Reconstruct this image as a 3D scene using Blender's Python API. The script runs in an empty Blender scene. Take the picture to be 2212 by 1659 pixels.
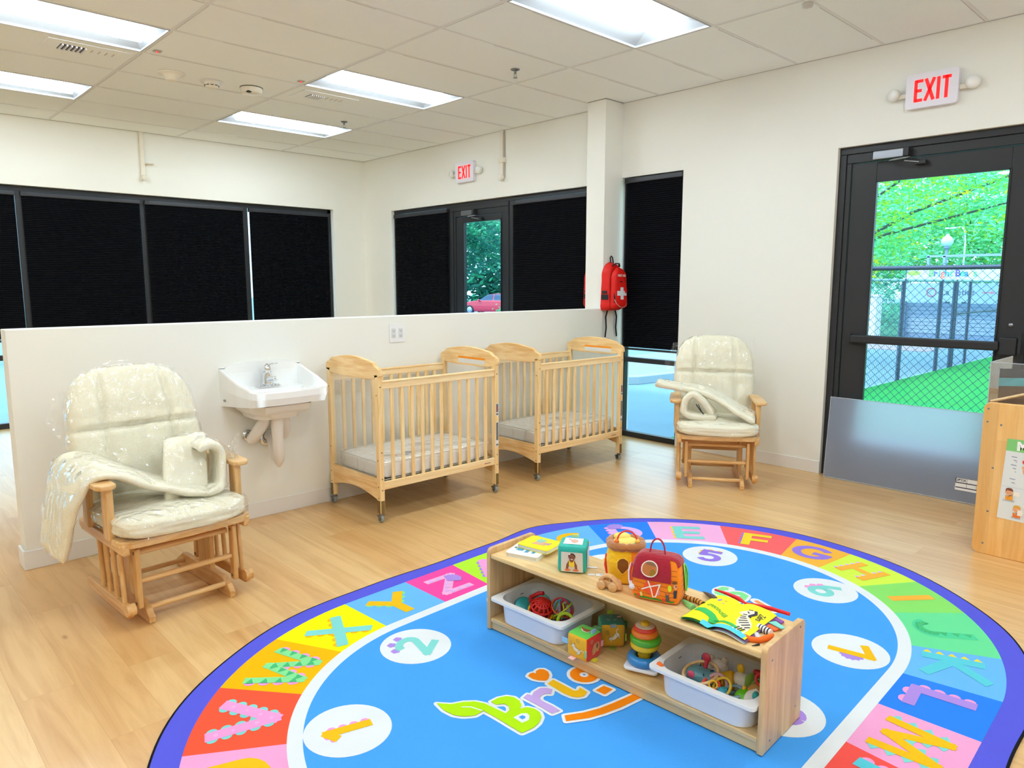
import bpy, math, random
from mathutils import Vector, Matrix, noise
PI = math.pi
random.seed(7)
SC = bpy.context.scene
COL = SC.collection

# ------------------------------------------------------------ camera, sky, sun, exposure
cam_d = bpy.data.cameras.new('camera')
cam = bpy.data.objects.new('camera', cam_d)
COL.objects.link(cam)
cam_d.sensor_fit = 'HORIZONTAL'
cam_d.sensor_width = 36.0
cam_d.lens = 1560.1 / 2212 * 36.0
cam_d.clip_start = 0.05
cam_d.clip_end = 300
cam.location = (0, 0, 1.45)
cam.rotation_euler = (math.radians(90 - 7.8646), 0, math.radians(46.472 - 90))
SC.camera = cam

world = bpy.data.worlds.new('sky')
SC.world = world
world.use_nodes = True
wn = world.node_tree.nodes
wl = world.node_tree.links
bg = wn['Background']
bg.inputs['Color'].default_value = (0.62, 0.86, 1.0, 1)
bg.inputs['Strength'].default_value = 3.4
LAMP = 31.0        # strength of the ceiling lamps' lenses

sun_d = bpy.data.lights.new('sun', 'SUN')
sun_d.energy = 3.2
sun_d.angle = math.radians(6)
sun_d.color = (1.0, 0.97, 0.86)
sun = bpy.data.objects.new('sun', sun_d)
COL.objects.link(sun)
sun.rotation_euler = (math.radians(38), 0, math.radians(-100))
sun.location = (0, 0, 12)

vs = SC.view_settings
SC.display_settings.display_device = 'sRGB'
vs.view_transform = 'Standard'
vs.look = 'None'
vs.exposure = 0.0
vs.gamma = 1.0
vs.use_curve_mapping = False
SC.cycles.max_bounces = 10
SC.cycles.diffuse_bounces = 5
SC.cycles.glossy_bounces = 4
SC.cycles.transmission_bounces = 8
SC.cycles.transparent_max_bounces = 24
SC.cycles.caustics_reflective = False
SC.cycles.caustics_refractive = False
SC.cycles.sample_clamp_indirect = 6.0
SC.cycles.use_adaptive_sampling = True
SC.cycles.adaptive_threshold = 0.05

# ------------------------------------------------------------ materials
def lin(h):
    if isinstance(h, str):
        h = tuple(int(h[i:i + 2], 16) for i in (0, 2, 4))
    o = []
    for c in h[:3]:
        c = c / 255.0
        o.append(c / 12.92 if c <= .04045 else ((c + .055) / 1.055) ** 2.4)
    return (o[0], o[1], o[2], 1)

MATS = {}
def mat(name, color='cccccc', rough=.5, metal=0, bump=0, bscale=60, coat=0, sheen=0, spec=.5, var=0, vscale=4):
    if name in MATS:
        return MATS[name]
    m = bpy.data.materials.new(name)
    m.use_nodes = True
    nt = m.node_tree
    p = nt.nodes['Principled BSDF']
    c = lin(color)
    p.inputs['Base Color'].default_value = c
    p.inputs['Roughness'].default_value = rough
    p.inputs['Metallic'].default_value = metal
    p.inputs['Coat Weight'].default_value = coat
    p.inputs['Sheen Weight'].default_value = sheen
    p.inputs['Specular IOR Level'].default_value = spec
    if var or bump:
        tc = nt.nodes.new('ShaderNodeTexCoord')
    if var:
        n = nt.nodes.new('ShaderNodeTexNoise')
        n.inputs['Scale'].default_value = vscale
        n.inputs['Detail'].default_value = 4
        nt.links.new(tc.outputs['Object'], n.inputs['Vector'])
        mx = nt.nodes.new('ShaderNodeMix')
        mx.data_type = 'RGBA'
        mx.inputs[6].default_value = tuple(v * (1 - var) for v in c[:3]) + (1,)
        mx.inputs[7].default_value = tuple(min(1, v * (1 + var)) for v in c[:3]) + (1,)
        nt.links.new(n.outputs['Fac'], mx.inputs[0])
        nt.links.new(mx.outputs[2], p.inputs['Base Color'])
    if bump:
        n = nt.nodes.new('ShaderNodeTexNoise')
        n.inputs['Scale'].default_value = bscale
        n.inputs['Detail'].default_value = 3
        nt.links.new(tc.outputs['Object'], n.inputs['Vector'])
        b = nt.nodes.new('ShaderNodeBump')
        b.inputs['Strength'].default_value = bump
        b.inputs['Distance'].default_value = .004
        nt.links.new(n.outputs['Fac'], b.inputs['Height'])
        nt.links.new(b.outputs['Normal'], p.inputs['Normal'])
    MATS[name] = m
    return m

def C(h, rough=.6, **k):
    """a plain colour"""
    return mat('paint_' + h + ('' if rough == .6 else '_%g' % rough), h, rough, **k)

def wood(name, a, b, axis=0, rough=.38, scale=1.0, staves=0.0):
    """pale timber; the grain runs along local axis 0, 1 or 2; staves = width of the glued strips"""
    if name in MATS:
        return MATS[name]
    m = bpy.data.materials.new(name)
    m.use_nodes = True
    nt = m.node_tree
    N, L = nt.nodes, nt.links
    p = N['Principled BSDF']
    p.inputs['Roughness'].default_value = rough
    p.inputs['Coat Weight'].default_value = .15
    p.inputs['Coat Roughness'].default_value = .25
    tc = N.new('ShaderNodeTexCoord')
    mp = N.new('ShaderNodeMapping')
    s = [14 * scale] * 3
    s[axis] = 1.3 * scale
    mp.inputs['Scale'].default_value = s
    L.new(tc.outputs['Object'], mp.inputs['Vector'])
    n = N.new('ShaderNodeTexNoise')
    n.inputs['Scale'].default_value = 1.6
    n.inputs['Detail'].default_value = 6
    n.inputs['Roughness'].default_value = .62
    n.inputs['Distortion'].default_value = 1.2
    L.new(mp.outputs['Vector'], n.inputs['Vector'])
    r = N.new('ShaderNodeValToRGB')
    r.color_ramp.elements[0].position = .32
    r.color_ramp.elements[0].color = lin(b)
    r.color_ramp.elements[1].position = .62
    r.color_ramp.elements[1].color = lin(a)
    L.new(n.outputs['Fac'], r.inputs['Fac'])
    out = r.outputs['Color']
    if staves:
        sp = N.new('ShaderNodeSeparateXYZ')
        L.new(tc.outputs['Object'], sp.inputs[0])
        other = [i for i in (0, 1, 2) if i != axis]
        cb = N.new('ShaderNodeCombineXYZ')
        L.new(sp.outputs[axis], cb.inputs[0])
        ad = N.new('ShaderNodeMath'); ad.operation = 'ADD'
        L.new(sp.outputs[other[0]], ad.inputs[0]); L.new(sp.outputs[other[1]], ad.inputs[1])
        L.new(ad.outputs[0], cb.inputs[1])
        bk = N.new('ShaderNodeTexBrick')
        bk.inputs['Scale'].default_value = 1
        bk.inputs['Brick Width'].default_value = .42
        bk.inputs['Row Height'].default_value = staves
        bk.inputs['Mortar Size'].default_value = .0003
        bk.inputs['Color1'].default_value = (.74, .66, .56, 1)
        bk.inputs['Color2'].default_value = (1, 1, 1, 1)
        bk.inputs['Mortar'].default_value = (.6, .5, .4, 1)
        L.new(cb.outputs[0], bk.inputs['Vector'])
        mu = N.new('ShaderNodeMix'); mu.data_type = 'RGBA'; mu.blend_type = 'MULTIPLY'
        mu.inputs[0].default_value = .55
        L.new(out, mu.inputs[6]); L.new(bk.outputs['Color'], mu.inputs[7])
        out = mu.outputs[2]
    L.new(out, p.inputs['Base Color'])
    MATS[name] = m
    return m

def glassy(name, tint, gloss=.12, rough=.02, bump=0, bscale=30, white=0.0):
    """thin clear sheet: mostly transparent, with a mirror share that grows at grazing angles"""
    if name in MATS:
        return MATS[name]
    m = bpy.data.materials.new(name)
    m.use_nodes = True
    nt = m.node_tree
    N, L = nt.nodes, nt.links
    N.remove(N['Principled BSDF'])
    out = N['Material Output']
    t = N.new('ShaderNodeBsdfTransparent')
    t.inputs['Color'].default_value = tint + (1,)
    g = N.new('ShaderNodeBsdfGlossy')
    g.inputs['Roughness'].default_value = rough
    g.inputs['Color'].default_value = (1, 1, 1, 1)
    lw = N.new('ShaderNodeLayerWeight')
    lw.inputs['Blend'].default_value = .5
    pw = N.new('ShaderNodeMath'); pw.operation = 'POWER'; pw.inputs[1].default_value = 3.0
    L.new(lw.outputs['Facing'], pw.inputs[0])
    ma = N.new('ShaderNodeMath'); ma.operation = 'MULTIPLY_ADD'
    ma.inputs[1].default_value = .5; ma.inputs[2].default_value = gloss * (.15 if bump else .4)
    L.new(pw.outputs[0], ma.inputs[0])
    mx = N.new('ShaderNodeMixShader')
    L.new(ma.outputs[0], mx.inputs[0])
    L.new(t.outputs[0], mx.inputs[1])
    L.new(g.outputs[0], mx.inputs[2])
    last = mx.outputs[0]
    if white:
        d = N.new('ShaderNodeBsdfDiffuse')
        d.inputs['Color'].default_value = (.9, .93, .97, 1)
        m2 = N.new('ShaderNodeMixShader')
        m2.inputs[0].default_value = white
        L.new(last, m2.inputs[1]); L.new(d.outputs[0], m2.inputs[2])
        last = m2.outputs[0]
    if bump:
        tc = N.new('ShaderNodeTexCoord')
        n = N.new('ShaderNodeTexNoise')
        n.inputs['Scale'].default_value = 7
        n.inputs['Detail'].default_value = 3
        L.new(tc.outputs['Object'], n.inputs['Vector'])
        sc_ = N.new('ShaderNodeVectorMath'); sc_.operation = 'SCALE'; sc_.inputs['Scale'].default_value = .12
        L.new(n.outputs['Color'], sc_.inputs[0])
        ad = N.new('ShaderNodeVectorMath'); ad.operation = 'ADD'
        L.new(tc.outputs['Object'], ad.inputs[0]); L.new(sc_.outputs[0], ad.inputs[1])
        mp = N.new('ShaderNodeMapping'); mp.inputs['Scale'].default_value = (1.5, 1.5, .7)
        L.new(ad.outputs[0], mp.inputs['Vector'])
        vo = N.new('ShaderNodeTexVoronoi'); vo.inputs['Scale'].default_value = bscale
        L.new(mp.outputs['Vector'], vo.inputs['Vector'])
        b = N.new('ShaderNodeBump')
        b.inputs['Strength'].default_value = bump
        b.inputs['Distance'].default_value = .02
        L.new(vo.outputs['Distance'], b.inputs['Height'])
        L.new(b.outputs['Normal'], lw.inputs['Normal'])
        L.new(b.outputs['Normal'], g.inputs['Normal'])
    L.new(last, out.inputs['Surface'])
    MATS[name] = m
    return m

def emit(name, color, strength):
    if name in MATS:
        return MATS[name]
    m = bpy.data.materials.new(name)
    m.use_nodes = True
    p = m.node_tree.nodes['Principled BSDF']
    p.inputs['Base Color'].default_value = lin(color)
    p.inputs['Emission Color'].default_value = lin(color)
    p.inputs['Emission Strength'].default_value = strength
    MATS[name] = m
    return m

# ------------------------------------------------------------ mesh builder
def frame(o, ex, ey):
    """4x4 with x=ex, y=ey, z=ex x ey at o"""
    ex = Vector(ex).normalized(); ey = Vector(ey).normalized(); ez = ex.cross(ey)
    M = Matrix((ex, ey, ez)).transposed().to_4x4()
    M.translation = Vector(o)
    return M

def RZ(a): return Matrix.Rotation(a, 4, 'Z')
def RX(a): return Matrix.Rotation(a, 4, 'X')
def RY(a): return Matrix.Rotation(a, 4, 'Y')
def T(x, y, z): return Matrix.Translation((x, y, z))
I4 = Matrix.Identity(4)

class MB:
    def __init__(s, M=None):
        s.V = []; s.F = []; s.MI = []; s.SM = []; s.M = M or I4; s.step = None
    def add(s, vs_, fs, m=0, smooth=False, M=None):
        k = len(s.V); A = s.M @ M if M is not None else s.M
        s.V += [tuple(A @ Vector(v)) for v in vs_]
        for f in fs:
            s.F.append(tuple(i + k for i in f)); s.MI.append(m); s.SM.append(smooth)
        return s
    def box(s, a, b, m=0, M=None):
        (x0, y0, z0), (x1, y1, z1) = a, b
        v = [(x0, y0, z0), (x1, y0, z0), (x1, y1, z0), (x0, y1, z0), (x0, y0, z1), (x1, y0, z1), (x1, y1, z1), (x0, y1, z1)]
        return s.add(v, [(0, 3, 2, 1), (4, 5, 6, 7), (0, 1, 5, 4), (1, 2, 6, 5), (2, 3, 7, 6), (3, 0, 4, 7)], m, False, M)
    def cbox(s, c, d, m=0, M=None):
        return s.box([c[i] - d[i] / 2 for i in range(3)], [c[i] + d[i] / 2 for i in range(3)], m, M)
    def prism(s, poly, h0, h1, m=0, M=None, smooth=False):
        """polygon in xy, from z=h0 to z=h1"""
        n = len(poly)
        v = [(p[0], p[1], h0) for p in poly] + [(p[0], p[1], h1) for p in poly]
        ar = sum(poly[i][0] * poly[(i + 1) % n][1] - poly[(i + 1) % n][0] * poly[i][1] for i in range(n))
        f = [tuple(range(n))[::-1], tuple(range(n, 2 * n))]
        for i in range(n):
            j = (i + 1) % n
            f.append((i, j, n + j, n + i))
        if ar < 0:
            f = [x[::-1] for x in f]
        s.add(v, f, m, False, M)
        if smooth:
            for i in range(n): s.SM[-1 - i] = True
        return s
    def poly(s, pts, m=0, M=None):
        return s.add(pts, [tuple(range(len(pts)))], m, False, M)
    def tube(s, pts, r, n=8, m=0, closed=False, M=None, smooth=True, flat=1.0):
        pts = [Vector(p) for p in pts]
        N_ = len(pts)
        rr = r if isinstance(r, (list, tuple)) else [r] * N_
        v = []; f = []
        up = None
        for i, p in enumerate(pts):
            a = pts[(i - 1) % N_] if (i or closed) else p
            b = pts[(i + 1) % N_] if (i < N_ - 1 or closed) else p
            t = (b - a)
            t = t.normalized() if t.length > 1e-9 else Vector((0, 0, 1))
            if up is None:
                up = Vector((0, 0, 1)) if abs(t.z) < .9 else Vector((1, 0, 0))
            x = t.cross(up)
            if x.length < 1e-6: x = t.orthogonal()
            x.normalize(); y = x.cross(t).normalized(); up = y
            for k in range(n):
                an = 2 * PI * k / n
                v.append(p + x * (math.cos(an) * rr[i]) + y * (math.sin(an) * rr[i] * flat))
        seg = N_ if closed else N_ - 1
        for i in range(seg):
            j = (i + 1) % N_
            for k in range(n):
                l = (k + 1) % n
                f.append((i * n + k, i * n + l, j * n + l, j * n + k))
        s.add(v, f, m, smooth, M)
        if not closed:
            s.add(v[:n], [tuple(range(n))[::-1]], m, False, M)
            s.add(v[-n:], [tuple(range(n))], m, False, M)
        return s
    def cyl(s, p, q, r, n=16, m=0, r2=None, M=None):
        return s.tube([p, q], [r, r if r2 is None else r2], n, m, False, M)
    def lathe(s, prof, n=24, m=0, M=None, smooth=True):
        v = []; f = []
        for (r, z) in prof:
            for k in range(n):
                a = 2 * PI * k / n
                v.append((r * math.cos(a), r * math.sin(a), z))
        for i in range(len(prof) - 1):
            for k in range(n):
                l = (k + 1) % n
                f.append((i * n + k, i * n + l, (i + 1) * n + l, (i + 1) * n + k))
        return s.add(v, f, m, smooth, M)
    def ell(s, c, r, m=0, n=16, M=None):
        if not isinstance(r, (list, tuple)): r = (r, r, r)
        prof = [(math.sin(PI * i / (n // 2)), -math.cos(PI * i / (n // 2))) for i in range(n // 2 + 1)]
        A = T(*c) @ Matrix.Diagonal((r[0], r[1], r[2], 1))
        if M is not None: A = M @ A
        return s.lathe(prof, n, m, A)
    def torus(s, c, R, r, m=0, n=28, k=10, M=None, flat=1.0, a0=0, a1=2 * PI):
        full = abs(a1 - a0 - 2 * PI) < 1e-6
        cnt = n if full else n + 1
        pts = [(c[0] + R * math.cos(a0 + (a1 - a0) * i / n), c[1] + R * math.sin(a0 + (a1 - a0) * i / n), c[2]) for i in range(cnt)]
        return s.tube(pts, r, k, m, full, M, True, flat)
    def grid(s, fn, nu, nv, m=0, M=None, smooth=True, cu=False, mfn=None):
        v = []; 
        NU = nu if cu else nu + 1
        for j in range(nv + 1):
            for i in range(NU):
                v.append(fn(i / nu, j / nv))
        k0 = len(s.F)
        f = []
        for j in range(nv):
            for i in range(nu):
                a = j * NU + i; b = j * NU + (i + 1) % NU
                f.append((a, b, b + NU, a + NU))
        s.add(v, f, m, smooth, M)
        if mfn:
            q = 0
            for j in range(nv):
                for i in range(nu):
                    s.MI[k0 + q] = mfn((i + .5) / nu, (j + .5) / nv); q += 1
        return s
    def stroke(s, pts, w, m=0, fn=None, closed=False):
        """flat mitred ribbon along a 2-D polyline; fn maps (x, y) to 3-D"""
        P = [Vector((p[0], p[1])) for p in pts]
        n = len(P); L_ = []; R_ = []
        for i in range(n):
            a = P[(i - 1) % n] if (i or closed) else None
            b = P[(i + 1) % n] if (i < n - 1 or closed) else None
            d1 = (P[i] - a).normalized() if a is not None else None
            d2 = (b - P[i]).normalized() if b is not None else None
            if d1 is None: d1 = d2
            if d2 is None: d2 = d1
            t = d1 + d2
            t = t.normalized() if t.length > 1e-6 else d1
            nn = Vector((-t.y, t.x))
            c = nn.dot(Vector((-d1.y, d1.x)))
            if c < .72:      # a sharp corner: end this ribbon square and start a new one
                a_ = list(pts[:i + 1]); b_ = list(pts[i:])
                if not closed and 0 < i < n - 1:
                    e1 = P[i] + d1 * w * .42
                    s.stroke(a_[:-1] + [(e1.x, e1.y)], w, m, fn)
                    e2 = P[i] - d2 * w * .42
                    if s.step: s.step()
                    return s.stroke([(e2.x, e2.y)] + b_[1:], w, m, fn)
            c = max(.45, c)
            L_.append(P[i] + nn * (w / 2 / c)); R_.append(P[i] - nn * (w / 2 / c))
        fn = fn or (lambda x, y: (x, y, 0))
        v = [fn(p.x, p.y) for p in L_] + [fn(p.x, p.y) for p in R_]
        f = []
        for i in range(n if closed else n - 1):
            j = (i + 1) % n
            f.append((i, n + i, n + j, j))
        return s.add(v, f, m)
    def build(s, name, mats, parent=None, bevel=0, seg=2, sub=0, solid=0, auto=False):
        me = bpy.data.meshes.new(name)
        me.from_pydata(s.V, [], s.F)
        if not isinstance(mats, (list, tuple)): mats = [mats]
        for m in mats: me.materials.append(m)
        me.polygons.foreach_set('material_index', s.MI)
        me.polygons.foreach_set('use_smooth', s.SM)
        me.update()
        o = bpy.data.objects.new(name, me)
        COL.objects.link(o)
        if parent is not None: o.parent = parent
        if bevel:
            b = o.modifiers.new('bevel', 'BEVEL')
            b.width = bevel; b.segments = seg; b.limit_method = 'ANGLE'; b.angle_limit = math.radians(40)
            b.harden_normals = False
        if solid:
            b = o.modifiers.new('solid', 'SOLIDIFY'); b.thickness = solid; b.offset = 0
        if sub:
            b = o.modifiers.new('sub', 'SUBSURF'); b.levels = sub; b.render_levels = sub
        return o

def tag(o, label=None, cat=None, group=None, kind=None):
    if label: o['label'] = label
    if cat: o['category'] = cat
    if group: o['group'] = group
    if kind: o['kind'] = kind
    return o

def thing(name, label, cat, loc=(0, 0, 0), rz=0, group=None):
    o = bpy.data.objects.new(name, None)
    COL.objects.link(o)
    o.empty_display_size = .1
    o.location = loc
    o.rotation_euler = (0, 0, rz)
    return tag(o, label, cat, group)

def root(name, loc=(0, 0, 0), rz=0):
    return tag(thing(name, None, None, loc, rz), kind='structure')

def dup(o, parent=None):
    c = o.copy()
    COL.objects.link(c)
    if parent is not None: c.parent = parent
    for ch in [x for x in DUPKIDS.get(o.name, [])]:
        dup(ch, c)
    return c
DUPKIDS = {}
def copy_thing(o, loc, rz, label, group=None):
    kids = {}
    for x in bpy.data.objects:
        if x.parent is not None:
            kids.setdefault(x.parent.name, []).append(x)
    DUPKIDS.clear(); DUPKIDS.update(kids)
    c = dup(o)
    c.location = loc; c.rotation_euler = (0, 0, rz)
    c['label'] = label
    if group: c['group'] = group
    return c

def text2d(s, size, off=0.0, align='CENTER', spacing=1.0):
    cu = bpy.data.curves.new('t', 'FONT')
    cu.body = s; cu.size = size; cu.align_x = align; cu.align_y = 'CENTER'
    cu.offset = off; cu.resolution_u = 3; cu.space_character = spacing
    ob = bpy.data.objects.new('t', cu)
    COL.objects.link(ob)
    dg = bpy.context.evaluated_depsgraph_get()
    me = bpy.data.meshes.new_from_object(ob.evaluated_get(dg))
    v = [tuple(x.co) for x in me.vertices]
    f = [tuple(p.vertices) for p in me.polygons]
    bpy.data.objects.remove(ob); bpy.data.curves.remove(cu); bpy.data.meshes.remove(me)
    return v, f

def put_text(mb, s, size, M, m=0, off=0.0, sx=1.0, align='CENTER'):
    v, f = text2d(s, size, off, align)
    mb.add([(a * sx, b, c) for a, b, c in v], f, m, False, M)

def circle(cx, cy, r, n=20, ry=None, a0=0, a1=2 * PI, rot=0):
    ry = ry or r
    out = []
    full = abs(a1 - a0 - 2 * PI) < 1e-6
    for i in range(n if full else n + 1):
        a = a0 + (a1 - a0) * i / n
        x, y = r * math.cos(a), ry * math.sin(a)
        out.append((cx + x * math.cos(rot) - y * math.sin(rot), cy + x * math.sin(rot) + y * math.cos(rot)))
    return out

def rrect(x0, y0, x1, y1, r, n=4):
    P = []
    for cx, cy, a in ((x1 - r, y1 - r, 0), (x0 + r, y1 - r, PI / 2), (x0 + r, y0 + r, PI), (x1 - r, y0 + r, 1.5 * PI)):
        for i in range(n + 1):
            b = a + PI / 2 * i / n
            P.append((cx + r * math.cos(b), cy + r * math.sin(b)))
    return P

# ============================================================ THE ROOM
H = 3.08
XR = 5.46      # inner face of the right wall
YL = 8.65      # inner face of the window wall
YH = 4.27      # near face of the half wall
X0, Y0 = -4.35, -4.05

m_wall = mat('wall_paint', 'f0f0ea', .75, bump=.06, bscale=180, spec=.25)
m_base = mat('baseboard_vinyl', 'ecebea', .45)
m_black = mat('black_aluminium', '2a2c30', .42, spec=.4)
m_shade = mat('black_pleated_fabric', '0d0f16', .8, spec=.15)
m_glass = glassy('window_glass', (.86, .95, .99), .06)
m_steel = mat('brushed_steel', '8f9299', .3, 1)
m_chrome = mat('chrome', 'e3e6ea', .08, 1)
m_white = mat('white_plastic', 'f0f0f4', .4)

# floor: oak planks running away along y
def floor_mat():
    m = bpy.data.materials.new('oak_planks')
    m.use_nodes = True
    nt = m.node_tree; N, L = nt.nodes, nt.links
    p = N['Principled BSDF']
    tc = N.new('ShaderNodeTexCoord')
    mp = N.new('ShaderNodeMapping'); mp.inputs['Rotation'].default_value = (0, 0, PI / 2)
    L.new(tc.outputs['Object'], mp.inputs['Vector'])
    bk = N.new('ShaderNodeTexBrick')
    bk.offset = .37; bk.offset_frequency = 2
    bk.inputs['Scale'].default_value = 1
    bk.inputs['Brick Width'].default_value = 1.22
    bk.inputs['Row Height'].default_value = .18
    bk.inputs['Mortar Size'].default_value = .0007
    bk.inputs['Mortar Smooth'].default_value = .6
    bk.inputs['Bias'].default_value = 0
    bk.inputs['Color1'].default_value = lin('dcab6d')
    bk.inputs['Color2'].default_value = lin('e8c084')
    bk.inputs['Mortar'].default_value = lin('bf8d52')
    L.new(mp.outputs['Vector'], bk.inputs['Vector'])
    # grain
    # every plank gets its own piece of grain: shift the grain sideways by plank colour
    gm = N.new('ShaderNodeMapping'); gm.inputs['Scale'].default_value = (11, .85, 1)
    L.new(tc.outputs['Object'], gm.inputs['Vector'])
    ad = N.new('ShaderNodeVectorMath'); ad.operation = 'ADD'
    sc = N.new('ShaderNodeVectorMath'); sc.operation = 'SCALE'; sc.inputs['Scale'].default_value = 60
    L.new(bk.outputs['Color'], sc.inputs[0])
    L.new(gm.outputs['Vector'], ad.inputs[0]); L.new(sc.outputs[0], ad.inputs[1])
    n1 = N.new('ShaderNodeTexNoise'); n1.inputs['Scale'].default_value = 1.3; n1.inputs['Detail'].default_value = 8
    n1.inputs['Roughness'].default_value = .6; n1.inputs['Distortion'].default_value = 1.1
    L.new(ad.outputs[0], n1.inputs['Vector'])
    r1 = N.new('ShaderNodeValToRGB')
    r1.color_ramp.elements[0].position = .30; r1.color_ramp.elements[0].color = (.66, .50, .33, 1)
    r1.color_ramp.elements[1].position = .58; r1.color_ramp.elements[1].color = (1, 1, 1, 1)
    L.new(n1.outputs['Fac'], r1.inputs['Fac'])
    mu = N.new('ShaderNodeMix'); mu.data_type = 'RGBA'; mu.blend_type = 'MULTIPLY'; mu.inputs[0].default_value = .55
    L.new(bk.outputs['Color'], mu.inputs[6]); L.new(r1.outputs['Color'], mu.inputs[7])
    # knots
    km = N.new('ShaderNodeMapping'); km.inputs['Scale'].default_value = (2.6, 1.1, 1)
    L.new(tc.outputs['Object'], km.inputs['Vector'])
    vo = N.new('ShaderNodeTexVoronoi'); vo.inputs['Scale'].default_value = 1.7
    L.new(km.outputs['Vector'], vo.inputs['Vector'])
    kr = N.new('ShaderNodeValToRGB')
    kr.color_ramp.elements[0].position = .02; kr.color_ramp.elements[0].color = (.45, .30, .2, 1)
    kr.color_ramp.elements[1].position = .06; kr.color_ramp.elements[1].color = (1, 1, 1, 1)
    L.new(vo.outputs['Distance'], kr.inputs['Fac'])
    m2 = N.new('ShaderNodeMix'); m2.data_type = 'RGBA'; m2.blend_type = 'MULTIPLY'; m2.inputs[0].default_value = .7
    L.new(mu.outputs[2], m2.inputs[6]); L.new(kr.outputs['Color'], m2.inputs[7])
    L.new(m2.outputs[2], p.inputs['Base Color'])
    p.inputs['Roughness'].default_value = .34
    p.inputs['Coat Weight'].default_value = .35
    p.inputs['Coat Roughness'].default_value = .22
    p.inputs['Coat IOR'].default_value = 1.6
    p.inputs['Specular IOR Level'].default_value = .62
    return m

def structure(mb, name, m, parent=None, **k):
    o = mb.build(name, m, parent, **k)
    if parent is None: tag(o, kind='structure')
    return o

structure(MB().box((X0, Y0, -.1), (XR + .16, YL + .2, 0)), 'floor', floor_mat())

def wall_boxes(mb, fixed0, fixed1, axis, a0, a1, holes):
    """a wall along axis ('x' or 'y') from a0 to a1 with holes (h0, h1, z0, z1)"""
    def B(u0, u1, z0, z1):
        if u1 - u0 < 1e-5 or z1 - z0 < 1e-5: return
        if axis == 'x': mb.box((u0, fixed0, z0), (u1, fixed1, z1))
        else: mb.box((fixed0, u0, z0), (fixed1, u1, z1))
    u = a0
    for h0, h1, z0, z1 in sorted(holes):
        B(u, h0, 0, H + .12); B(h0, h1, 0, z0); B(h0, h1, z1, H + .12); u = h1
    B(u, a1, 0, H + .12)

NW = (3.615, 4.27, 0.0, 2.42)      # narrow window (y0, y1, z0, z1)
D1 = (.985, 2.305, 0.0, 2.43)      # near door
FD = (4.70, 8.02, 0.0, 2.39)       # far door with its side windows
mb = MB(); wall_boxes(mb, XR, XR + .16, 'y', Y0, YL + .16, [NW, D1, FD])
structure(mb, 'wall_right', m_wall)
LW = (-2.1, 4.98, 0.0, 2.42)
mb = MB(); wall_boxes(mb, YL, YL + .16, 'x', X0, XR, [LW])
structure(mb, 'wall_left', m_wall)
structure(MB().box((X0 - .15, Y0, 0), (X0, YL + .16, H + .12)), 'wall_back', m_wall)
structure(MB().box((X0, Y0 - .15, 0), (XR + .16, Y0, H + .12)), 'wall_front', m_wall)
structure(MB().box((.635, YH, 0), (5.205, YH + .125, 1.228)), 'wall_half', m_wall, bevel=.004)
structure(MB().box((5.205, YH, 0), (XR, YH + .21, H)), 'wall_column', m_wall)

mb = MB().box((.629, YH - .006, 0), (XR - .0, YH - .0005, .10)).box((.622, YH - .006, 0), (.6345, YH + .131, .10))
structure(mb, 'baseboard_half', m_base, bevel=.003)
mb = MB().box((XR - .007, 2.305, 0), (XR - .0005, 3.615, .10)).box((XR - .007, Y0, 0), (XR - .0005, .985, .10))
mb.box((XR - .007, YH + .21, 0), (XR - .0005, 4.70, .10)).box((XR - .007, 8.02, 0), (XR - .0005, YL, .10))
structure(mb, 'baseboard_right', m_base, bevel=.003)
structure(MB().box((4.98, YL - .007, 0), (XR, YL - .0005, .10)), 'baseboard_left', m_base, bevel=.003)

# ---- ceiling of 2x4 lay-in tiles in a T-grid, open where the lamps sit
m_tile = mat('ceiling_tile', 'f5faff', .9, bump=.25, bscale=220, spec=.1, var=.03, vscale=.8)
m_tbar = mat('ceiling_grid_bar', 'e6e8ec', .6)
m_gap = mat('ceiling_gap', '7e7a74', .9)
xs = [1.81 + 1.235 * k for k in range(-5, 4)]
ys = [5.10 + .613 * k for k in range(-15, 7)]
xs = [X0] + [x for x in xs if X0 + .05 < x < XR - .05] + [XR]
ys = [Y0] + [y for y in ys if Y0 + .05 < y < YL - .05] + [YL]
LAMPC = [(.575, 2.648), (3.045, 2.648), (.575, 5.10), (3.045, 5.10), (.575, 6.939), (3.045, 6.939),
         (.575, .196), (3.045, .196), (-1.895, .196), (-1.895, 2.648), (-1.895, 5.10), (.575, -2.256), (3.045, -2.256), (-1.895, -2.256)]
def is_lamp(x, y):
    return any(abs(x - a) < .1 and abs(y - b) < .1 for a, b in LAMPC)
mb = MB()
for i in range(len(xs) - 1):
    for j in range(len(ys) - 1):
        if is_lamp(xs[i], ys[j]): continue
        mb.box((xs[i] + .011, ys[j] + .011, H + .0015), (xs[i + 1] - .011, ys[j + 1] - .011, H + .03))
mb.box((X0 - .15, Y0 - .15, H + .12), (XR + .16, YL + .16, H + .3))
for x in xs: mb.box((x - .0115, Y0, H - .001), (x + .0115, YL, H + .02), 1)
for y in ys:
    for i in range(len(xs) - 1):
        mb.box((xs[i] + .0115, y - .0105, H), (xs[i + 1] - .0115, y + .0105, H + .02), 1)
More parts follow.
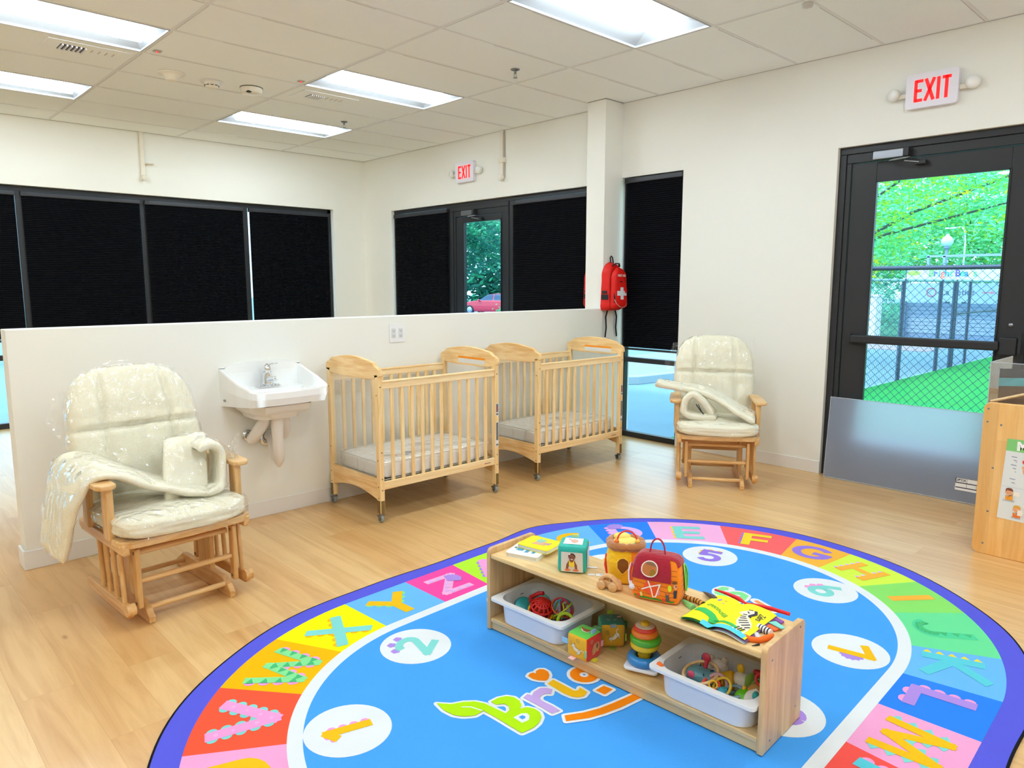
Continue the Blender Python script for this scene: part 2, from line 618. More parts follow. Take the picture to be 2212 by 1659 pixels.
# the dark hair lines where tiles sit slightly proud of the bars
rg = random.Random(3)
for y in ys[1:-1]:
    for i in range(len(xs) - 1):
        a = xs[i] + .02 + rg.random() * .5; b = min(xs[i + 1] - .02, a + .3 + rg.random() * .8)
        mb.box((a, y + .0106, H - .0004), (b, y + .0125, H + .004), 2)
for x in xs[1:-1]:
    for j in range(len(ys) - 1):
        if rg.random() < .7: mb.box((x + .0116, ys[j] + .03, H - .0014), (x + .0132, ys[j + 1] - .03, H + .004), 2)
mb.box((XR - .003, Y0, H - .002), (XR - .0005, YL, H + .001), 2).box((X0, YL - .003, H - .002), (XR, YL - .0005, H + .001), 2)
mb.box((5.20, YH - .003, H - .003), (XR, YH - .0003, H + .001), 2).box((5.2015, YH, H - .003), (5.2045, YH + .21, H + .001), 2)
structure(mb, 'ceiling', [m_tile, m_tbar, m_gap])

# ---- recessed troffer lamps
m_lens = emit('lamp_lens_glow', 'e2f0f7', LAMP)
m_ref = mat('lamp_reflector_grey', 'a4a8ad', .45)
def make_lamp():
    t = thing('ceiling_light', 'x', 'ceiling light')
    w, l = .59, 1.212
    a = MB()
    prof = [(-w / 2, 0), (-w / 2, .012), (-.115, .075), (.115, .075), (w / 2, .012), (w / 2, 0)]
    P = [(y, z) for y, z in prof]
    # reflector pan: two sloping sides, flat roof and slanted ends
    for (y0, z0), (y1, z1) in zip(P[:-1], P[1:]):
        i0 = .0 if z0 < .02 else .09; i1 = .0 if z1 < .02 else .09
        if abs(z1 - z0) < 1e-6: i0 = i1 = .09
        a.add([(i0, y0, z0), (i1, y1, z1), (l - i1, y1, z1), (l - i0, y0, z0)], [(0, 1, 2, 3)])
    for s in (0, 1):
        e = lambda i: i if s == 0 else l - i
        a.add([(e(0), -w / 2, .012), (e(.09), -.115, .075), (e(.09), .115, .075), (e(0), w / 2, .012)], [(0, 1, 2, 3)])
        a.add([(e(0), -w / 2, 0), (e(0), w / 2, 0), (e(0), w / 2, .012), (e(0), -w / 2, .012)], [(0, 1, 2, 3)])
    a.M = I4
    a.build('reflector', m_ref, t, solid=.002)
    b = MB()
    n = 8
    sec = [(-.112 + .224 * i / n, .060 - .085 * math.sin(PI * i / n)) for i in range(n + 1)]
    b.grid(lambda u, v: (.085 + v * (l - .17), sec[int(round(u * n))][0], sec[int(round(u * n))][1]), n, 1)
    for x in (.085, l - .085): b.poly([(x, y, z) for y, z in sec])
    b.build('lens', m_lens, t)
    f = MB()
    for y in (-w / 2 - .004, w / 2 - .004): f.box((-.004, y, -.003), (l + .004, y + .008, .004))
    for x in (-.004, l - .004): f.box((x, -w / 2, -.003), (x + .008, w / 2, .004))
    f.build('trim_frame', mat('lamp_trim', 'b4b7bb', .6), t)
    return t
lamp0 = make_lamp()
LLAB = {(3.045, 2.648): 'long recessed ceiling light, topmost and nearest one, cut by the upper edge of the photo',
        (.575, 5.10): 'recessed ceiling light in the upper left corner, beside the larger vent',
        (3.045, 5.10): 'recessed ceiling light right of the smoke detectors, beside the smaller vent',
        (.575, 6.939): 'lower recessed ceiling light at the left edge of the photo',
        (3.045, 6.939): 'farthest recessed ceiling light, nearest the back corner'}
k = 0
for (x, y) in LAMPC:
    lab = LLAB.get((x, y), 'recessed ceiling light in the part of the room behind the camera')
    g = 'recessed ceiling lights' if (x, y) in LLAB else 'recessed ceiling lights outside the photo'
    loc = (x + .0115, y + .3065, H - .001)
    if k == 0:
        lamp0.location = loc; lamp0['label'] = lab; lamp0['group'] = g
    else:
        copy_thing(lamp0, loc, 0, lab, g)
    k += 1

# ---- ceiling fittings
m_cream = mat('cream_plastic', 'ebe4d6', .5)
m_dark = mat('dark_slot', '2b2b30', .7)
m_red = emit('red_led', 'ff3030', 1.2)
def ceil_thing(name, lab, cat, x, y, g=None): return thing(name, lab, cat, (x, y, H), 0, g)
t = ceil_thing('ceiling_speaker', 'round cream stepped sensor, leftmost of the three ceiling domes', 'detector', 2.143, 6.113)
MB().lathe([(0, -.012), (.095, -.012), (.1, -.006), (.1, 0)], 32).build('base_plate', m_cream, t)
MB().lathe([(0, -.058), (.03, -.058), (.045, -.05), (.055, -.025), (.075, -.012)], 32).build('dome', m_cream, t)
t = ceil_thing('smoke_detector', 'small slotted smoke detector, middle one of the three ceiling domes', 'detector', 2.467, 6.146)
MB().lathe([(0, -.006), (.085, -.006), (.09, 0)], 32).build('base_plate', mat('tile_white', 'e6e6e8', .6), t)
MB().lathe([(0, -.05), (.035, -.05), (.052, -.035), (.055, -.02), (.06, -.006)], 32).build('sensor_head', m_cream, t)
a = MB()
for q in range(10):
    a.cbox((.0545, 0, -.032), (.004, .022, .005), M=RZ(q * PI / 5))
a.build('slots', m_dark, t)
t = ceil_thing('smoke_alarm', 'flat cream drum shaped alarm with a dark lens, rightmost of the three ceiling domes', 'detector', 2.78, 6.10)
MB().lathe([(0, -.045), (.075, -.045), (.085, -.038), (.088, -.006), (.088, 0)], 32).build('housing', m_cream, t)
MB().lathe([(.088, -.004), (.091, -.004), (.091, 0), (.088, 0)], 32).build('shadow_gap', m_dark, t)
a = MB(); a.cbox((-.045, -.05, -.045), (.035, .035, .012), M=I4); a.build('sensor_window', m_dark, t, bevel=.003)
def sprinkler(x, y, lab, sc=1.0):
    t = ceil_thing('fire_sprinkler', lab, 'sprinkler', x, y, 'ceiling sprinklers')
    MB().lathe([(0, -.008), (.02, -.01), (.034, -.004), (.036, 0)], 24).build('escutcheon', m_steel, t)
    a = MB().cyl((0, 0, -.005), (0, 0, -.03), .009)
    for s_ in (-1, 1): a.tube([(0, 0, -.028), (.012 * s_, 0, -.035), (.012 * s_, 0, -.05), (0, 0, -.062)], .0025, 6)
    a.build('body', m_steel, t)
    MB().lathe([(0, -.064), (.018, -.063), (.018, -.061), (0, -.06)], 16).build('deflector', m_steel, t)
sprinkler(4.02, 4.196, 'steel pendent sprinkler near the centre of the ceiling, the nearer one')
sprinkler(4.006, 6.688, 'steel pendent sprinkler beside the farthest ceiling light')
t = ceil_thing('junction_cap', 'small white round cap on the ceiling above the near exit sign', 'ceiling cap', 4.358, 2.069)
MB().lathe([(0, -.02), (.028, -.018), (.032, -.004), (.032, 0)], 24).build('cap', mat('grey_cap', 'c9c7c4', .5), t)
def vent(x, y, n, lab, w=.16, h=.14):
    t = ceil_thing('ceiling_vent', lab, 'vent', x, y, 'ceiling air vents')
    MB().cbox((.09, 0, -.002), (.52, .30, .004)).build('face_plate', m_tile, t)
    MB().cbox((0, 0, -.004), (w, h, .002)).build('backing', mat('vent_dark', '4a4e5c', .6), t)
    a = MB()
    for q in range(n): a.cbox((-w / 2 + .012 + q * (w - .02) / (n - 1), 0, -.009), (.010, h, .01), M=I4)
    a.build('louvres', m_white, t)
    b = MB()
    for q in range(4): b.cbox((w / 2 + .04 + q * .045, -.02, -.004), (.006, .07, .003))
    b.build('painted_slots', mat('slot_grey', 'b6aca4', .7), t)
vent(1.427, 5.949, 6, 'larger ceiling vent with louvres beside the upper left ceiling light')
vent(3.299, 5.98, 7, 'smaller ceiling vent beside the middle ceiling light', .13, .12)
for (x, y, lab) in ((1.883, 5.614, 'small ceiling tag with a red dot near the upper left ceiling light'),
                    (2.981, 5.62, 'small ceiling tag with a red dot right of the smoke detectors')):
    t = ceil_thing('ceiling_tag', lab, 'tag', x, y, 'ceiling tags with a red dot')
    MB().cbox((0, 0, -.003), (.05, .05, .003)).build('plate', mat('tag_grey', 'b5b0aa', .6), t)
    MB().ell((0, 0, -.006), .008).build('red_dot', m_red, t)

# ---- windows and doors
def frame_bars(mb, axis, f0, f1, bars):
    for (u0, u1, z0, z1) in bars:
        if axis == 'x': mb.box((u0, f0, z0), (u1, f1, z1))
        else: mb.box((f0, u0, z0), (f1, u1, z1))

def shade(axis, face, u0, u1, ztop, zbot, lab, g='black pleated window shades'):
    """a cellular shade hanging in front of the glass; face = plane of the fabric"""
    t = thing('window_shade', lab, 'window shade', ((u0 + u1) / 2, face, ztop) if axis == 'x' else (face, (u0 + u1) / 2, ztop),
              0 if axis == 'x' else -PI / 2, g)
    w = (u1 - u0)
    sg = 1
    MB().box((-w / 2, -.022, -.045), (w / 2, .022, 0)).build('headrail', mat('headrail_black', '2c2e36', .38), t, bevel=.008, seg=3)
    MB().box((-w / 2 - .001, -.024, -.047), (-w / 2 + .05, .024, .001)).build('end_cap', m_black, t, bevel=.003)
    n = int((ztop - .05 - zbot) / .018)
    hz = (ztop - .05 - zbot) / n
    a = MB()
    v = []; f = []
    for i in range(2 * n + 1):
        z = -.045 - i * hz / 2
        y = .009 if i % 2 else -.003
        v += [(-w / 2 + .006, y, z), (w / 2 - .006, y, z)]
    for i in range(2 * n):
        f.append((2 * i, 2 * i + 2, 2 * i + 3, 2 * i + 1))
    a.add([(x, -y * sg, z) for x, y, z in v], f)
    a.build('fabric', m_shade, t)
    MB().box((-w / 2 + .004, -.012, zbot - ztop - .02), (w / 2 - .004, .012, zbot - ztop)).build('bottom_rail', m_black, t, bevel=.003)
    return t

# window_1: long window in the left wall
yf0, yf1 = YL + .07, YL + .13
t = root('window_1')
mb = MB()
mull = [-2.06, -.84, .33, 1.515, 2.665, 3.82]
bars = [(LW[0], LW[1], 2.37, 2.42), (LW[0], LW[1], 0, .055), (LW[0], LW[0] + .05, 0, 2.42), (LW[1] - .05, LW[1], 0, 2.42)]
bars += [(m_ - .032, m_ + .032, .055, 2.37) for m_ in mull[1:]]
ed = [LW[0] + .05] + mull[1:] + [LW[1] - .05]
bars += [(a + .032, b - .032, .69, .745) for a, b in zip(ed[:-1], ed[1:])]
frame_bars(mb, 'x', yf0, yf1, bars)
mb.build('window_frame', m_black, t, bevel=.003)
MB().box((LW[0], YL + .1, .03), (LW[1], YL + .106, 2.4)).build('window_glass', m_glass, t)
names = {4: 'black pleated shade, rightmost in the long left window', 3: 'black pleated shade, second from the right in the long left window',
         2: 'black pleated shade, widest looking one left of centre in the long left window', 1: 'black pleated shade cut by the left edge of the photo',
         0: 'black pleated shade of the long left window outside the photo'}
for i in range(5):
    a = mull[i + 1] + .034; b = (mull[i + 2] - .034) if i + 2 < len(mull) else LW[1] - .052
    shade('x', YL + .045, a - (.002 if i in (1, 4) else .022), b - .001, 2.365, .90, names[i])

# window_2: panes beside the far door, window_3: the narrow one, and the two doors
xf0, xf1 = XR + .045, XR + .105
t = root('window_2')
mb = MB()
frame_bars(mb, 'y', xf0, xf1, [(4.70, 8.02, 2.345, 2.39), (7.97, 8.02, 0, 2.345), (4.70, 4.745, 0, 2.345), (6.85, 6.93, 0, 2.345), (5.77, 5.84, 0, 2.345),
                               (6.93, 7.97, 0, .055), (4.745, 5.77, 0, .055), (6.93, 7.97, .69, .745), (4.745, 5.77, .69, .745)])
mb.build('window_frame', m_black, t, bevel=.003)
MB().box((XR + .07, 6.9, .03), (XR + .076, 7.99, 2.36)).build('window_glass', m_glass, t)
MB().box((XR + .07, 4.72, .03), (XR + .076, 5.8, 2.36)).build('window_glass', m_glass, t)
shade('y', XR + .02, 6.875, 7.965, 2.335, .90, 'black pleated shade left of the far glass door')
shade('y', XR + .02, 4.708, 5.755, 2.335, .90, 'black pleated shade right of the far glass door, beside the column')

t = root('window_3')
mb = MB()
frame_bars(mb, 'y', xf0, xf1, [(3.615, 4.27, 2.37, 2.42), (3.615, 3.655, 0, 2.37), (4.24, 4.27, 0, 2.37), (3.655, 4.24, .72, .765), (3.655, 4.24, 0, .05)])
mb.build('window_frame', m_black, t, bevel=.003)
MB().box((XR + .07, 3.63, .03), (XR + .076, 4.25, 2.4)).build('window_glass', m_glass, t)
shade('y', XR + .012, 3.618, 4.232, 2.41, .86, 'tall narrow black pleated shade beside the first aid backpack')

def closer(t, y, x, z):
    """door closer: body on the head rail, two arms; y runs down to the right in the picture"""
    MB().box((x - .04, y - .20, z - .03), (x + .01, y, z + .03)).build('closer_body', m_steel if y < 3 else mat('closer_grey', '6f7277', .4, .6), t, bevel=.006)
    MB().box((x - .05, y - .235, z - .028), (x + .01, y - .201, z + .034)).build('closer_cap', m_black, t, bevel=.004)
    MB().tube([(x - .03, y - .11, z - .045), (x - .10, y - .20, z - .05), (x - .03, y - .24, z - .035)], .007, 8).build('closer_arm', m_steel, t)
    MB().tube([(x - .06, y - .215, z - .06), (x - .03, y - .30, z - .075)], .006, 8).build('closer_arm', m_steel, t)
    MB().box((x - .03, y - .34, z - .09), (x + .02, y - .27, z - .062)).build('closer_shoe', m_black, t, bevel=.004)

def door(name, yl, yr, ztop, gl, gr, gt, gb):
    """yl = jamb at the picture's left (large y)"""
    t = root(name)
    fr = MB(); xa, xb = XR + .035, XR + .11
    for (a, b, z0, z1) in ((yr, yl, ztop - .05, ztop), (yr, yr + .05, 0, ztop - .05), (yl - .05, yl, 0, ztop - .05), (yr + .05, yl - .05, ztop - .115, ztop - .05),
                           (yl - .085, yl - .05, 0, ztop - .115), (yr + .05, yr + .085, 0, ztop - .115)):
        d = .02 if z0 == ztop - .115 or abs(b - a - .035) < .002 else 0
        fr.box((xa + d * .5, a, z0), (xb, b, z1))
    fr.build('door_frame', m_black, t, bevel=.004)
    lf = MB(); la, lb = XR + .052, XR + .096
    y0, y1 = yr + .09, yl - .09
    zt = ztop - .12
    lf.box((la, gl, .01), (lb, y1, zt)).box((la, y0, .01), (lb, gr, zt)).box((la, gr, gt), (lb, gl, zt)).box((la, gr, .01), (lb, gl, gb))
    o = lf.build('door_leaf', m_black, t, bevel=.004)
    gs = MB()
    for (a, b, c, d) in ((gr - .004, gr + .008, gb, gt), (gl - .008, gl + .004, gb, gt), (gr, gl, gt - .008, gt + .004), (gr, gl, gb - .004, gb + .008)):
        gs.box((la - .008, a, c), (la + .01, b, d))
    gs.build('glazing_bead', mat('bead_black', '1c1f26', .35), t)
    MB().box((XR + .07, gr, gb), (XR + .076, gl, gt)).build('door_glass', m_glass, t)
    closer(t, yl - .245, xa - .0, ztop - .085)
    # push bar
    MB().box((XR - .02, gr - .03, 1.025), (XR + .02, gl + .09, 1.085)).build('push_bar', m_black, t, bevel=.012, seg=3)
    MB().box((XR - .005, gr - .125, 1.0), (XR + .05, gr - .03, 1.11)).build('bar_housing', m_black, t, bevel=.006)
    MB().box((XR - .005, gl + .09, 1.02), (XR + .05, gl + .11, 1.09)).build('bar_bracket', m_black, t, bevel=.004)
    MB().box((XR - .012, gr - .15, 1.01), (XR - .004, gr - .135, 1.15)).build('bar_end_plate', m_black, t)
    a = MB().lathe([(0, .006), (.012, .006), (.015, 0)], 20, M=T(XR + .052, gr - .075, 1.19) @ RY(-PI / 2))
    a.build('lock_cylinder', m_steel, t)
    MB().box((XR + .03, yr + .04, 0), (XR + .15, yl - .04, .012)).build('threshold', m_steel, t)
    return t
door('door_1', 2.305, .985, 2.43, 2.045, 1.235, 2.175, .32)
door('door_2', 6.85, 5.84, 2.345, 6.62, 5.97, 2.165, .36)

# ---- exit signs
def exit_sign(y0, y1, zc, lab):
    t = thing('exit_sign', lab, 'exit sign', (XR, (y0 + y1) / 2, zc), -PI / 2, 'exit signs with two lamp heads')
    w = y1 - y0   # local x runs to the picture's right, local -y into the room ... the wall is at local y=0
    MB().prism(rrect(-w / 2, -.11, w / 2, .11, .02), .003, .045, M=frame((0, 0, 0), (1, 0, 0), (0, 0, 1))).build('housing', mat('sign_lilac_white', 'ece9f6', .35), t)
    a = MB()
    M = frame((0, -.0465, 0), (1, 0, 0), (0, 0, 1))
    def st(L_, w_=.02):
        for l in L_: a.stroke(l, w_, 0, lambda x, y: tuple(M @ Vector((x, y, 0))))
    st([[(-.095, .07), (-.095, -.07)], [(-.095, .061), (-.052, .061)], [(-.095, .0), (-.058, .0)], [(-.095, -.061), (-.052, -.061)]])
    st([[(-.036, .07), (.014, -.07)], [(.014, .07), (-.036, -.07)], [(.04, .07), (.04, -.07)], [(.088, .07), (.088, -.07)], [(.062, .061), (.114, .061)]])
    a.build('exit_lettering', emit('exit_red', 'ff1418', 1.1), t)
    for s_ in (-1, 1):
        b = MB().box((s_ * (w / 2 + .0), -.03, -.03), (s_ * (w / 2 + .055), -.012, .0))
        b.build('lamp_bracket', m_cream, t, bevel=.004)
        c = MB().lathe([(0, .034), (.036, .034), (.042, .026), (.04, 0), (0, -.002)], 24, M=T(s_ * (w / 2 + .075), -.02, 0) @ RZ(s_ * .35) @ RX(PI / 2))
        h = c.build('lamp_head', mat('lamp_head_white', 'e9e8e4', .35), t)
        d = MB().lathe([(0, .0355), (.030, .0350), (.031, .033)], 24, M=T(s_ * (w / 2 + .075), -.02, 0) @ RZ(s_ * .35) @ RX(PI / 2))
        d.build('lens', mat('lamp_lens_clear', 'f6f6f6', .15), h)
exit_sign(1.545, 1.857, 2.722, 'larger red EXIT sign with two lamp heads above the near door')
exit_sign(6.33, 6.648, 2.71, 'smaller red EXIT sign with two lamp heads above the far door')

# ---- surface conduits with fittings
t = thing('wall_conduit', 'cream conduit with a bracket on the wall above the long left window', 'conduit', (2.668, YL, H), 0, 'cream wall conduits')
MB().box((-.022, -.03, -.50), (.022, -.001, -.002)).build('channel', m_cream, t, bevel=.004)
MB().box((.022, -.025, -.335), (.11, -.002, -.322)).box((.03, -.08, -.335), (.1, -.025, -.325)).build('bracket', m_cream, t, bevel=.002)
MB().ell((0, -.035, -.48), (.03, .03, .03)).cyl((0, -.06, -.50), (0, -.06, -.515), .018).build('nozzle', m_cream, t)
t = thing('wall_conduit', 'cream conduit with a small box on the wall between exit sign and column', 'conduit', (XR, 5.885, H), -PI / 2, 'cream wall conduits')
MB().box((-.022, -.03, -.50), (.022, -.001, -.002)).build('channel', m_cream, t, bevel=.004)
MB().cyl((.028, -.012, -.01), (.028, -.012, -.49), .007).build('pipe', mat('pipe_grey', 'bdb6ac', .5), t)
MB().box((-.035, -.05, -.335), (.05, -.002, -.285)).build('box', m_cream, t, bevel=.004)
MB().ell((0, -.03, -.49), (.035, .03, .035)).cyl((0, -.05, -.50), (0, -.05, -.52), .02).build('nozzle', m_cream, t)

# ---- outlet plate on the half wall
t = thing('wall_outlet', 'white double outlet plate on the half wall between sink and cribs', 'outlet', (2.93, YH, 1.108), 0)
MB().prism(rrect(-.064, -.064, .064, .064, .006), 0, .006, M=frame((0, 0, 0), (1, 0, 0), (0, 0, 1))).build('plate', m_white, t, bevel=.001)
for s_ in (-1, 1):
    MB().prism(rrect(-.017, -.034, .017, .034, .004), .006, .0085, M=frame((s_ * .03, 0, 0), (1, 0, 0), (0, 0, 1))).build('socket_insert', mat('socket_white', 'dcdde2', .4), t)
    a = MB()
    for z in (-.018, .018):
        for x in (-.006, .006): a.cbox((s_ * .03 + x, -.0088, z), (.002, .001, .008))
        a.cbox((s_ * .03, -.0088, z - .009), (.004, .001, .004))
    a.build('slots', m_dark, t)

# ============================================================ THE RUG
def build_rug():
    cx1, cx2, cy, rot = 1.687, 2.761, 1.652, .0353
    mx, my, hh = (cx1 + cx2) / 2, cy, (cx2 - cx1) / 2
    cr, sr = math.cos(rot), math.sin(rot)
    cols = ['5d5fe0', '4aa5fb', 'e9eef3', '17171f',            # 0 border 1 field 2 white 3 binding
            'f9a8d8', 'ff5c3e', 'ffbe05', 'fdf705', '6dbcfb', 'ff4fa8', 'b9f13a', '68d98f',   # 4 pink 5 red 6 orange 7 yellow 8 sky 9 magenta 10 lime 11 green
            '2f86f8', 'f9b4e4', 'ff6a6d', 'fdb944', 'd9fb52', '8fe36f', '6ee39d', 'ff5952',     # 12 blue 13 pink2 14 coral 15 amber 16 limeyellow 17 leaf 18 mint 19 red2
            '86dbd6', 'fbc21b', 'b28fe6', 'f6a3dd', 'c9a9e8', 'b6ea12', 'ff8a0c', '8ce79c',     # 20 aqua 21 gold 22 violet 23 rose 24 lilac 25 leafgreen 26 orange 27 palegreen
            'ff9e66', '9b7ee6', '55d9a0', '5fd0e2', 'fdd835', 'e6b8f6', '4cc27e']               # 28 salmon 29 purple 30 jade 31 cyan 32 lemon 33 pale violet 34 green
    mats = [mat('rug_dye_%02d' % i, c, .85, spec=.12, bump=.5, bscale=900, var=.05, vscale=6) for i, c in enumerate(cols)]
    mb = MB()
    Z = [.0075]
    def lift(d=.00035): Z[0] += d
    mb.step = lambda: lift(.00005)
    def W(x, y): return (mx + x * cr - y * sr, my + x * sr + y * cr, Z[0])
    def PW(x, y): return (x, y, Z[0])       # already in room coordinates
    def race(r, cor=None, n=240):
        """racetrack outline, counted by the angle from the rug's middle"""
        out = []
        for i in range(n):
            a = 2 * PI * i / n
            dx, dy = math.cos(a), math.sin(a)
            # distance to the racetrack along this direction
            lo, hi = 0, 4
            rr = r + (cor(a) if cor else 0)
            for _ in range(36):
                m_ = (lo + hi) / 2
                ux = max(abs(dx * m_) - hh, 0); d = math.hypot(ux, dy * m_)
                if d < rr: lo = m_
                else: hi = m_
            out.append((dx * lo, dy * lo))
        return out
    def interp(tab):
        tab = sorted(tab)
        def f(a):
            a = a % (2 * PI)
            for (a0, v0), (a1, v1) in zip(tab, tab[1:] + [(tab[0][0] + 2 * PI, tab[0][1])]):
                if a0 <= a <= a1 or a0 <= a + 2 * PI <= a1:
                    q = a if a0 <= a <= a1 else a + 2 * PI
                    t_ = (q - a0) / max(1e-6, a1 - a0); t_ = t_ * t_ * (3 - 2 * t_)
                    return v0 + (v1 - v0) * t_
            return 0
        return f
    wav = lambda a: .004 * math.sin(7 * a + 1) + .003 * math.sin(15 * a)
    out = race(1.247, lambda a: wav(a) + (.035 * math.exp(-((a - 1.02) / .12) ** 2)) - .02 * math.exp(-((a - .45) / .25) ** 2))
    TOr = race(1.155); TIr = race(.846); WIr = race(.797)
    # slab with its dark binding
    n = len(out)
    mb.add([W(x, y)[:2] + (.0005,) for x, y in out] + [W(x, y)[:2] + (.007,) for x, y in out],
           [(i, (i + 1) % n, n + (i + 1) % n, n + i) for i in range(n)] + [tuple(range(n, 2 * n))], 3)
    def scaled(P, d): return [(x * (1 - d / math.hypot(x, y)), y * (1 - d / math.hypot(x, y))) for x, y in P]
    def fill(P, m, fn=W): mb.poly([fn(x, y) for x, y in P], m)
    fill(scaled(out, .008), 0); lift()
    fill(TOr, 2); lift(.0002)
    # the 26 letter tiles
    TO = [(1.027, 1.04), (1.358, .823), (1.593, .45), (1.718, .05), (1.659, -.267), (1.519, -.629), (1.289, -.907), (.951, -1.094), (.597, -1.159), (.269, -1.15),
          (-.05, -1.15), (-.35, -1.15), (-.67, -1.15), (-1.0, -1.06), (-1.33, -.85), (-1.6, -.5), (-1.72, -.1), (-1.70, .25),
          (-1.551, .586), (-1.298, .88), (-.969, 1.062), (-.604, 1.141), (-.25, 1.143), (.048, 1.137), (.38, 1.15), (.71, 1.13)]
    TI = [(.86, .78), (1.126, .589), (1.337, .29), (1.409, -.003), (1.385, -.208), (1.271, -.461), (1.073, -.661), (.808, -.792), (.549, -.847), (.275, -.843),
          (-.027, -.838), (-.3, -.845), (-.58, -.84), (-.84, -.78), (-1.1, -.62), (-1.3, -.38), (-1.39, -.08), (-1.37, .18),
          (-1.278, .427), (-1.093, .629), (-.834, .77), (-.576, .834), (-.259, .837), (.03, .845), (.32, .845), (.6, .845)]
    # order: separator 0 = C/D, then clockwise
    tiles = 'DEFGHIJKLMNOPQRSTUVWXYZABC'
    tcol = dict(D=12, E=13, F=14, G=15, H=16, I=17, J=18, K=8, L=12, M=4, N=19, O=15, P=7, Q=18, R=8, S=9, T=8, U=4, V=5, W=6, X=7, Y=8, Z=9, A=10, B=15, C=8)
    def idx(P, p): return min(range(len(P)), key=lambda i: (P[i][0] - p[0]) ** 2 + (P[i][1] - p[1]) ** 2)
    def arc(P, p, q):
        i, j = idx(P, p), idx(P, q); r_ = [p]; k_ = i
        if (i - j) % len(P) > 0:
            k_ = (i - 1) % len(P)
            while k_ != j: r_.append(P[k_]); k_ = (k_ - 1) % len(P)
        return r_ + [q]
    cen = {}
    def onto(P, p): return P[idx(P, p)]
    for i, L_ in enumerate(tiles):
        j = (i + 1) % 26
        o_ = arc(TOr, onto(TOr, TO[i]), onto(TOr, TO[j])); q_ = arc(TIr, onto(TIr, TI[i]), onto(TIr, TI[j]))
        fill(o_ + q_[::-1], tcol[L_])
        om = (Vector(TO[i]) + Vector(TO[j])) / 2; im = (Vector(TI[i]) + Vector(TI[j])) / 2
        cen[L_] = ((om + im) / 2, (om - im).normalized(), (om - im).length)
    lift()
    fill(TIr, 2); lift(.0002); fill(WIr, 1); lift()
    # glyphs: thick polylines in a box 1 high, top = +y
    def ar(cx, cy, rx, ry, a0, a1, n=14): return [(cx + rx * math.cos(math.radians(a0 + (a1 - a0) * i / n)), cy + ry * math.sin(math.radians(a0 + (a1 - a0) * i / n))) for i in range(n + 1)]
    G = {
        'V': [[(-.38, .5), (0, -.46), (.38, .5)]], 'W': [[(-.52, .5), (-.27, -.45), (0, .35), (.27, -.45), (.52, .5)]],
        'X': [[(-.36, .5), (.36, -.5)], [(.36, .5), (-.36, -.5)]], 'Y': [[(-.36, .5), (0, 0), (.36, .5)], [(0, .1), (0, -.5)]],
        'Z': [[(-.34, .4), (.30, .4), (-.30, -.4), (.34, -.4)]], 'A': [[(-.38, -.5), (0, .46), (.38, -.5)], [(-.2, -.15), (.2, -.15)]],
        'D': [[(-.26, -.5), (-.26, .5)], [(-.26, .41)] + ar(-.1, 0, .4, .41, 90, -90) + [(-.26, -.41)]],
        'C': [ar(0, 0, .33, .41, 50, 310)], 'B': [[(-.26, -.5), (-.26, .5)], [(-.26, .42)] + ar(0, .22, .22, .2, 90, -90, 8) + [(-.26, .02)], [(-.26, .02)] + ar(.03, -.21, .25, .22, 90, -90, 8) + [(-.26, -.43)]],
        'E': [[(-.25, .5), (-.25, -.5)], [(-.25, .41), (.3, .41)], [(-.25, 0), (.24, 0)], [(-.25, -.41), (.3, -.41)]],
        'F': [[(-.24, .5), (-.24, -.5)], [(-.24, .40), (.3, .40)], [(-.24, -.02), (.24, -.02)]],
        'G': [ar(0, 0, .36, .41, 40, 330, 20) + [(.34, -.04), (.02, -.04)]],
        'H': [[(-.3, .5), (-.3, -.5)], [(.3, .5), (.3, -.5)], [(-.3, 0), (.3, 0)]], 'I': [[(0, .5), (0, -.5)]],
        'J': [[(.14, .5), (.14, -.15)] + ar(-.08, -.2, .22, .22, 0, -170, 10)], 'K': [[(-.26, .5), (-.26, -.5)], [(.32, .5), (-.2, -.02), (.34, -.5)]],
        'L': [[(-.22, .5), (-.22, -.41), (.3, -.41)]], 'M': [[(-.4, -.5), (-.33, .45), (0, -.35), (.33, .45), (.4, -.5)]],
        'N': [[(-.3, -.5), (-.3, .45), (.3, -.45), (.3, .5)]], 'U': [[(-.3, .5), (-.3, -.15)] + ar(0, -.15, .3, .27, 180, 360, 10) + [(.3, .5)]],
        '1': [[(-.2, .25), (.02, .42), (.02, -.5)]], '2': [ar(0, .2, .25, .22, 160, -30, 10) + [(-.25, -.40), (.33, -.40)]],
        '5': [[(.27, .42), (-.2, .42), (-.22, .05)] + ar(0, -.15, .25, .26, 125, -150, 14)],
        '6': [ar(0, -.18, .24, .24, 90, 450, 18), [(-.22, -.12), (-.12, .22), (.12, .5)]], '7': [[(-.28, .41), (.26, .41), (-.08, -.5)]],
        '8': [ar(0, .23, .2, .19, 90, 450, 16), ar(0, -.2, .25, .23, 90, 450, 16)], '3': [ar(0, .22, .22, .2, 150, -80, 10), ar(0, -.2, .25, .23, 80, -150, 10)],
        '4': [[(.1, -.5), (.1, .42), (-.28, -.15), (.32, -.15)]], '9': [ar(0, .18, .24, .24, 90, 450, 18), [(.22, .12), (.12, -.22), (-.12, -.5)]], '0': [ar(0, 0, .25, .4, 90, 450, 20)]}
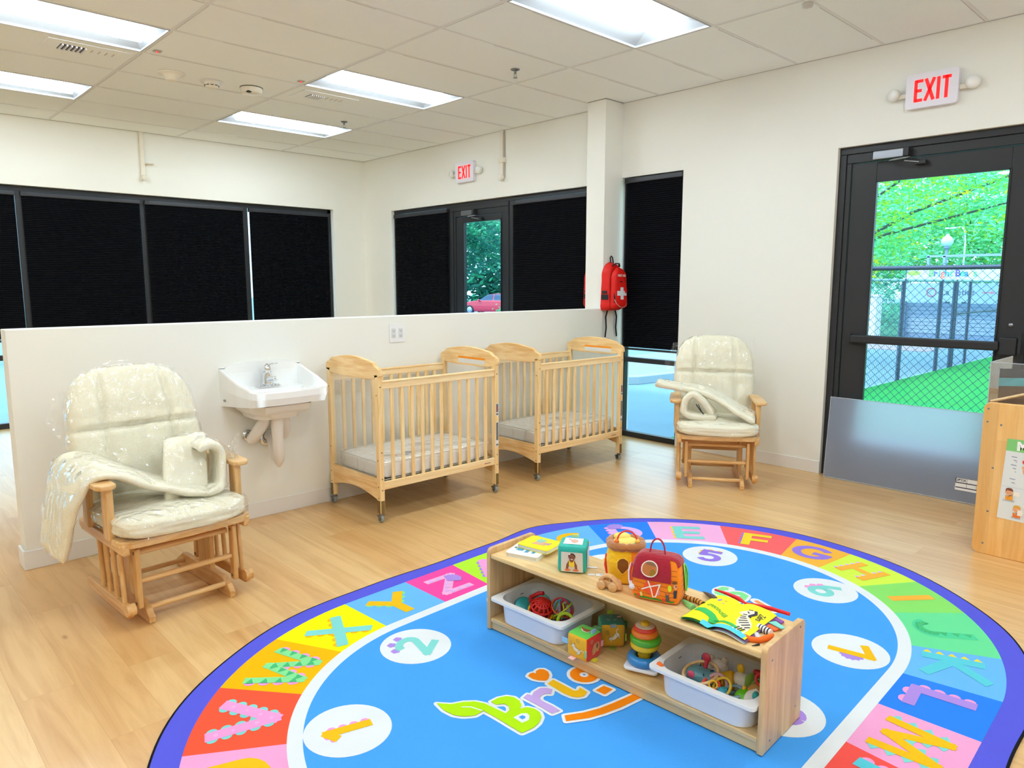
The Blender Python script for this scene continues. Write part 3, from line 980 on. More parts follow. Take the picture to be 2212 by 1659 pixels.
    def glyph(ch, c, d, h, w, m, dec=None, dm=None, sx=1.0, side=1, shape='s'):
        """c centre, d outward (the top of the letter), h height, w stroke; dec = which strokes carry scallops"""
        rgt = Vector((d.y, -d.x))
        def fn(x, y):
            p = c + rgt * x * h * sx + d * y * h
            return W(p.x, p.y)
        if dec is not None:
            for si, sd in dec:
                L_ = G[ch][si]
                P = [Vector(q) for q in L_]
                for a, b in zip(P[:-1], P[1:]):
                    ln = (b - a).length
                    if ln < .2: continue
                    k_ = max(2, int(ln / .2)); t_ = (b - a) / ln; nn = Vector((-t_.y, t_.x)) * sd
                    for q in range(k_):
                        m_ = a + t_ * ln * (q + .5) / k_ + nn * (w * .46)
                        r_ = ln / k_ * .40
                        if shape == 't': pts = [m_ - t_ * r_, m_ + t_ * r_, m_ + nn * r_ * 1.3]
                        else: pts = [m_ + t_ * r_ * math.cos(v_) + nn * r_ * .85 * math.sin(v_) for v_ in [PI * u / 8 for u in range(9)]]
                        mb.poly([fn(p.x, p.y) for p in pts], dm); lift(.00001)
            lift(.0003)
        for L_ in G[ch]:
            mb.stroke(L_, w, m, fn); lift(.00004)
    Zb = Z[0] - .0002
    spec = dict(U=(21, None, None), V=(23, [(0, 1), (0, -1)], 20), W=(27, [(0, -1)], 23), X=(20, [(0, -1), (1, -1)], 21), Y=(21, [(0, -1)], 27), Z=(13, None, None),
                A=(23, [(0, 1)], 22), B=(31, None, None), C=(21, None, None), D=(33, [(0, 1)], 23), E=(20, [(0, -1)], 32), F=(32, [(0, -1)], 29), G=(29, None, None), H=(15, [(0, -1), (1, -1)], 33),
                I=(15, None, None), J=(30, None, None), K=(31, [(0, -1)], 32), L=(22, [(0, -1)], 23), M=(21, [(0, 1)], 20), N=(31, [(0, 1)], 23), O=(22, None, None))
    for ch, (m_, dec, dm) in spec.items():
        if ch == 'O': continue
        c, d, ln = cen[ch]
        Z[0] = Zb
        wide = 1.05 if ch in 'WM' else 1.2
        glyph(ch, c, d, ln * .66, .2 if ch not in 'WM' else .17, m_, dec, dm, wide, shape='t' if ch in 'HMK' else 's')
    # triangles that pattern the W, Z and G; dots on the V
    Z[0] = Zb + .0012
    for ch, mc in (('W', 34), ('Z', 33), ('J', 34)):
        c, d, ln = cen[ch]; rgt = Vector((d.y, -d.x)); h_ = ln * .66
        for L_ in G[ch]:
            P = [Vector(q) for q in L_]
            for a, b in zip(P[:-1], P[1:]):
                k_ = max(1, int((b - a).length / .2)); t_ = (b - a).normalized(); nn = Vector((-t_.y, t_.x))
                for q in range(k_):
                    m_ = a + (b - a) * (q + .5) / k_
                    pts = [m_ - t_ * .07 - nn * .07, m_ + t_ * .07 - nn * .07, m_ + nn * .07]
                    mb.poly([W(*(c + rgt * p.x * h_ * 1.1 + d * p.y * h_)) for p in pts], mc); lift(.00001)
    for ch, mc in (('V', 13),):
        c, d, ln = cen[ch]; rgt = Vector((d.y, -d.x)); h_ = ln * .66
        for (x, y, r_) in ((-.33, .35, .035), (-.24, .12, .025), (-.1, -.2, .035), (.3, .3, .035), (.2, .05, .025), (.09, -.2, .03), (0, -.4, .03)):
            mb.poly([W(*(c + rgt * px * h_ * 1.2 + d * py * h_)) for px, py in circle(x, y, r_, 10)], mc)
    # shells: on the Z and the 7 and the D
    def shell(c, d, r_, m_):
        rgt = Vector((d.y, -d.x))
        P = [Vector((0, -r_ * .6))]
        for i in range(7):
            a = math.radians(170 - i * 160 / 6)
            for q in (-.18, 0, .18):
                b = a - q * .8
                rr = r_ * (1 if q == 0 else .88)
                P.append(Vector((math.cos(b) * rr, math.sin(b) * rr)))
        mb.poly([W(*(c + rgt * p.x + d * p.y)) for p in P], m_)
    c, d, ln = cen['Z']; rgt = Vector((d.y, -d.x)); Z[0] = Zb + .0016
    shell(c + rgt * .045 + d * .035, (rgt + d * .3).normalized(), .055, 22)
    c, d, ln = cen['D']; rgt = Vector((d.y, -d.x)); shell(c + d * .09 - rgt * .03, (d - rgt * .5).normalized(), .06, 22)
    # numbers in white discs
    def loc(p): return Vector(((p[0] - mx) * cr + (p[1] - my) * sr, -(p[0] - mx) * sr + (p[1] - my) * cr))
    discs = [('1', (1.115, 1.952), 21, 23, [(0, 1)]), ('2', (1.603, 2.25), 20, 22, None), ('5', (3.32, 1.957), 29, 21, [(0, -1)]), ('6', (3.33, 1.343), 20, 23, None),
             ('7', (2.83, 1.03), 21, None, None), ('8', (2.235, 1.025), 22, None, None), ('3', (2.2, 2.28), 22, None, None), ('4', (2.84, 2.25), 21, None, None),
             ('9', (1.63, 1.0), 22, None, None), ('0', (1.10, 1.34), 22, None, None)]
    outw = {'1': (-1, .32), '2': (-.55, .84), '5': (.97, .25), '6': (.93, -.37), '7': (.55, -.84), '8': (0, -1), '3': (0, 1), '4': (.4, .9), '9': (-.5, -.85), '0': (-1, -.3)}
    for ch, p, m_, dm, dec in discs:
        c = loc(p); Z[0] = .0092
        mb.poly([W(c.x + x, c.y + y) for x, y in circle(0, 0, .142, 40)], 2)
        Z[0] += .0004
        d = Vector(outw[ch]).normalized()
        if ch == '7':
            rgt = Vector((d.y, -d.x)); shell(c - d * .0 + rgt * .03, (rgt - d * .2).normalized(), .05, 22); Z[0] += .0004
        if ch in '26':
            rgt = Vector((d.y, -d.x))
            for a in (150, 105, 60) if ch == '2' else (200, 170, 140):
                q = c + (rgt * math.cos(math.radians(a)) + d * math.sin(math.radians(a))) * .068 + (d * .03 if ch == '2' else -d * .02)
                mb.poly([W(q.x + x, q.y + y) for x, y in circle(0, 0, .02, 5)], dm)
            Z[0] += .0003
        glyph(ch, c, d, .16, .2, m_, dec, dm, 1.15)
    # the logo lettering
    green = [[1.415, 1.869], [1.448, 1.83], [1.488, 1.811], [1.519, 1.785], [1.535, 1.753], [1.542, 1.702], [1.548, 1.661], [1.569, 1.665], [1.584, 1.684], [1.583, 1.704], [1.568, 1.715], [1.557, 1.721], [1.559, 1.747], [1.592, 1.746], [1.621, 1.734], [1.635, 1.711], [1.634, 1.681], [1.621, 1.658], [1.603, 1.647], [1.627, 1.635], [1.638, 1.611], [1.636, 1.584], [1.621, 1.562], [1.591, 1.545], [1.556, 1.539], [1.512, 1.545], [1.51, 1.576], [1.509, 1.625], [1.507, 1.674], [1.503, 1.723], [1.465, 1.722], [1.433, 1.744], [1.413, 1.775], [1.407, 1.819]]
    hole = [[1.55, 1.625], [1.585, 1.623], [1.6, 1.61], [1.596, 1.594], [1.577, 1.579], [1.55, 1.583]]
    holeb = [[1.564, 1.614], [1.58, 1.613], [1.583, 1.601], [1.575, 1.594], [1.563, 1.596]]
    rr_ = [[1.656, 1.686], [1.683, 1.692], [1.688, 1.675], [1.709, 1.686], [1.743, 1.688], [1.76, 1.674], [1.769, 1.652], [1.743, 1.635], [1.732, 1.649], [1.711, 1.652], [1.694, 1.641], [1.69, 1.627], [1.694, 1.584], [1.693, 1.545], [1.66, 1.551], [1.661, 1.598], [1.659, 1.647]]
    ii = [[1.783, 1.69], [1.818, 1.694], [1.819, 1.646], [1.819, 1.592], [1.832, 1.584], [1.85, 1.593], [1.847, 1.554], [1.818, 1.545], [1.796, 1.555], [1.784, 1.573], [1.779, 1.609]]
    heart = [[1.768, 1.775], [1.784, 1.782], [1.798, 1.779], [1.802, 1.768], [1.814, 1.779], [1.832, 1.78], [1.845, 1.768], [1.844, 1.745], [1.832, 1.726], [1.809, 1.709], [1.793, 1.707], [1.776, 1.726], [1.766, 1.748]]
    gst = [[1.876, 1.541], [1.921, 1.54], [1.926, 1.502], [1.879, 1.501]]
    swoosh = [[1.683, 1.515], [1.744, 1.481], [1.802, 1.46], [1.86, 1.448], [1.926, 1.437], [2.025, 1.426], [2.033, 1.391], [1.93, 1.404], [1.856, 1.413], [1.791, 1.428], [1.732, 1.448], [1.662, 1.489]]
    S_ = [[3.004, 1.664], [2.995, 1.684], [2.958, 1.689], [2.929, 1.674], [2.925, 1.649], [2.949, 1.635], [2.985, 1.621], [3.0, 1.599], [2.991, 1.574], [2.949, 1.565], [2.918, 1.575], [2.913, 1.592]]
    N1 = [[2.979, 1.513], [2.96, 1.461], [2.942, 1.413]]; N2 = [[2.916, 1.514], [2.927, 1.462], [2.935, 1.409]]
    ring = circle(1.926, 1.638, .035, 20)
    Z[0] = .0089
    def soft(P, w_, m_, closed=False):      # a ribbon with round joints; every piece lies a hair above the last
        n_ = len(P)
        for i in range(n_ if closed else n_ - 1):
            mb.stroke([P[i], P[(i + 1) % n_]], w_, m_, PW); lift(.00001)
        for p in P: mb.poly([PW(x, y) for x, y in circle(p[0], p[1], w_ / 2, 10)], m_); lift(.00001)
    for P in (green, rr_, ii, heart, gst, swoosh): soft(P, .022, 2, True)
    mb.stroke(ring, .06, 2, PW, True); lift(.00005); soft(S_, .062, 2); soft(N1, .05, 2); soft(N2, .05, 2)
    lift(.0002); Zf = Z[0]
    fill(green, 25, PW); fill(rr_, 24, PW); fill(ii, 21, PW); fill(heart, 26, PW); fill(gst, 26, PW); fill(swoosh, 26, PW)
    mb.stroke(ring, .036, 26, PW, True); mb.stroke(S_, .034, 27, PW); mb.stroke(N1, .022, 28, PW); lift(.00005); mb.stroke(N2, .022, 28, PW)
    Z[0] = Zf + .0003
    fill(hole, 2, PW); mb.stroke([[1.463, 1.791], [1.486, 1.769], [1.500, 1.726]], .005, 2, PW)
    lift(.0003); fill(holeb, 1, PW)
    o = mb.build('alphabet_rug', mats)
    return tag(o, 'large oval alphabet and number rug in bright colours on the oak floor', 'rug')
build_rug()
RUGZ = .0122

# ============================================================ CRIBS
m_pine = wood('crib_pine', 'fee2ae', 'efbf76', 2, .4)
m_pine_x = wood('crib_pine_rails', 'fee5b6', 'f2c888', 0, .4)
m_pine_y = wood('crib_pine_ends', 'fcdca4', 'e6b066', 1, .4)
m_brass = mat('antique_brass', '8d7f5c', .35, 1)
m_wheel = mat('grey_rubber', '8f9694', .5)
m_clear = glassy('clear_acrylic', (.98, .985, .985), .10, white=.03)
m_mattress = mat('mattress_white', 'ffffff', .45, coat=.3)
m_film = glassy('plastic_film', (.998, .998, .998), .34, .07, bump=.9, bscale=17)

def make_crib():
    t = thing('baby_crib', 'x', 'crib', (0, 0, 0), 0, 'wooden cribs along the half wall')
    Lx, Wy = .975, .60
    pw, pd = .032, .038
    def end(x0):
        # end cap with its ogee arch, profile in y-z
        prof = [(-.012, .905), (-.012, .925), (-.006, .945), (.012, .958), (.035, .964), (.06, .985)]
        prof += [(.06 + (Wy - .12) * i / 14, .985 + .027 * math.sin(PI * i / 14)) for i in range(1, 14)]
        prof += [(Wy - .06, .985), (Wy - .035, .964), (Wy - .012, .958), (Wy + .006, .945), (Wy + .012, .925), (Wy + .012, .905)]
        prof += [(Wy - .06, .885), (Wy - .15, .878), (.15, .878), (.06, .885)]
        M = frame((x0, 0, 0), (0, 1, 0), (0, 0, 1))
        MB().prism(prof, 0, .028, M=M).build('end_cap_rail', m_pine_y, t, bevel=.004)
        lo = [(.03, .272), (Wy - .03, .272), (Wy - .03, .14)] + [(Wy - .03 - (Wy - .06) * i / 12, .14 + .04 * math.sin(PI * i / 12)) for i in range(1, 12)] + [(.03, .14)]
        MB().prism(lo, .003, .025, M=M).build('end_board', m_pine_y, t, bevel=.002)
        MB().box((x0 + .011, .03, .272), (x0 + .016, Wy - .03, .885)).build('clear_end_panel', m_clear, t)
    end(0.0); end(Lx - .028)
    for i, x in enumerate((0, Lx - pw)):
        for j, y in enumerate((0, Wy - pd)):
            p = MB().box((x, y, .062), (x + pw, y + pd, .915)).build('post', m_pine, t, bevel=.003)
            MB().box((x + .004, y - .002 if j == 0 else y + pd - .001, .062), (x + pw - .004, y + .001 if j == 0 else y + pd + .002, .14)).box(
                (x - .002 if i == 0 else x + pw - .001, y + .004, .062), (x + .001 if i == 0 else x + pw + .002, y + pd - .004, .14)).build('corner_plate', m_brass, p)
            for z in (.205, .275, .44, .84):
                MB().cyl((x + pw / 2, y - .001 if j == 0 else y + pd - .001, z), (x + pw / 2, y + .001 if j == 0 else y + pd + .001, z), .0045, 10).build('bolt_head', m_brass, p)
                MB().cyl((x - .001 if i == 0 else x + pw - .001, y + pd / 2, z - .05), (x + .001 if i == 0 else x + pw + .001, y + pd / 2, z - .05), .0045, 10).build('bolt_head', m_brass, p)
            cx, cyy = x + pw / 2, y + pd / 2
            c = MB().cyl((cx, cyy, .058), (cx, cyy, .045), .012).box((cx - .017, cyy - .012, .045), (cx + .017, cyy + .012, .05))
            c.box((cx - .017, cyy - .006, .022), (cx - .013, cyy + .012, .047)).box((cx + .013, cyy - .006, .022), (cx + .017, cyy + .012, .047)).box((cx - .014, cyy + .015, .035), (cx + .014, cyy + .03, .043))
            ca = c.build('caster', m_steel, t)
            MB().lathe([(0, -.011), (.02, -.011), (.0255, -.007), (.0255, .007), (.02, .011), (0, .011)], 24, M=T(cx, cyy + .004, .0256) @ RY(PI / 2)).build('wheel', m_wheel, ca)
            MB().lathe([(0, -.0125), (.012, -.0115), (.014, 0), (.012, .0115), (0, .0125)], 16, M=T(cx, cyy + .004, .0256) @ RY(PI / 2)).build('hub', m_dark, ca)
    for y in (.006, Wy - .006 - .022):
        MB().box((pw, y, .826), (Lx - pw, y + .022, .876)).box((pw, y - .004, .866), (Lx - pw, y + .026, .872)).build('top_rail', m_pine_x, t, bevel=.003)
        MB().box((pw, y, .205), (Lx - pw, y + .022, .254)).build('bottom_rail', m_pine_x, t, bevel=.003)
        for i in range(11):
            x = pw + (Lx - 2 * pw) * (i + 1) / 12
            MB().box((x - .0115, y + .004, .25), (x + .0115, y + .018, .83)).build('slat', m_pine, t, bevel=.003)
    MB().box((pw, .03, .222), (Lx - pw, Wy - .03, .232)).build('mattress_board', mat('board_grey', '9a9794', .6), t)
    # labels on the right post and the orange and white notice on the right end cap
    a = MB(); a.box((Lx - pw + .004, -.0012, .55), (Lx - .004, -.0002, .635)).box((Lx - pw + .004, -.0012, .33), (Lx - .004, -.0002, .505))
    lb = a.build('warning_sticker', mat('sticker_white', 'e8e8ea', .4), t)
    a = MB()
    for z0, z1, k_ in ((.575, .632, 0), (.378, .502, 0), (.555, .567, 0), (.34, .352, 0)):
        a.box((Lx - pw + .007, -.0018, z0), (Lx - .007, -.0012, z1))
    a.build('sticker_print', mat('sticker_dark', '6f6f6c', .5), lb)
    a = MB().box((Lx - pw + .010, -.0024, .60), (Lx - .010, -.0018, .612)).box((Lx - pw + .014, -.0024, .58), (Lx - .012, -.0018, .605))
    a.build('sticker_red', mat('sticker_red', 'b24a50', .5), lb)
    e = MB().box((Lx - .0305, .11, .925), (Lx - .0285, .40, .940)).build('orange_notice', mat('notice_orange', 'ff9a12', .5), t)
    MB().box((Lx - .0305, .11, .893), (Lx - .0285, .40, .925)).build('notice_text_panel', mat('notice_paper', 'e4e4e0', .5), e)
    a = MB().box((Lx - .125, .0055 - .0004, .223), (Lx - .118, .0062, .231), 0).box((Lx - .115, .0055 - .0004, .225), (Lx - .072, .0062, .229), 1)
    a.build('maker_mark', [mat('mark_red', 'd8262c', .5), mat('mark_dark', '5a4a3a', .5)], t)
    return t

def softpad(hx, hy, hz, p=6, n=18, wr=.0, seed=0, fn=None):
    """a stuffed rectangular pad as a closed surface (six welded faces are kept separate grids)"""
    mb = MB()
    def sq(a, b, c):
        k_ = (abs(a) ** p + abs(b) ** p + abs(c) ** p) ** (1 / p)
        q = Vector((a / k_ * hx, b / k_ * hy, c / k_ * hz))
        if wr: q += q.normalized() * wr * noise.noise(Vector((a * 3 + seed, b * 3, c * 3)))
        return fn(q) if fn else q
    F = [lambda u, v: sq(u, v, 1), lambda u, v: sq(v, u, -1), lambda u, v: sq(1, u, v), lambda u, v: sq(-1, v, u), lambda u, v: sq(v, 1, u), lambda u, v: sq(u, -1, v)]
    for f in F: mb.grid(lambda a, b, f=f: f(2 * a - 1, 2 * b - 1), n, n)
    return mb

def make_mattress():
    t = thing('crib_mattress', 'x', 'mattress', (0, 0, 0), 0, 'wrapped crib mattresses')
    softpad(.445, .262, .055, 9, 20).build('mattress_body', m_mattress, t)
    for z in (.051, -.051):
        P = rrect(-.443, -.26, .443, .26, .03, 5)
        MB().tube([(x, y, z) for x, y in P], .0032, 6, closed=True).build('piping', mat('piping_cream', 'e3ddd2', .5), t)
    softpad(.450, .267, .060, 12, 26, .006, 3).build('plastic_wrap', m_film, t)
    a = MB()
    rg_ = random.Random(5)
    for (cx, cy, cc) in ((-.27, -.13, 0), (-.2, -.16, 1), (-.15, -.12, 1), (-.3, -.09, 2)):
        a.poly([(x, y, .0565) for x, y in circle(cx, cy, .028, 9, .016, rot=rg_.random() * 3)], cc)
    for i in range(7):
        a.box((-.02 + .0 * i, -.03 + i * .018, .0563), (.10 + .03 * (i % 3), -.026 + i * .018, .0566), 3)
    a.build('printed_wrap_lettering', [mat('print_pink', 'e9b3b0', .5), mat('print_blue', '7da3dc', .5), mat('print_cream', 'e6dfcf', .5), mat('print_brown', 'c7b8ae', .5)], t)
    return t

crib = make_crib()
crib.location = (2.351, 3.635, 0)
crib['label'] = 'light pine crib nearest the sink'
mt = make_mattress(); mt.location = (2.351 + .4875, 3.635 + .30, .308); mt['label'] = 'white mattress wrapped in plastic in the crib nearest the sink'
copy_thing(crib, (3.726, 3.646, 0), -.02, 'light pine crib nearest the column and narrow window')
copy_thing(mt, (3.726 + .4875 + .006, 3.646 + .29, .308), -.02, 'white mattress wrapped in plastic in the crib nearest the column')

# ============================================================ GLIDER CHAIRS
m_gw = wood('glider_beech', 'e8bd80', 'cb9350', 2, .4)
m_gwx = wood('glider_beech_x', 'ecc48a', 'd29b5a', 0, .4)
m_gwy = wood('glider_beech_y', 'e6b87a', 'c88e50', 1, .4)
m_cush = mat('cream_cushion_cloth', 'fdf7de', .8, bump=.8, bscale=320, spec=.2, sheen=.15)

def cushion_surface(hx, hz, T_, seams_x, seams_z, corner, wr, seed, off=0.0, front_only=False):
    """back pad standing in local x-z; returns fn(u, v, side)"""
    def f(u, v, side):
        x = 2 * u - 1; z = 2 * v - 1
        # round the outline: squircle
        p = corner
        k_ = max(abs(x), abs(z))
        if k_ > 1e-6:
            s_ = k_ / ((abs(x) ** p + abs(z) ** p) ** (1 / p))
        else: s_ = 1
        X, Zz = x * s_, z * s_
        e = max(0.0, 1 - max(abs(x), abs(z)) ** 5)
        th = T_ * (e ** .42)
        for sx in seams_x: th *= 1 - .28 * math.exp(-((X - sx) / .045) ** 2)
        for sz in seams_z: th *= 1 - .38 * math.exp(-((Zz - sz) / .03) ** 2)
        nz = noise.noise(Vector((X * 3 + seed, Zz * 3, side))) * wr * e
        nz += noise.noise(Vector((X * 9 + seed, Zz * 9, side))) * wr * .4 * e
        y = -side * (th / 2 + nz) 
        if off: y -= side * off
        return Vector((X * (hx + off) * (1 - .06 * max(0, Zz)), y, (Zz + 1) * hz * 1.0 + off * Zz))
    return f

def make_glider():
    t = thing('glider_chair', 'x', 'rocking chair', (0, 0, 0), 0, 'wooden glider chairs with wrapped cream cushions')
    # local: x to the sitter's left = picture right, -y = front of the chair, z up
    for s_ in (-1, 1):
        pr = [(-.0, 0), (.60, 0), (.60, .035), (.52, .085), (.09, .085), (.03, .06), (0, .03)]
        M = frame((s_ * .18 - .014, 0, 0), (0, 1, 0), (0, 0, 1))
        MB().prism(pr, 0, .028, M=M).build('base_runner', m_gwy, t, bevel=.005)
        MB().box((s_ * .18 - .012, .20, .08), (s_ * .18 + .012, .33, .31)).build('base_upright', m_gw, t, bevel=.004)
        # swing side frame
        pr = [(.0, .058), (.02, .045), (.50, .045), (.52, .06), (.52, .085), (.50, .10), (.02, .10), (0, .09)]
        M = frame((s_ * .262 - .013, 0, 0), (0, 1, 0), (0, 0, 1))
        MB().prism(pr, 0, .026, M=M).build('lower_side_rail', m_gwy, t, bevel=.006)
        for q in range(4):
            y = .07 + q * .085
            MB().cyl((s_ * .262, y, .095), (s_ * .262, y + .02, .335), .0105, 12).build('spindle', m_gw, t)
        MB().prism([(.0, .325), (.52, .325), (.55, .34), (.55, .372), (.0, .372)], 0, .03, M=frame((s_ * .265 - .015, 0, 0), (0, 1, 0), (0, 0, 1))).build('seat_side_rail', m_gwy, t, bevel=.005)
        MB().prism([(-.022, .335), (.022, .335), (.022, .07), (-.022, .07)], 0, .022, M=frame((s_ * .213 - .011, .045, 0), (0, 1, 0), (0, 0, 1))).build('front_swing_arm', m_gw, t, bevel=.006)
        MB().prism([(-.02, .33), (.02, .33), (.02, .07), (-.02, .07)], 0, .02, M=frame((s_ * .213 - .01, .45, 0), (0, 1, 0), (0, 0, 1))).build('rear_swing_arm', m_gw, t, bevel=.006)
        a = MB()
        for (y, z) in ((.045, .09), (.045, .315), (.45, .09), (.45, .315)): a.cyl((s_ * .226, y, z), (s_ * .20, y, z), .008, 10)
        a.build('pivot_bolts', m_brass, t)
        MB().cyl((s_ * .262 - .018, .012, .085), (s_ * .262 + .018, .012, .085), .026, 18).build('rail_knuckle', m_gwy, t)
        # arm: post and rest
        MB().prism([(.10, .372), (.165, .372), (.165, .60), (.10, .60)], 0, .03, M=frame((s_ * .282 - .015, 0, 0), (0, 1, 0), (0, 0, 1))).build('arm_post', m_gw, t, bevel=.004)
        MB().prism([(.36, .372), (.42, .372), (.42, .60), (.36, .60)], 0, .03, M=frame((s_ * .282 - .015, 0, 0), (0, 1, 0), (0, 0, 1))).build('arm_post', m_gw, t, bevel=.004)
        w0, w1 = .255, .335
        P = [(w0, .09), (w0 + .02, .07), (w1 - .015, .075), (w1, .10), (w1 + .003, .2), (w1 - .01, .46), (w0, .48)]
        MB().prism([(x * s_, y) for x, y in P], .598, .622).build('armrest', m_gwx, t, bevel=.007, seg=3)
        # back stiles
        MB().prism([(.47, .372), (.51, .372), (.685, .93), (.645, .93)], 0, .03, M=frame((s_ * .205 - .015, 0, 0), (0, 1, 0), (0, 0, 1))).build('back_stile', m_gw, t, bevel=.004)
    MB().cyl((-.18, .055, .055), (.18, .055, .055), .0125, 14).build('front_stretcher', m_gwx, t)
    MB().cyl((-.18, .50, .055), (.18, .50, .055), .0125, 14).build('rear_stretcher', m_gwx, t)
    MB().cyl((-.205, .05, .185), (.205, .05, .185), .0125, 14).build('swing_bar', m_gwx, t)
    MB().cyl((-.205, .09, .30), (.205, .09, .30), .0125, 14).build('upper_bar', m_gwx, t)
    MB().cyl((-.205, .44, .20), (.205, .44, .20), .0125, 14).build('rear_bar', m_gwx, t)
    MB().box((-.24, .28, .27), (.24, .31, .315)).build('cross_rail', m_gwx, t, bevel=.004)
    P = [(-.29, .10), (-.285, .02), (-.24, -.012), (0, -.028), (.24, -.012), (.285, .02), (.29, .10)]
    MB().prism(P, .352, .384).build('front_seat_rail', m_gwx, t, bevel=.006)
    MB().box((-.26, .09, .366), (.26, .50, .378)).build('seat_panel', m_gwx, t)
    MB().box((-.205, .64, .875), (.205, .672, .925)).box((-.22, .50, .42), (.22, .53, .47)).build('back_rail', m_gwx, t, bevel=.004)
    # seat cushion
    def seatfn(q):
        z = q.z
        if z > 0: z *= 1 + .25 * math.exp(-(q.x / .2) ** 2 - ((q.y) / .2) ** 2)
        z += .012 * noise.noise(Vector((q.x * 5, q.y * 5, 2)))
        if q.y < -.2: z -= (-.2 - q.y) * .18
        return Vector((q.x, q.y, z))
    sc_ = softpad(.285, .265, .048, 5, 20, .006, 1, seatfn); sc_.M = I4
    o = sc_.build('seat_cushion', m_cush, t); o.location = (0, .225, .432)
    sc_ = softpad(.291, .272, .055, 6, 34, .012, 7, seatfn)
    w_ = sc_.build('plastic_wrap', m_film, o)
    # back cushion
    f = cushion_surface(.30, .325, .15, (-.50, .50), (.08,), 3.5, .012, 2)
    a = MB()
    for sd in (1, -1): a.grid(lambda u, v, sd=sd: f(u if sd > 0 else 1 - u, v, sd), 44, 44)
    o = a.build('back_cushion', m_cush, t)
    o.location = (0, .47, .43); o.rotation_euler = (math.radians(-16), 0, 0)
    f2 = cushion_surface(.30, .325, .15, (-.50, .50), (.08,), 3.2, .016, 9, off=.008)
    a = MB()
    def crumple(p):
        return p + Vector((0, -.010 * (1 - abs(noise.noise(Vector((p.x * 26, p.y * 9, p.z * 9))) * 2.2)) * (.5 + noise.noise(p * 5)), 0)) + Vector((noise.noise(p * 11), 0, noise.noise(p * 11 + Vector((5, 0, 0))))) * .004
    for sd in (1, -1): a.grid(lambda u, v, sd=sd: crumple(f2(u if sd > 0 else 1 - u, v, sd)), 96, 96)
    # loose edges of the bag flaring past the cushion
    def flap(pts, w0_, nrm):
        P = [Vector(p) for p in pts]
        def g(u, v):
            q = u * (len(P) - 1); i = min(int(q), len(P) - 2); e = P[i].lerp(P[i + 1], q - i)
            d = Vector(nrm)
            return e + d * (w0_ * v * (.6 + .5 * noise.noise(e * 6))) + Vector((0, .03 * noise.noise(e * 16 + d * v * 2), .02 * noise.noise(e * 19))) * v
        a.grid(g, 26, 8)
    flap([(-.27, -.02, .3), (-.29, -.02, .42), (-.27, -.02, .58)], .10, (-1, 0, .1))
    flap([(-.2, 0, .62), (-.05, 0, .655), (.1, 0, .655), (.24, 0, .6)], .03, (0, 0, 1))
    flap([(.27, -.02, .62), (.29, -.02, .5), (.3, -.02, .2), (.29, -.02, .05)], .04, (1, 0, .1))
    a.build('plastic_wrap', m_film, o)
    return t

g1 = make_glider()
a1 = math.atan2(.022, .362)
g1.location = (1.086, 3.213, 0); g1.rotation_euler = (0, 0, a1)
g1['label'] = 'wooden glider chair with plastic wrapped cream cushions left of the sink'
g2x = math.atan2(-.295, .208)
copy_thing(g1, (4.511, 2.632, 0), g2x, 'glider chair with plastic wrapped cream cushions standing by the narrow window')

def sheetpad(name, lab, path, wdir, w, th, loc, rz, mcloth=m_cush, taper=None, wrap=True):
    """a quilted pad that follows a path (list of points), extended along wdir"""
    t = thing(name, lab, 'cushion', loc, rz, 'loose wrapped cushions on the gliders')
    P = [Vector(p) for p in path]
    # resample by Catmull-Rom
    Q = []
    for i in range(len(P) - 1):
        p0 = P[max(0, i - 1)]; p1 = P[i]; p2 = P[i + 1]; p3 = P[min(len(P) - 1, i + 2)]
        for k_ in range(6):
            s_ = k_ / 6
            Q.append(.5 * ((2 * p1) + (p2 - p0) * s_ + (2 * p0 - 5 * p1 + 4 * p2 - p3) * s_ * s_ + (3 * p1 - p0 - 3 * p2 + p3) * s_ ** 3))
    Q.append(P[-1])
    wd = Vector(wdir).normalized(); n = len(Q)
    def surf(off, wrk, seed):
        def g(u, v):
            i = min(int(round(v * (n - 1))), n - 1)
            p = Q[i]; tt = (Q[min(i + 1, n - 1)] - Q[max(i - 1, 0)]).normalized()
            nn = tt.cross(wd).normalized()
            an = 2 * PI * u
            cw, sw = math.cos(an), math.sin(an)
            ww = w / 2 * (taper(v) if taper else 1)
            ex = min(1.0, min(v, 1 - v) * (n - 1) / 2.2); ex = math.sqrt(max(0, 1 - (1 - ex) ** 2)) if ex < 1 else 1
            X = (abs(cw) ** .35) * (1 if cw > 0 else -1) * (ww * (.86 + .14 * ex) + off)
            Y = (abs(sw) ** .8) * (1 if sw > 0 else -1) * (th / 2 * (.12 + .88 * ex) + off)
            q = p + wd * X + nn * Y
            return q + nn * wrk * noise.noise(q * 14 + Vector((seed, 0, 0))) + wd * wrk * .6 * noise.noise(q * 10)
        return g
    a = MB(); a.grid(surf(0, .006, 1), 36, n - 1, cu=True)
    a.build('pad', mcloth, t)
    if wrap:
        a = MB(); a.grid(surf(.006, .016, 4), 40, n - 1, cu=True)
        a.build('plastic_wrap', m_film, t)
    return t
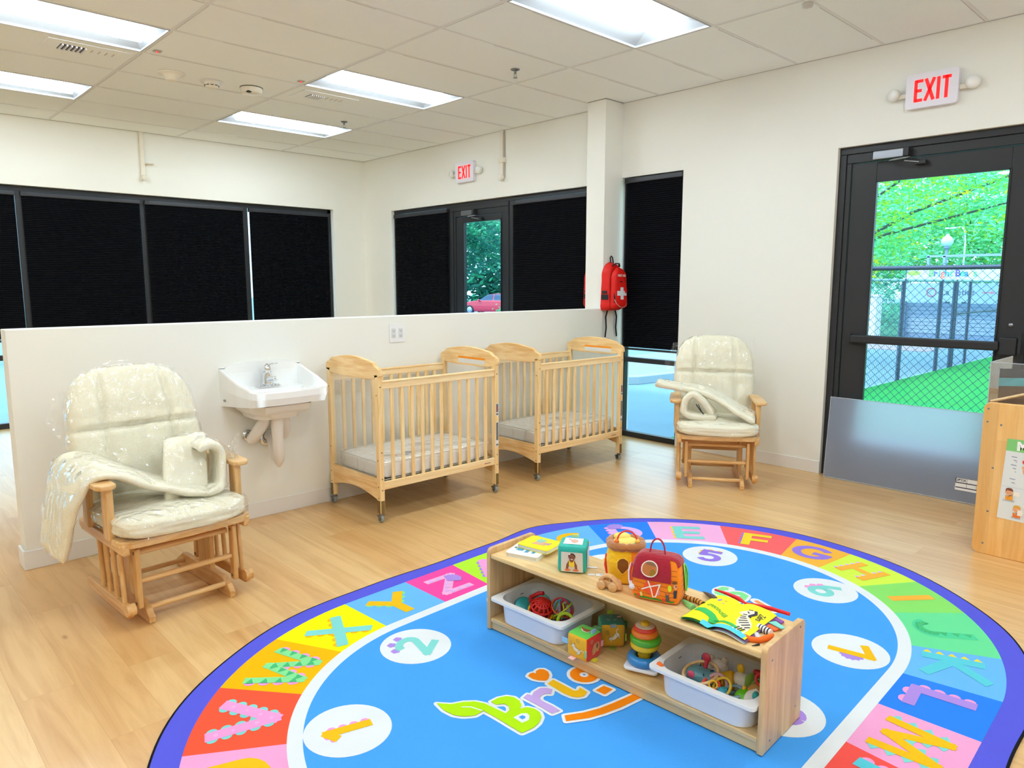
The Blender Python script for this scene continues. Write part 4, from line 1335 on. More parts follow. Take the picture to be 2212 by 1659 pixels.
# chair by the sink: one pad slides off the left arm, one is folded at the right arm
sheetpad('loose_cushion', 'long cream pad sliding off the left armrest of the glider by the sink',
         [(.15, .15, .50), (.0, .19, .54), (-.14, .26, .60), (-.24, .31, .655), (-.33, .33, .655), (-.38, .345, .56), (-.41, .37, .42), (-.43, .39, .27)], (-.08, 1, .14), .36, .042, (1.086, 3.213, 0), a1, taper=lambda v: .45 + .55 * min(1, v / .4) if v < .55 else 1 - .42 * (v - .55) / .45)
sheetpad('loose_cushion', 'cream pad folded over the right armrest of the glider by the sink',
         [(.045, .13, .49), (.075, .19, .60), (.105, .25, .70), (.13, .31, .715), (.15, .35, .66)], (1, .12, .03), .21, .042, (1.086, 3.213, 0), a1)
_p = bpy.data.objects['loose_cushion.001']
_q = sheetpad('x', 'x', [(.12, .20, .69), (.19, .21, .705), (.235, .21, .66), (.225, .19, .57), (.20, .16, .505), (.12, .13, .50)], (.1, 1, 0), .15, .04, (1.086, 3.213, 0), a1)
for _c in list(_q.children): _c.parent = _p; _c.name = 'folded_end' if _c.name.startswith('pad') else 'plastic_wrap'
bpy.data.objects.remove(_q)
# creased knot of the bag at the right arm
a = MB(); a.grid(lambda u, v: Vector((.27 + .05 * v + .02 * noise.noise(Vector((u * 9, v * 3, 0))), .18 + .09 * (u - .5) + .03 * noise.noise(Vector((u * 7, v * 5, 2))), .60 + .16 * v * (1 - .5 * u) + .03 * noise.noise(Vector((u * 8, v * 8, 4))))), 22, 14)
a.grid(lambda u, v: Vector((.26 + .04 * math.sin(v * 3) + .012 * noise.noise(Vector((u * 9, v * 6, 7))), .10 + .14 * u, .48 + .20 * v + .02 * noise.noise(Vector((u * 9, v * 9, 1))))), 22, 18)
a.build('loose_bag_film', m_film, _p)
sheetpad('loose_cushion', 'cream pad lying slantwise across the glider by the narrow window',
         [(.26, .10, .50), (.16, .13, .55), (.04, .17, .62), (-.10, .2, .68), (-.24, .21, .70), (-.38, .20, .72), (-.44, .18, .735)], (.15, 1, .15), .22, .045, (4.511, 2.632, 0), g2x, taper=lambda v: 1 - .55 * v)
t = sheetpad('loose_cushion', 'smaller folded cream pad under the slanting one on the glider by the narrow window',
         [(.0, .11, .50), (-.12, .11, .505), (-.22, .11, .53), (-.22, .12, .62), (-.16, .13, .66), (-.09, .13, .60), (-.02, .12, .52)], (.2, 1, 0), .14, .05, (4.511, 2.632, 0), g2x)
a = MB(); a.tube([(-.155, .055, .60), (-.13, .052, .565), (-.10, .05, .53)], .004, 6).tube([(-.14, .05, .60), (-.115, .048, .55)], .003, 6); a.build('dark_ties', m_dark, t)

# ============================================================ SINK
m_porc = mat('white_porcelain', 'f7f8f8', .12, coat=.6)
m_cover = mat('pipe_cover_white', 'efe9e2', .35)
def build_sink():
    x0, x1, yw = 1.662, 2.182, YH
    t = thing('wall_sink', 'white porcelain wall mounted sink on the half wall between glider and crib', 'sink', ((x0 + x1) / 2, yw, .73))
    w = (x1 - x0) / 2
    D = .425
    # outline of the rim, seen from above, from back left round the front to back right; local y negative into the room
    def outline(s_, ins=0.0):
        ww = w - ins; dd = D - ins
        P = [(-ww, -.0 - ins * 0), (-ww, -.12), (-ww + .002, -.24), (-ww + .02, -dd + .04), (-ww + .05, -dd + .006), (0, -dd - .006), (ww - .05, -dd + .006), (ww - .02, -dd + .04), (ww - .002, -.24), (ww, -.12), (ww, 0)]
        Q = []
        for a, b in zip(P[:-1], P[1:]):
            for q in range(4): Q.append((a[0] + (b[0] - a[0]) * q / 4, a[1] + (b[1] - a[1]) * q / 4))
        return Q + [P[-1]]
    def ztop(y):      # rim falls from the back to the front
        q = min(1, max(0, -y / D)); return .225 - .11 * (q ** .85) 
    def zbot(y):
        q = min(1, max(0, -y / D)); return 0.0 + .035 * q
    a = MB()
    O0 = outline(0); O1 = outline(0, .018); n = len(O0)
    rim = [(x, y, ztop(y)) for x, y in O0]; rimi = [(x, min(y, -.022), ztop(y) - .001) for x, y in O1]
    bot = [(x * .97, y * .97, zbot(y)) for x, y in O0]
    mid = [(x * 1.0, y * 1.0, (ztop(y) * .5 + zbot(y) * .5)) for x, y in O0]
    def loopgrid(A, B):
        a.add(A + B, [(i, i + 1, len(A) + i + 1, len(A) + i) for i in range(len(A) - 1)], 0, True)
    loopgrid(bot, mid); loopgrid(mid, [(x, y, z - .006) for x, y, z in rim])
    rim2 = [(x * .99, y * .992, z + .003) for x, y, z in rim]
    loopgrid([(x, y, z - .006) for x, y, z in rim], rim2)
    loopgrid(rim2, rimi)
    # inside slopes down to the deck, then the bowl
    deck = [(x * .93, min(y * .95, -.03), .105 - .01 * (-y / D)) for x, y in O1]
    loopgrid(rimi, deck)
    bowl0 = []
    for x, y, z in deck: bowl0.append((x * .86, -.15 + (y + .15) * .88 if y < -.15 else -.15, .100))
    loopgrid(deck, bowl0)
    bowl1 = [(x * .82, -.16 + (y + .16) * .86, .0) for x, y, z in bowl0]
    loopgrid(bowl0, bowl1)
    bowl2 = [(x * .5, -.25 + (y + .25) * .5, -.055) for x, y, z in bowl1]
    loopgrid(bowl1, bowl2)
    a.poly(bowl2); a.poly([bowl1[0], bowl1[-1], bowl2[-1], bowl2[0]]); a.poly([bowl0[0], bowl0[-1], bowl1[-1], bowl1[0]])
    a.poly([deck[0], deck[-1], bowl0[-1], bowl0[0]])
    # deck strip at the back and splash back
    a.poly([rimi[0], rimi[-1], deck[-1], deck[0]])
    a.add([(-w, -.0, .225), (w, 0, .225), (w, -.022, .228), (-w, -.022, .228)], [(0, 3, 2, 1)])
    # arched splash back
    P = [(-w * .99, .20), (-w * .8, .243), (-w * .45, .256), (0, .259), (w * .45, .256), (w * .8, .243), (w * .99, .20), (w * .95, .05), (-w * .95, .05)]
    a.prism(P, .001, .024, M=frame((0, 0, 0), (1, 0, 0), (0, 0, 1)), smooth=False)
    a.build('basin', m_porc, t, bevel=.004)
    # underside bowl
    b = MB()
    b.poly([(x, y, z + .001) for x, y, z in bot])
    def under(u, v):
        an = PI + PI * u
        k_ = [1, .97, .9, .78, .72, .70][int(round(v * 5))]; zz = [.02, -.01, -.03, -.045, -.06, -.072][int(round(v * 5))]
        cx = max(-1, min(1, math.cos(an) * 1.25)); cy_ = min(0.0, max(-1, math.sin(an) * 1.25))
        return (cx * .19 * k_, -.02 + cy_ * .33 * k_, zz)
    b.grid(under, 30, 5)
    b.poly([(under(i / 30, 1)) for i in range(31)])
    b.build('underside', m_porc, t, bevel=.003)
    # faucet
    fx, fy, fz = .0, -.085, .1
    c = MB().prism(rrect(-.078, -.026, .078, .026, .02), 0, .010, M=T(fx, fy, fz)).lathe([(.024, .01), (.03, .02), (.022, .05), (.020, .085), (.021, .095)], 20, M=T(fx, fy, fz) @ Matrix.Diagonal((1.25, .95, 1, 1)))
    c.build('faucet_base', m_chrome, t, bevel=.003)
    MB().tube([(fx, fy, fz + .045), (fx, fy - .05, fz + .055), (fx, fy - .10, fz + .062), (fx, fy - .112, fz + .052)], [.019, .016, .0135, .012], 14).build('spout', m_chrome, t)
    MB().lathe([(.021, .0), (.024, .012), (.02, .035), (.008, .05), (0, .052)], 20, M=T(fx, fy, fz + .093)).tube([(fx, fy, fz + .13), (fx + .02, fy - .03, fz + .145), (fx + .035, fy - .065, fz + .148)], [.009, .008, .006], 10, flat=.5).build('lever_handle', m_chrome, t)
    MB().cyl((fx - .058, fy, fz + .01), (fx - .058, fy, fz + .016), .014).cyl((fx + .058, fy, fz + .01), (fx + .058, fy, fz + .016), .014).build('base_caps', m_chrome, t)
    a = MB().cyl((-.20, -.34, .0), (-.20, -.34, .0), .001)
    # covered supply and drain pipes
    for s_, lab in ((-1, 0), (1, 0)):
        d = MB().tube([(s_ * .05, -.15, -.065), (s_ * .065, -.15, -.10), (s_ * .085, -.12, -.15), (s_ * .098, -.075, -.20), (s_ * .10, -.04, -.22)], [.030, .034, .035, .034, .03], 16)
        d.build('supply_pipe_cover', m_cover, t)
        MB().lathe([(0, 0), (.018, -.012), (.036, -.006), (.038, 0)], 24, M=T(s_ * .103, -.001, -.20) @ RX(-PI / 2)).build('escutcheon', m_chrome, t)
    d = MB().tube([(.0, -.19, -.06), (.0, -.19, -.12), (.0, -.19, -.20), (.005, -.185, -.28), (.01, -.17, -.345), (.02, -.15, -.385)], [.037, .038, .032, .036, .032, .012], 18)
    d.build('drain_pipe_cover', m_cover, t)
    d = MB().tube([(.01, -.18, -.34), (.015, -.13, -.33), (.02, -.09, -.27), (.02, -.06, -.22), (.02, -.02, -.215)], [.028, .034, .033, .03, .03], 16)
    d.build('trap_cover', m_cover, t)
    MB().lathe([(0, 0), (.03, -.014), (.05, -.006), (.052, 0)], 28, M=T(.015, -.001, -.23) @ RX(-PI / 2)).build('escutcheon', m_chrome, t)
    MB().box((-w - .0015, -.06, .035), (-w + .004, -.052, .047)).box((-w - .0015, -.075, .035), (-w + .004, -.067, .047)).build('rim_mark', mat('mark_grey', '9a9a96', .5), t)
build_sink()

# ============================================================ FIRST AID BACKPACKS
m_bag = mat('red_nylon', 'e01d17', .5, bump=.35, bscale=30, spec=.35)
m_bag2 = mat('dark_red_nylon', 'b5140f', .5, spec=.35)
m_strap = mat('black_webbing', '1d1b20', .7)
def backpack(loc, rz, lab):
    t = thing('first_aid_backpack', lab, 'backpack', loc, rz, 'red first aid backpacks on the column')
    # local: x across the front, -y towards the viewer, z up; back of the bag at y=0, base at z=0
    def shape(wb, wt, h, d, z0, y0):
        def g(u, v):
            z = v
            wv = (wb + (wt - wb) * v) * (1 if v < .72 else math.sqrt(max(0.0, 1 - ((v - .72) / .285) ** 2)) * .55 + .45 * (1 - ((v - .72) / .28) ** 3))
            wv *= (1 if v > .08 else .82 + .18 * math.sqrt(v / .08))
            dv = d * (1 - .25 * v) * (1 if v < .85 else math.sqrt(max(0, 1 - ((v - .85) / .152) ** 2)))
            dv *= (1 if v > .06 else .6 + .4 * math.sqrt(v / .06))
            an = PI + PI * u
            cx = math.copysign(abs(math.cos(an)) ** .45, math.cos(an)); cy = -abs(math.sin(an)) ** .45
            return Vector((cx * wv / 2, y0 + cy * dv, z0 + v * h)) + Vector((0, 1, 0)) * .004 * noise.noise(Vector((cx * 2, v * 6, 1)))
        return g
    a = MB(); g = shape(.26, .22, .44, .10, 0, 0); a.grid(g, 30, 24)
    a.poly([g(i / 30, 0) for i in range(31)][::-1])
    a.grid(lambda u, v: (g(0, v).lerp(g(1, v), u)), 4, 24)
    a.build('main_compartment', m_bag, t)
    a = MB(); g = shape(.215, .19, .37, .055, .02, -.095); a.grid(g, 30, 24); a.poly([g(i / 30, 0) for i in range(31)][::-1])
    a.build('front_pocket', m_bag, t)
    def front(x, z, off=.002):     # a point on the front pocket's face
        v = (z - .02) / .37
        dv = .055 * (1 - .25 * v) * (1 if v < .85 else math.sqrt(max(0, 1 - ((v - .85) / .152) ** 2)))
        wv = (.215 + (.19 - .215) * v) * (1 if v < .72 else math.sqrt(max(0.0, 1 - ((v - .72) / .285) ** 2)) * .55 + .45 * (1 - ((v - .72) / .28) ** 3))
        k_ = min(.97, abs(x) / (wv / 2)) ** (1 / .45)
        return (x, -.095 - dv * math.sqrt(1 - k_ * k_) ** .45 - off, z)
    b = MB(); b.stroke([(-.088, .265), (0, .260), (.088, .265)], .010, 0, lambda x, y: front(x, y)); b.build('zip', m_strap, t)
    b = MB()
    b.poly([front(x, y) for x, y in ((-.024, .21), (.024, .21), (.024, .155), (-.024, .155))])
    b.poly([front(x, y) for x, y in ((-.024, .155), (.024, .155), (.024, .10), (-.024, .10))])
    b.poly([front(x, y) for x, y in ((-.072, .178), (-.024, .178), (-.024, .135), (-.072, .135))])
    b.poly([front(x, y) for x, y in ((.024, .178), (.072, .178), (.072, .135), (.024, .135))])
    b.build('white_cross', mat('reflective_white', 'e8ecf3', .4), t)
    v, f = text2d('FIRST AID', .027, .0009)
    b = MB(); b.add([front(x * 1.05, .315 + y, .003) for x, y, z in v], f); b.build('first_aid_lettering', mat('lettering_white', 'f2e9e6', .5), t)
    b = MB(); b.stroke([(-.10, .10), (-.08, .06), (-.04, .035), (0, .028), (.04, .035), (.08, .06), (.10, .10)], .004, 0, lambda x, y: front(x, y, .004)); b.build('piping', mat('reflective_piping', 'c9bfa8', .4), t)
    b = MB()
    for s_ in (-1, 1): b.poly([front(s_ * x, y, .0025) for x, y in ((.104, .17), (.104, .07), (.078, .06), (.092, .12))])
    b.build('mesh_panel', m_strap, t)
    for s_ in (-1, 1):
        b = MB().box((s_ * .128 - .004, -.085, .10), (s_ * .128 + .004, -.01, .145)).box((s_ * .131 - .006, -.07, .155), (s_ * .131 + .006, -.02, .18))
        b.build('side_buckle_strap', m_strap, t, bevel=.003)
        b = MB(); b.stroke([(s_ * .06, .0), (s_ * .085, -.06), (s_ * .075, -.16), (s_ * .09, -.245)], .020, 0, lambda x, y: (x, -.03 - .0 * y, y)); 
        b.build('hanging_strap', m_strap, t, solid=.002)
    MB().tube([(-.02, -.03, .425), (-.018, -.02, .48), (.0, -.018, .495), (.018, -.02, .48), (.02, -.03, .425)], .007, 8, flat=.5).build('hang_loop', m_strap, t)
    MB().tube([(-.055, -.07, .405), (-.02, -.085, .425), (.03, -.085, .425), (.06, -.07, .40)], .009, 8, flat=.6).build('grab_handle', m_strap, t)
    return t
backpack((5.292, 4.268, 1.212), math.radians(3), 'red first aid backpack with a white cross hanging in front of the column')
backpack((5.345, 4.484, 1.215), math.radians(180), 'red backpack hanging on the far side of the column, mostly hidden').scale = (.76, .55, 1)

# ============================================================ FROSTED SHEET AGAINST THE DOOR
def frost():
    m = bpy.data.materials.new('frosted_plastic')
    m.use_nodes = True
    nt = m.node_tree
    p = nt.nodes['Principled BSDF']
    p.inputs['Base Color'].default_value = (.66, .72, .90, 1)
    p.inputs['Transmission Weight'].default_value = .35
    p.inputs['Roughness'].default_value = .5
    p.inputs['IOR'].default_value = 1.12
    tr = nt.nodes.new('ShaderNodeBsdfTranslucent'); tr.inputs['Color'].default_value = (.90, .95, 1, 1)
    mx = nt.nodes.new('ShaderNodeMixShader'); mx.inputs[0].default_value = .62
    nt.links.new(p.outputs[0], mx.inputs[1]); nt.links.new(tr.outputs[0], mx.inputs[2])
    nt.links.new(mx.outputs[0], nt.nodes['Material Output'].inputs['Surface'])
    return m
t = thing('frosted_sheet', 'frosted grey plastic sheet leaning against the glass door', 'plastic sheet', (5.40, 1.60, .0))
ang = math.radians(5)
A = T(0, 0, .002) @ RY(ang)
MB().box((-.002, -.62, 0), (.002, .648, .612), M=A).build('panel', frost(), t)
a = MB()
for (y0, y1, z0, z1) in ((-.62, .648, 0, .008), (.642, .648, .008, .612), (-.62, .642, .607, .612)): a.box((-.0026, y0, z0), (.0026, y1, z1), M=A)
a.build('polished_edge', glassy('edge_clear', (.8, .86, .92), .3, white=.3), t)
lb = MB().box((-.0042, -.42, .082), (-.003, -.232, .168), M=A).build('specification_label', mat('label_paper', 'f0f2f5', .5), t)
a = MB()
for (y0, y1, z0, z1) in ((-.42, -.2325, .164, .167), (-.42, -.235, .130, .136), (-.42, -.235, .098, .104), (-.2355, -.2325, .13, .168), (-.42, -.417, .082, .168), (-.30, -.2985, .104, .168), (-.355, -.354, .104, .136)):
    a.box((-.0050, y0, z0), (-.0042, y1, z1), M=A)
a.build('label_rules', mat('label_ink', '2b2440', .5), lb)
a = MB(); put_text(a, 'OPTIX', .022, A @ frame((-.0052, -.262, .150), (0, -1, 0), (0, 0, 1)), off=.0005); a.build('label_lettering', mat('label_ink', '2b2440'), lb)

# ============================================================ SENSORY TABLE at the right edge
m_bw = wood('butcher_birch', 'fccc86', 'f0b464', 2, .4, .7, staves=.07)
t = thing('sensory_table', 'wooden play table end with a clear acrylic tub, cut by the right edge', 'play table', (4.446, 1.022, 0))
# local: x away from the end panel, y to the picture's left is 0, table runs to negative y
P = rrect(-.62, 0, 0, .83, .035, 6)
MB().prism(P, 0, .020, M=frame((0, 0, 0), (0, 1, 0), (0, 0, 1))).build('end_panel', m_bw, t, bevel=.004)
MB().prism(P, 0, .020, M=frame((.62, 0, 0), (0, 1, 0), (0, 0, 1))).build('end_panel', m_bw, t, bevel=.004)
MB().box((.02, -.04, .60), (.62, -.02, .78)).box((.02, -.60, .60), (.62, -.58, .78)).box((.02, -.60, .56), (.62, -.02, .58)).build('apron', m_bw, t, bevel=.003)
MB().cyl((.03, -.02, .83), (.30, -.45, .97), .008, 10).build('dowel', wood('dowel_wood', 'e8c99a', 'd5ae78', 0), t)
a = MB()
for (y, z) in ((-.022, .795), (-.022, .725), (-.085, .715), (-.065, .48), (-.06, .24), (-.05, .06)): a.lathe([(0, -.0012), (.0045, -.0008), (.0055, 0)], 12, M=T(0, y, z) @ RY(PI / 2) )
a.build('screws', m_steel, t)
tub = MB()
tub.box((.14, -.60, .80), (.145, .015, 1.03))
tub.prism([(.14, 1.03), (.14, .80), (.60, .80), (.60, 1.03)], 0, .005, M=frame((0, .018, 0), (1, 0, 0), (0, 0, 1)))
tub.prism([(.14, 1.03), (.14, .80), (.60, .80), (.60, 1.03)], 0, .005, M=frame((0, -.60, 0), (1, 0, 0), (0, 0, 1)))
tub.build('acrylic_tub', glassy('acrylic_wall', (.93, .95, .96), .16, white=.03), t)
MB().tube([(.137, .017, 1.03), (.60, .017, 1.03)], .003, 6).tube([(.137, .017, 1.03), (.137, -.6, 1.03)], .003, 6).tube([(.137, .017, 1.03), (.137, .017, .8)], .003, 6).build('polished_edge', glassy('edge_clear', (.8, .86, .92), .3, white=.3), t)
MB().ell((.134, -.03, 1.00), .006).ell((.15, .024, 1.00), .006).build('tub_bolts', m_steel, t)
a = MB().box((.16, -.58, .79), (.60, 0, .80), 0)
def wavy(u, v): 
    y = -.02 - .55 * u
    return (.17 + .16 * math.sin(PI * u) , y, .945 + .05 * (1 - v) - .0)
a.grid(wavy, 16, 1, 1)
a.grid(lambda u, v: (.165 + .16 * math.sin(PI * u), -.02 - .55 * u, .90 + .045 * v), 16, 1, 2)
a.grid(lambda u, v: (.175 + .16 * math.sin(PI * u), -.02 - .55 * u, .80 + .1 * v), 16, 1, 3)
a.build('inner_liner', [m_bw, m_dark, mat('water_print', '5fc2cf', .4, var=.5, vscale=22), mat('brown_panel', '6b4d37', .5)], t)
# the chart on its end
pt = MB().poly([(-.0015, y, z) for y, z in ((-.120, .648), (-.60, .655), (-.60, .20), (-.104, .218))]).build('body_chart', mat('chart_paper', 'e9edf0', .4), t)
def CH(y, z, o=.0022): return (-o, y, z)
a = MB().poly([CH(*p) for p in ((-.120, .648), (-.60, .655), (-.60, .575), (-.118, .585))]); a.build('header_band', mat('chart_green', '86d07c', .5), pt)
a = MB(); put_text(a, 'M', .06, frame((-.003, -.188, .612), (0, -1, 0), (0, 0, 1)), off=.004); a.build('header_letter', mat('chart_white', 'ffffff', .5), pt)
a = MB(); put_text(a, 'SOUND', .015, frame((-.003, -.15, .318), (0, -1, 0), (0, 0, 1))); put_text(a, 'SMELL', .016, frame((-.003, -.188, .232), (0, -1, 0), (0, 0, 1)))
for i, z in enumerate((.558, .54, .532, .515, .497, .48, .44, .42)): a.poly([CH(y, zz) for y, zz in ((-.145 - .01 * (i % 3), z), (-.17, z - .002), (-.17, z - .006), (-.145 - .01 * (i % 3), z - .004))])
a.build('chart_lettering', mat('chart_ink', '8f93b5', .6), pt)
a = MB(); a.poly([CH(y, z) for y, z in ((-.11, .395), (-.6, .375), (-.6, .374), (-.11, .394))]); a.build('divider_line', mat('chart_line', 'a9b4c8', .6), pt)
def kid(cy, cz, s_, hair, shirt, full, arm=0):
    cols = [mat('kid_skin', 'f4b286', .6), C(hair), C(shirt), C('7a5230'), mat('kid_shoe', '5a2f2f', .6)]
    a = MB()
    def e(y, z, ry, rz, m, o, n=14): a.poly([CH(cy - y * s_, cz + z * s_, o) for y, z in circle(0 + y * 0, 0, 1, 1)] if 0 else [CH(cy - (y + p[0]) * s_, cz + (z + p[1]) * s_, o) for p in circle(0, 0, ry, n, rz)], m)
    def q(P, m, o): a.poly([CH(cy - y * s_, cz + z * s_, o) for y, z in P], m)
    if full:
        q([(-.13, -.5), (-.02, -.5), (-.02, -.85), (-.11, -.85)], 0, .0026); q([(.03, -.5), (.14, -.5), (.12, -.85), (.03, -.85)], 0, .0026)
        e(-.09, -.88, .09, .045, 4, .0030); e(.09, -.88, .09, .045, 4, .0030)
        q([(-.17, -.33), (.18, -.33), (.17, -.58), (.02, -.58), (0, -.48), (-.02, -.58), (-.16, -.58)], 3, .0030)
        q([(-.30, -.02), (-.20, -.12), (-.18, -.34), (-.30, -.25), (-.34, -.1)], 0, .0026); e(-.30, .04, .08, .07, 4 if 0 else 0, .0034)
    q([(-.2, -.08), (.2, -.08), (.2, -.36), (-.19, -.36)], 2, .0034)
    e(0, .16, .2, .21, 0, .0038); e(-.19, .12, .04, .05, 0, .0036)
    q([(-.2, .2), (-.18, .36), (-.05, .42), (.12, .4), (.21, .25), (.18, .22), (-.12, .26), (-.16, .16)], 1, .0042)
    e(-.07, .12, .018, .02, 4, .0044, 8); e(.07, .12, .018, .02, 4, .0044, 8); q([(-.04, .05), (.04, .05), (0, .03)], 4, .0044)
    if not full: q([(-.12, -.12), (.22, -.02), (.24, .06), (.10, .0), (-.1, -.2)], 0, .0042)
    a.build('drawn_child', cols, pt)
kid(-.235, .50, .11, '5b3a2a', '3fa0c4', True)
a = MB(); a.poly([CH(-.205 + y, .535 + z, .0048) for y, z in circle(0, 0, .011, 12)]); a.build('drawn_apple', C('e24a3f'), pt)
kid(-.150, .352, .085, '8b4a30', 'f6a52f', False)
kid(-.190, .265, .085, 'e8a93a', 'f47a2c', False)
a = MB(); a.poly([CH(-.225 + y, .30 + z, .0044) for y, z in circle(0, 0, .011, 10)]); a.poly([CH(-.182 + y, .359 + z, .0048) for y, z in rrect(-.014, -.012, .014, .012, .003)]); a.poly([CH(-.205 + y, .262 + z, .0048) for y, z in rrect(-.012, -.015, .012, .015, .003)])
a.build('drawn_cards', C('fbf3ea'), pt)

# ============================================================ EXTERIOR
m_turf = mat('artificial_turf', '2f964e', .9, bump=.5, bscale=300, var=.12, vscale=3, spec=.1)
m_asph = mat('asphalt', '7a9cb0', .9, bump=.6, bscale=160, var=.10, vscale=2)
m_lawn = mat('lawn', '3c8058', .95, bump=.6, bscale=120, var=.2, vscale=2)
m_conc = mat('concrete', 'a4b4bc', .9, bump=.4, bscale=90, var=.06, vscale=3)
def flat(name, x0, y0, x1, y1, z, m):
    return structure(MB().box((x0, y0, z - .05), (x1, y1, z)), name, m)
flat('asphalt_lot', -40, YL + .16, 70, 24, -.03, m_asph)
flat('parking_lot', -60, 24, 110, 110, -.62, m_asph)
flat('pavement', XR + .16, 3.9, 70, YL + .16, -.03, m_asph)
flat('turf', XR + .16, -40, 30, 3.9, -.012, m_turf)
flat('lawn', 21, 3.9, 60, 23.9, -.015, m_lawn)
flat('mulch_strip', 17.5, 5.2, 21, 22, -.018, mat('mulch', 'b09a9a', .95, bump=.8, bscale=90, var=.2, vscale=4))
flat('planting_bed', 5.62 + 3.0, 8.2, 9.9, 14.0, -.01, m_lawn)
# low kerb seen through the narrow window
P = [(8.3, 8.6), (8.2, 7.2), (8.3, 6.72), (8.7, 6.42), (9.6, 6.3), (16, 6.3), (16, 6.46), (9.7, 6.46), (8.85, 6.56), (8.47, 6.82), (8.37, 7.25), (8.46, 8.6)]
structure(MB().prism(P, -.03, .09), 'kerb', m_conc, bevel=.01)
structure(MB().prism([(8.46, 8.6), (8.37, 7.25), (8.47, 6.82), (8.85, 6.56), (9.7, 6.46), (16, 6.46), (16, 8.6)], -.03, .07), 'kerb_bed', mat('gravel_bed', '949cae', .95, bump=1, bscale=60, var=.25, vscale=14))

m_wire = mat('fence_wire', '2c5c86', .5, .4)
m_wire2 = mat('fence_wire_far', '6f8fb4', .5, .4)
m_post = mat('fence_post', '47526b', .45, .5)
def chain_link(u0, u1, h, fn, pitch, r, m, parent):
    """woven wire: zig-zag wires, fn(u, z, off) -> point"""
    a = MB()
    n = int((u1 - u0) / pitch); k_ = int(h / (pitch / 2))
    for i in range(n):
        for s_ in (0, 1):
            pts = []
            for j in range(k_ + 1):
                u = u0 + i * pitch + (pitch / 2 if j % 2 else (pitch if s_ else 0))
                pts.append(fn(u if not s_ else u, j * h / k_, .002 * (1 if (j + s_) % 2 else -1)))
            # square section kept light: two crossed ribbons
            v = []; f = []
            for j, p in enumerate(pts):
                b = fn(0, 0, 0); e = Vector(fn(1, 0, 0)) - Vector(b); e.normalize()
                o = Vector(fn(0, 0, 1)) - Vector(b); o.normalize()
                p = Vector(p)
                v += [p + e * r, p + o * r, p - e * r, p - o * r]
            for j in range(len(pts) - 1):
                for q in range(4):
                    w_ = (q + 1) % 4
                    f.append((j * 4 + q, j * 4 + w_, j * 4 + 4 + w_, j * 4 + 4 + q))
            a.add(v, f, 0, True)
    return a.build('chain_link_mesh', m, parent)
t = thing('chain_link_fence', 'near chain link fence with a top rail close behind the glass door', 'fence', (7.4, 0, 0))
chain_link(-1.2, 3.86, 1.64, lambda u, z, o: (o, u, z), .076, .0027, m_wire, t)
MB().cyl((0, -1.2, 1.60), (0, 3.88, 1.60), .021, 14).build('top_rail', m_post, t)
for y in (-1.2, .35, 3.88): MB().cyl((0, y, -.02), (0, y, 1.6), .025, 12).build('fence_post', m_post, t)
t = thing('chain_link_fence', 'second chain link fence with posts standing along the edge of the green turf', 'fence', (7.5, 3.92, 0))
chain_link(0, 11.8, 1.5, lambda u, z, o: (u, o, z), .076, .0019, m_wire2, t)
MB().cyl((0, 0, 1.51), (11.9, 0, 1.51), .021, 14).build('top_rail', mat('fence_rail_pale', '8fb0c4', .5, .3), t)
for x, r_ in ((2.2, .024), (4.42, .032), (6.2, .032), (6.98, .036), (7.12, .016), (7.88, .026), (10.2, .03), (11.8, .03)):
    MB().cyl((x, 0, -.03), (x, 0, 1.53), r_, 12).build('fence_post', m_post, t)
MB().cyl((7.1, 0, .93), (11.8, 0, .93), .018, 10).build('gate_rail', m_post, t)

# signs
def board(name, lab, x, y0, y1, z0, z1, m, posts=True):
    t = thing(name, lab, 'sign', (x, (y0 + y1) / 2, -.015), -PI / 2)
    w = (y1 - y0) / 2
    MB().box((-w, -.02, z0 + .015), (w, .02, z1 + .015)).build('board', m, t)
    b = MB()
    for s_ in (-1, 1): b.box((s_ * w - .03, .0, 0), (s_ * w + .03, .05, z1 + .03))
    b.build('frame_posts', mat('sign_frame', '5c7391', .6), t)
    return t
t = board('banner_sign', 'pale banner with colourful lettering Bright Beans seen over the fence', 20, 3.2, 6.52, 1.56, 1.86, mat('banner_cyan', 'd3f3fb', .6))
tx = 'Bright Beans'; cl = ['7fdc7a', '5a6be0', '35c5d2', 'ff7a6a', '2f9ee8', '6fdc9a', '', '6a5be0', '46c9a4', '3b8ae0', 'ffc28a', '6fdc9a']
xx = -1.10
for ch, c_ in zip(tx, cl):
    if ch == ' ': xx += .07; continue
    a = MB(); put_text(a, ch, .22, frame((xx, -.024, 1.725), (1, 0, 0), (0, 0, 1)), off=.006)
    a.build('banner_letter', C(c_), t); xx += .092 if ch not in 'it' else .07
MB().poly([(x, -.023, z) for x, z in circle(-1.5, 1.74, .16, 14, .06)]).build('banner_leaf', C('a9e85c'), t)
t = board('shop_sign', 'blue grey sign with dark lettering La Petite below the banner', 19.8, 3.2, 6.5, 1.03, 1.47, mat('sign_blue', 'a8cdf0', .6))
a = MB(); put_text(a, 'La Petite', .20, frame((-.45, -.024, 1.27), (1, 0, 0), (0, 0, 1)), off=.002); a.build('sign_lettering', mat('sign_ink', '4d5c78', .6), t)
a = MB().torus((0, 0, 0), .10, .014, M=T(-1.02, -.024, 1.27) @ RX(PI / 2)); a.build('sign_emblem', C('c46a78'), t)
a = MB().stroke([(.05, 1.27), (.24, 1.27)], .02, 0, lambda x, y: (x, -.024, y)).poly([(.24, -.024, 1.31), (.24, -.024, 1.23), (.31, -.024, 1.27)]); a.build('sign_arrow', C('e86a6a'), t)
a = MB()
for i in range(8): a.box((-1.65, -.01, .25 + i * .095), (1.65, .012, .33 + i * .095), 0)
a.box((-1.7, .012, .0), (1.7, .03, 1.0), 1)
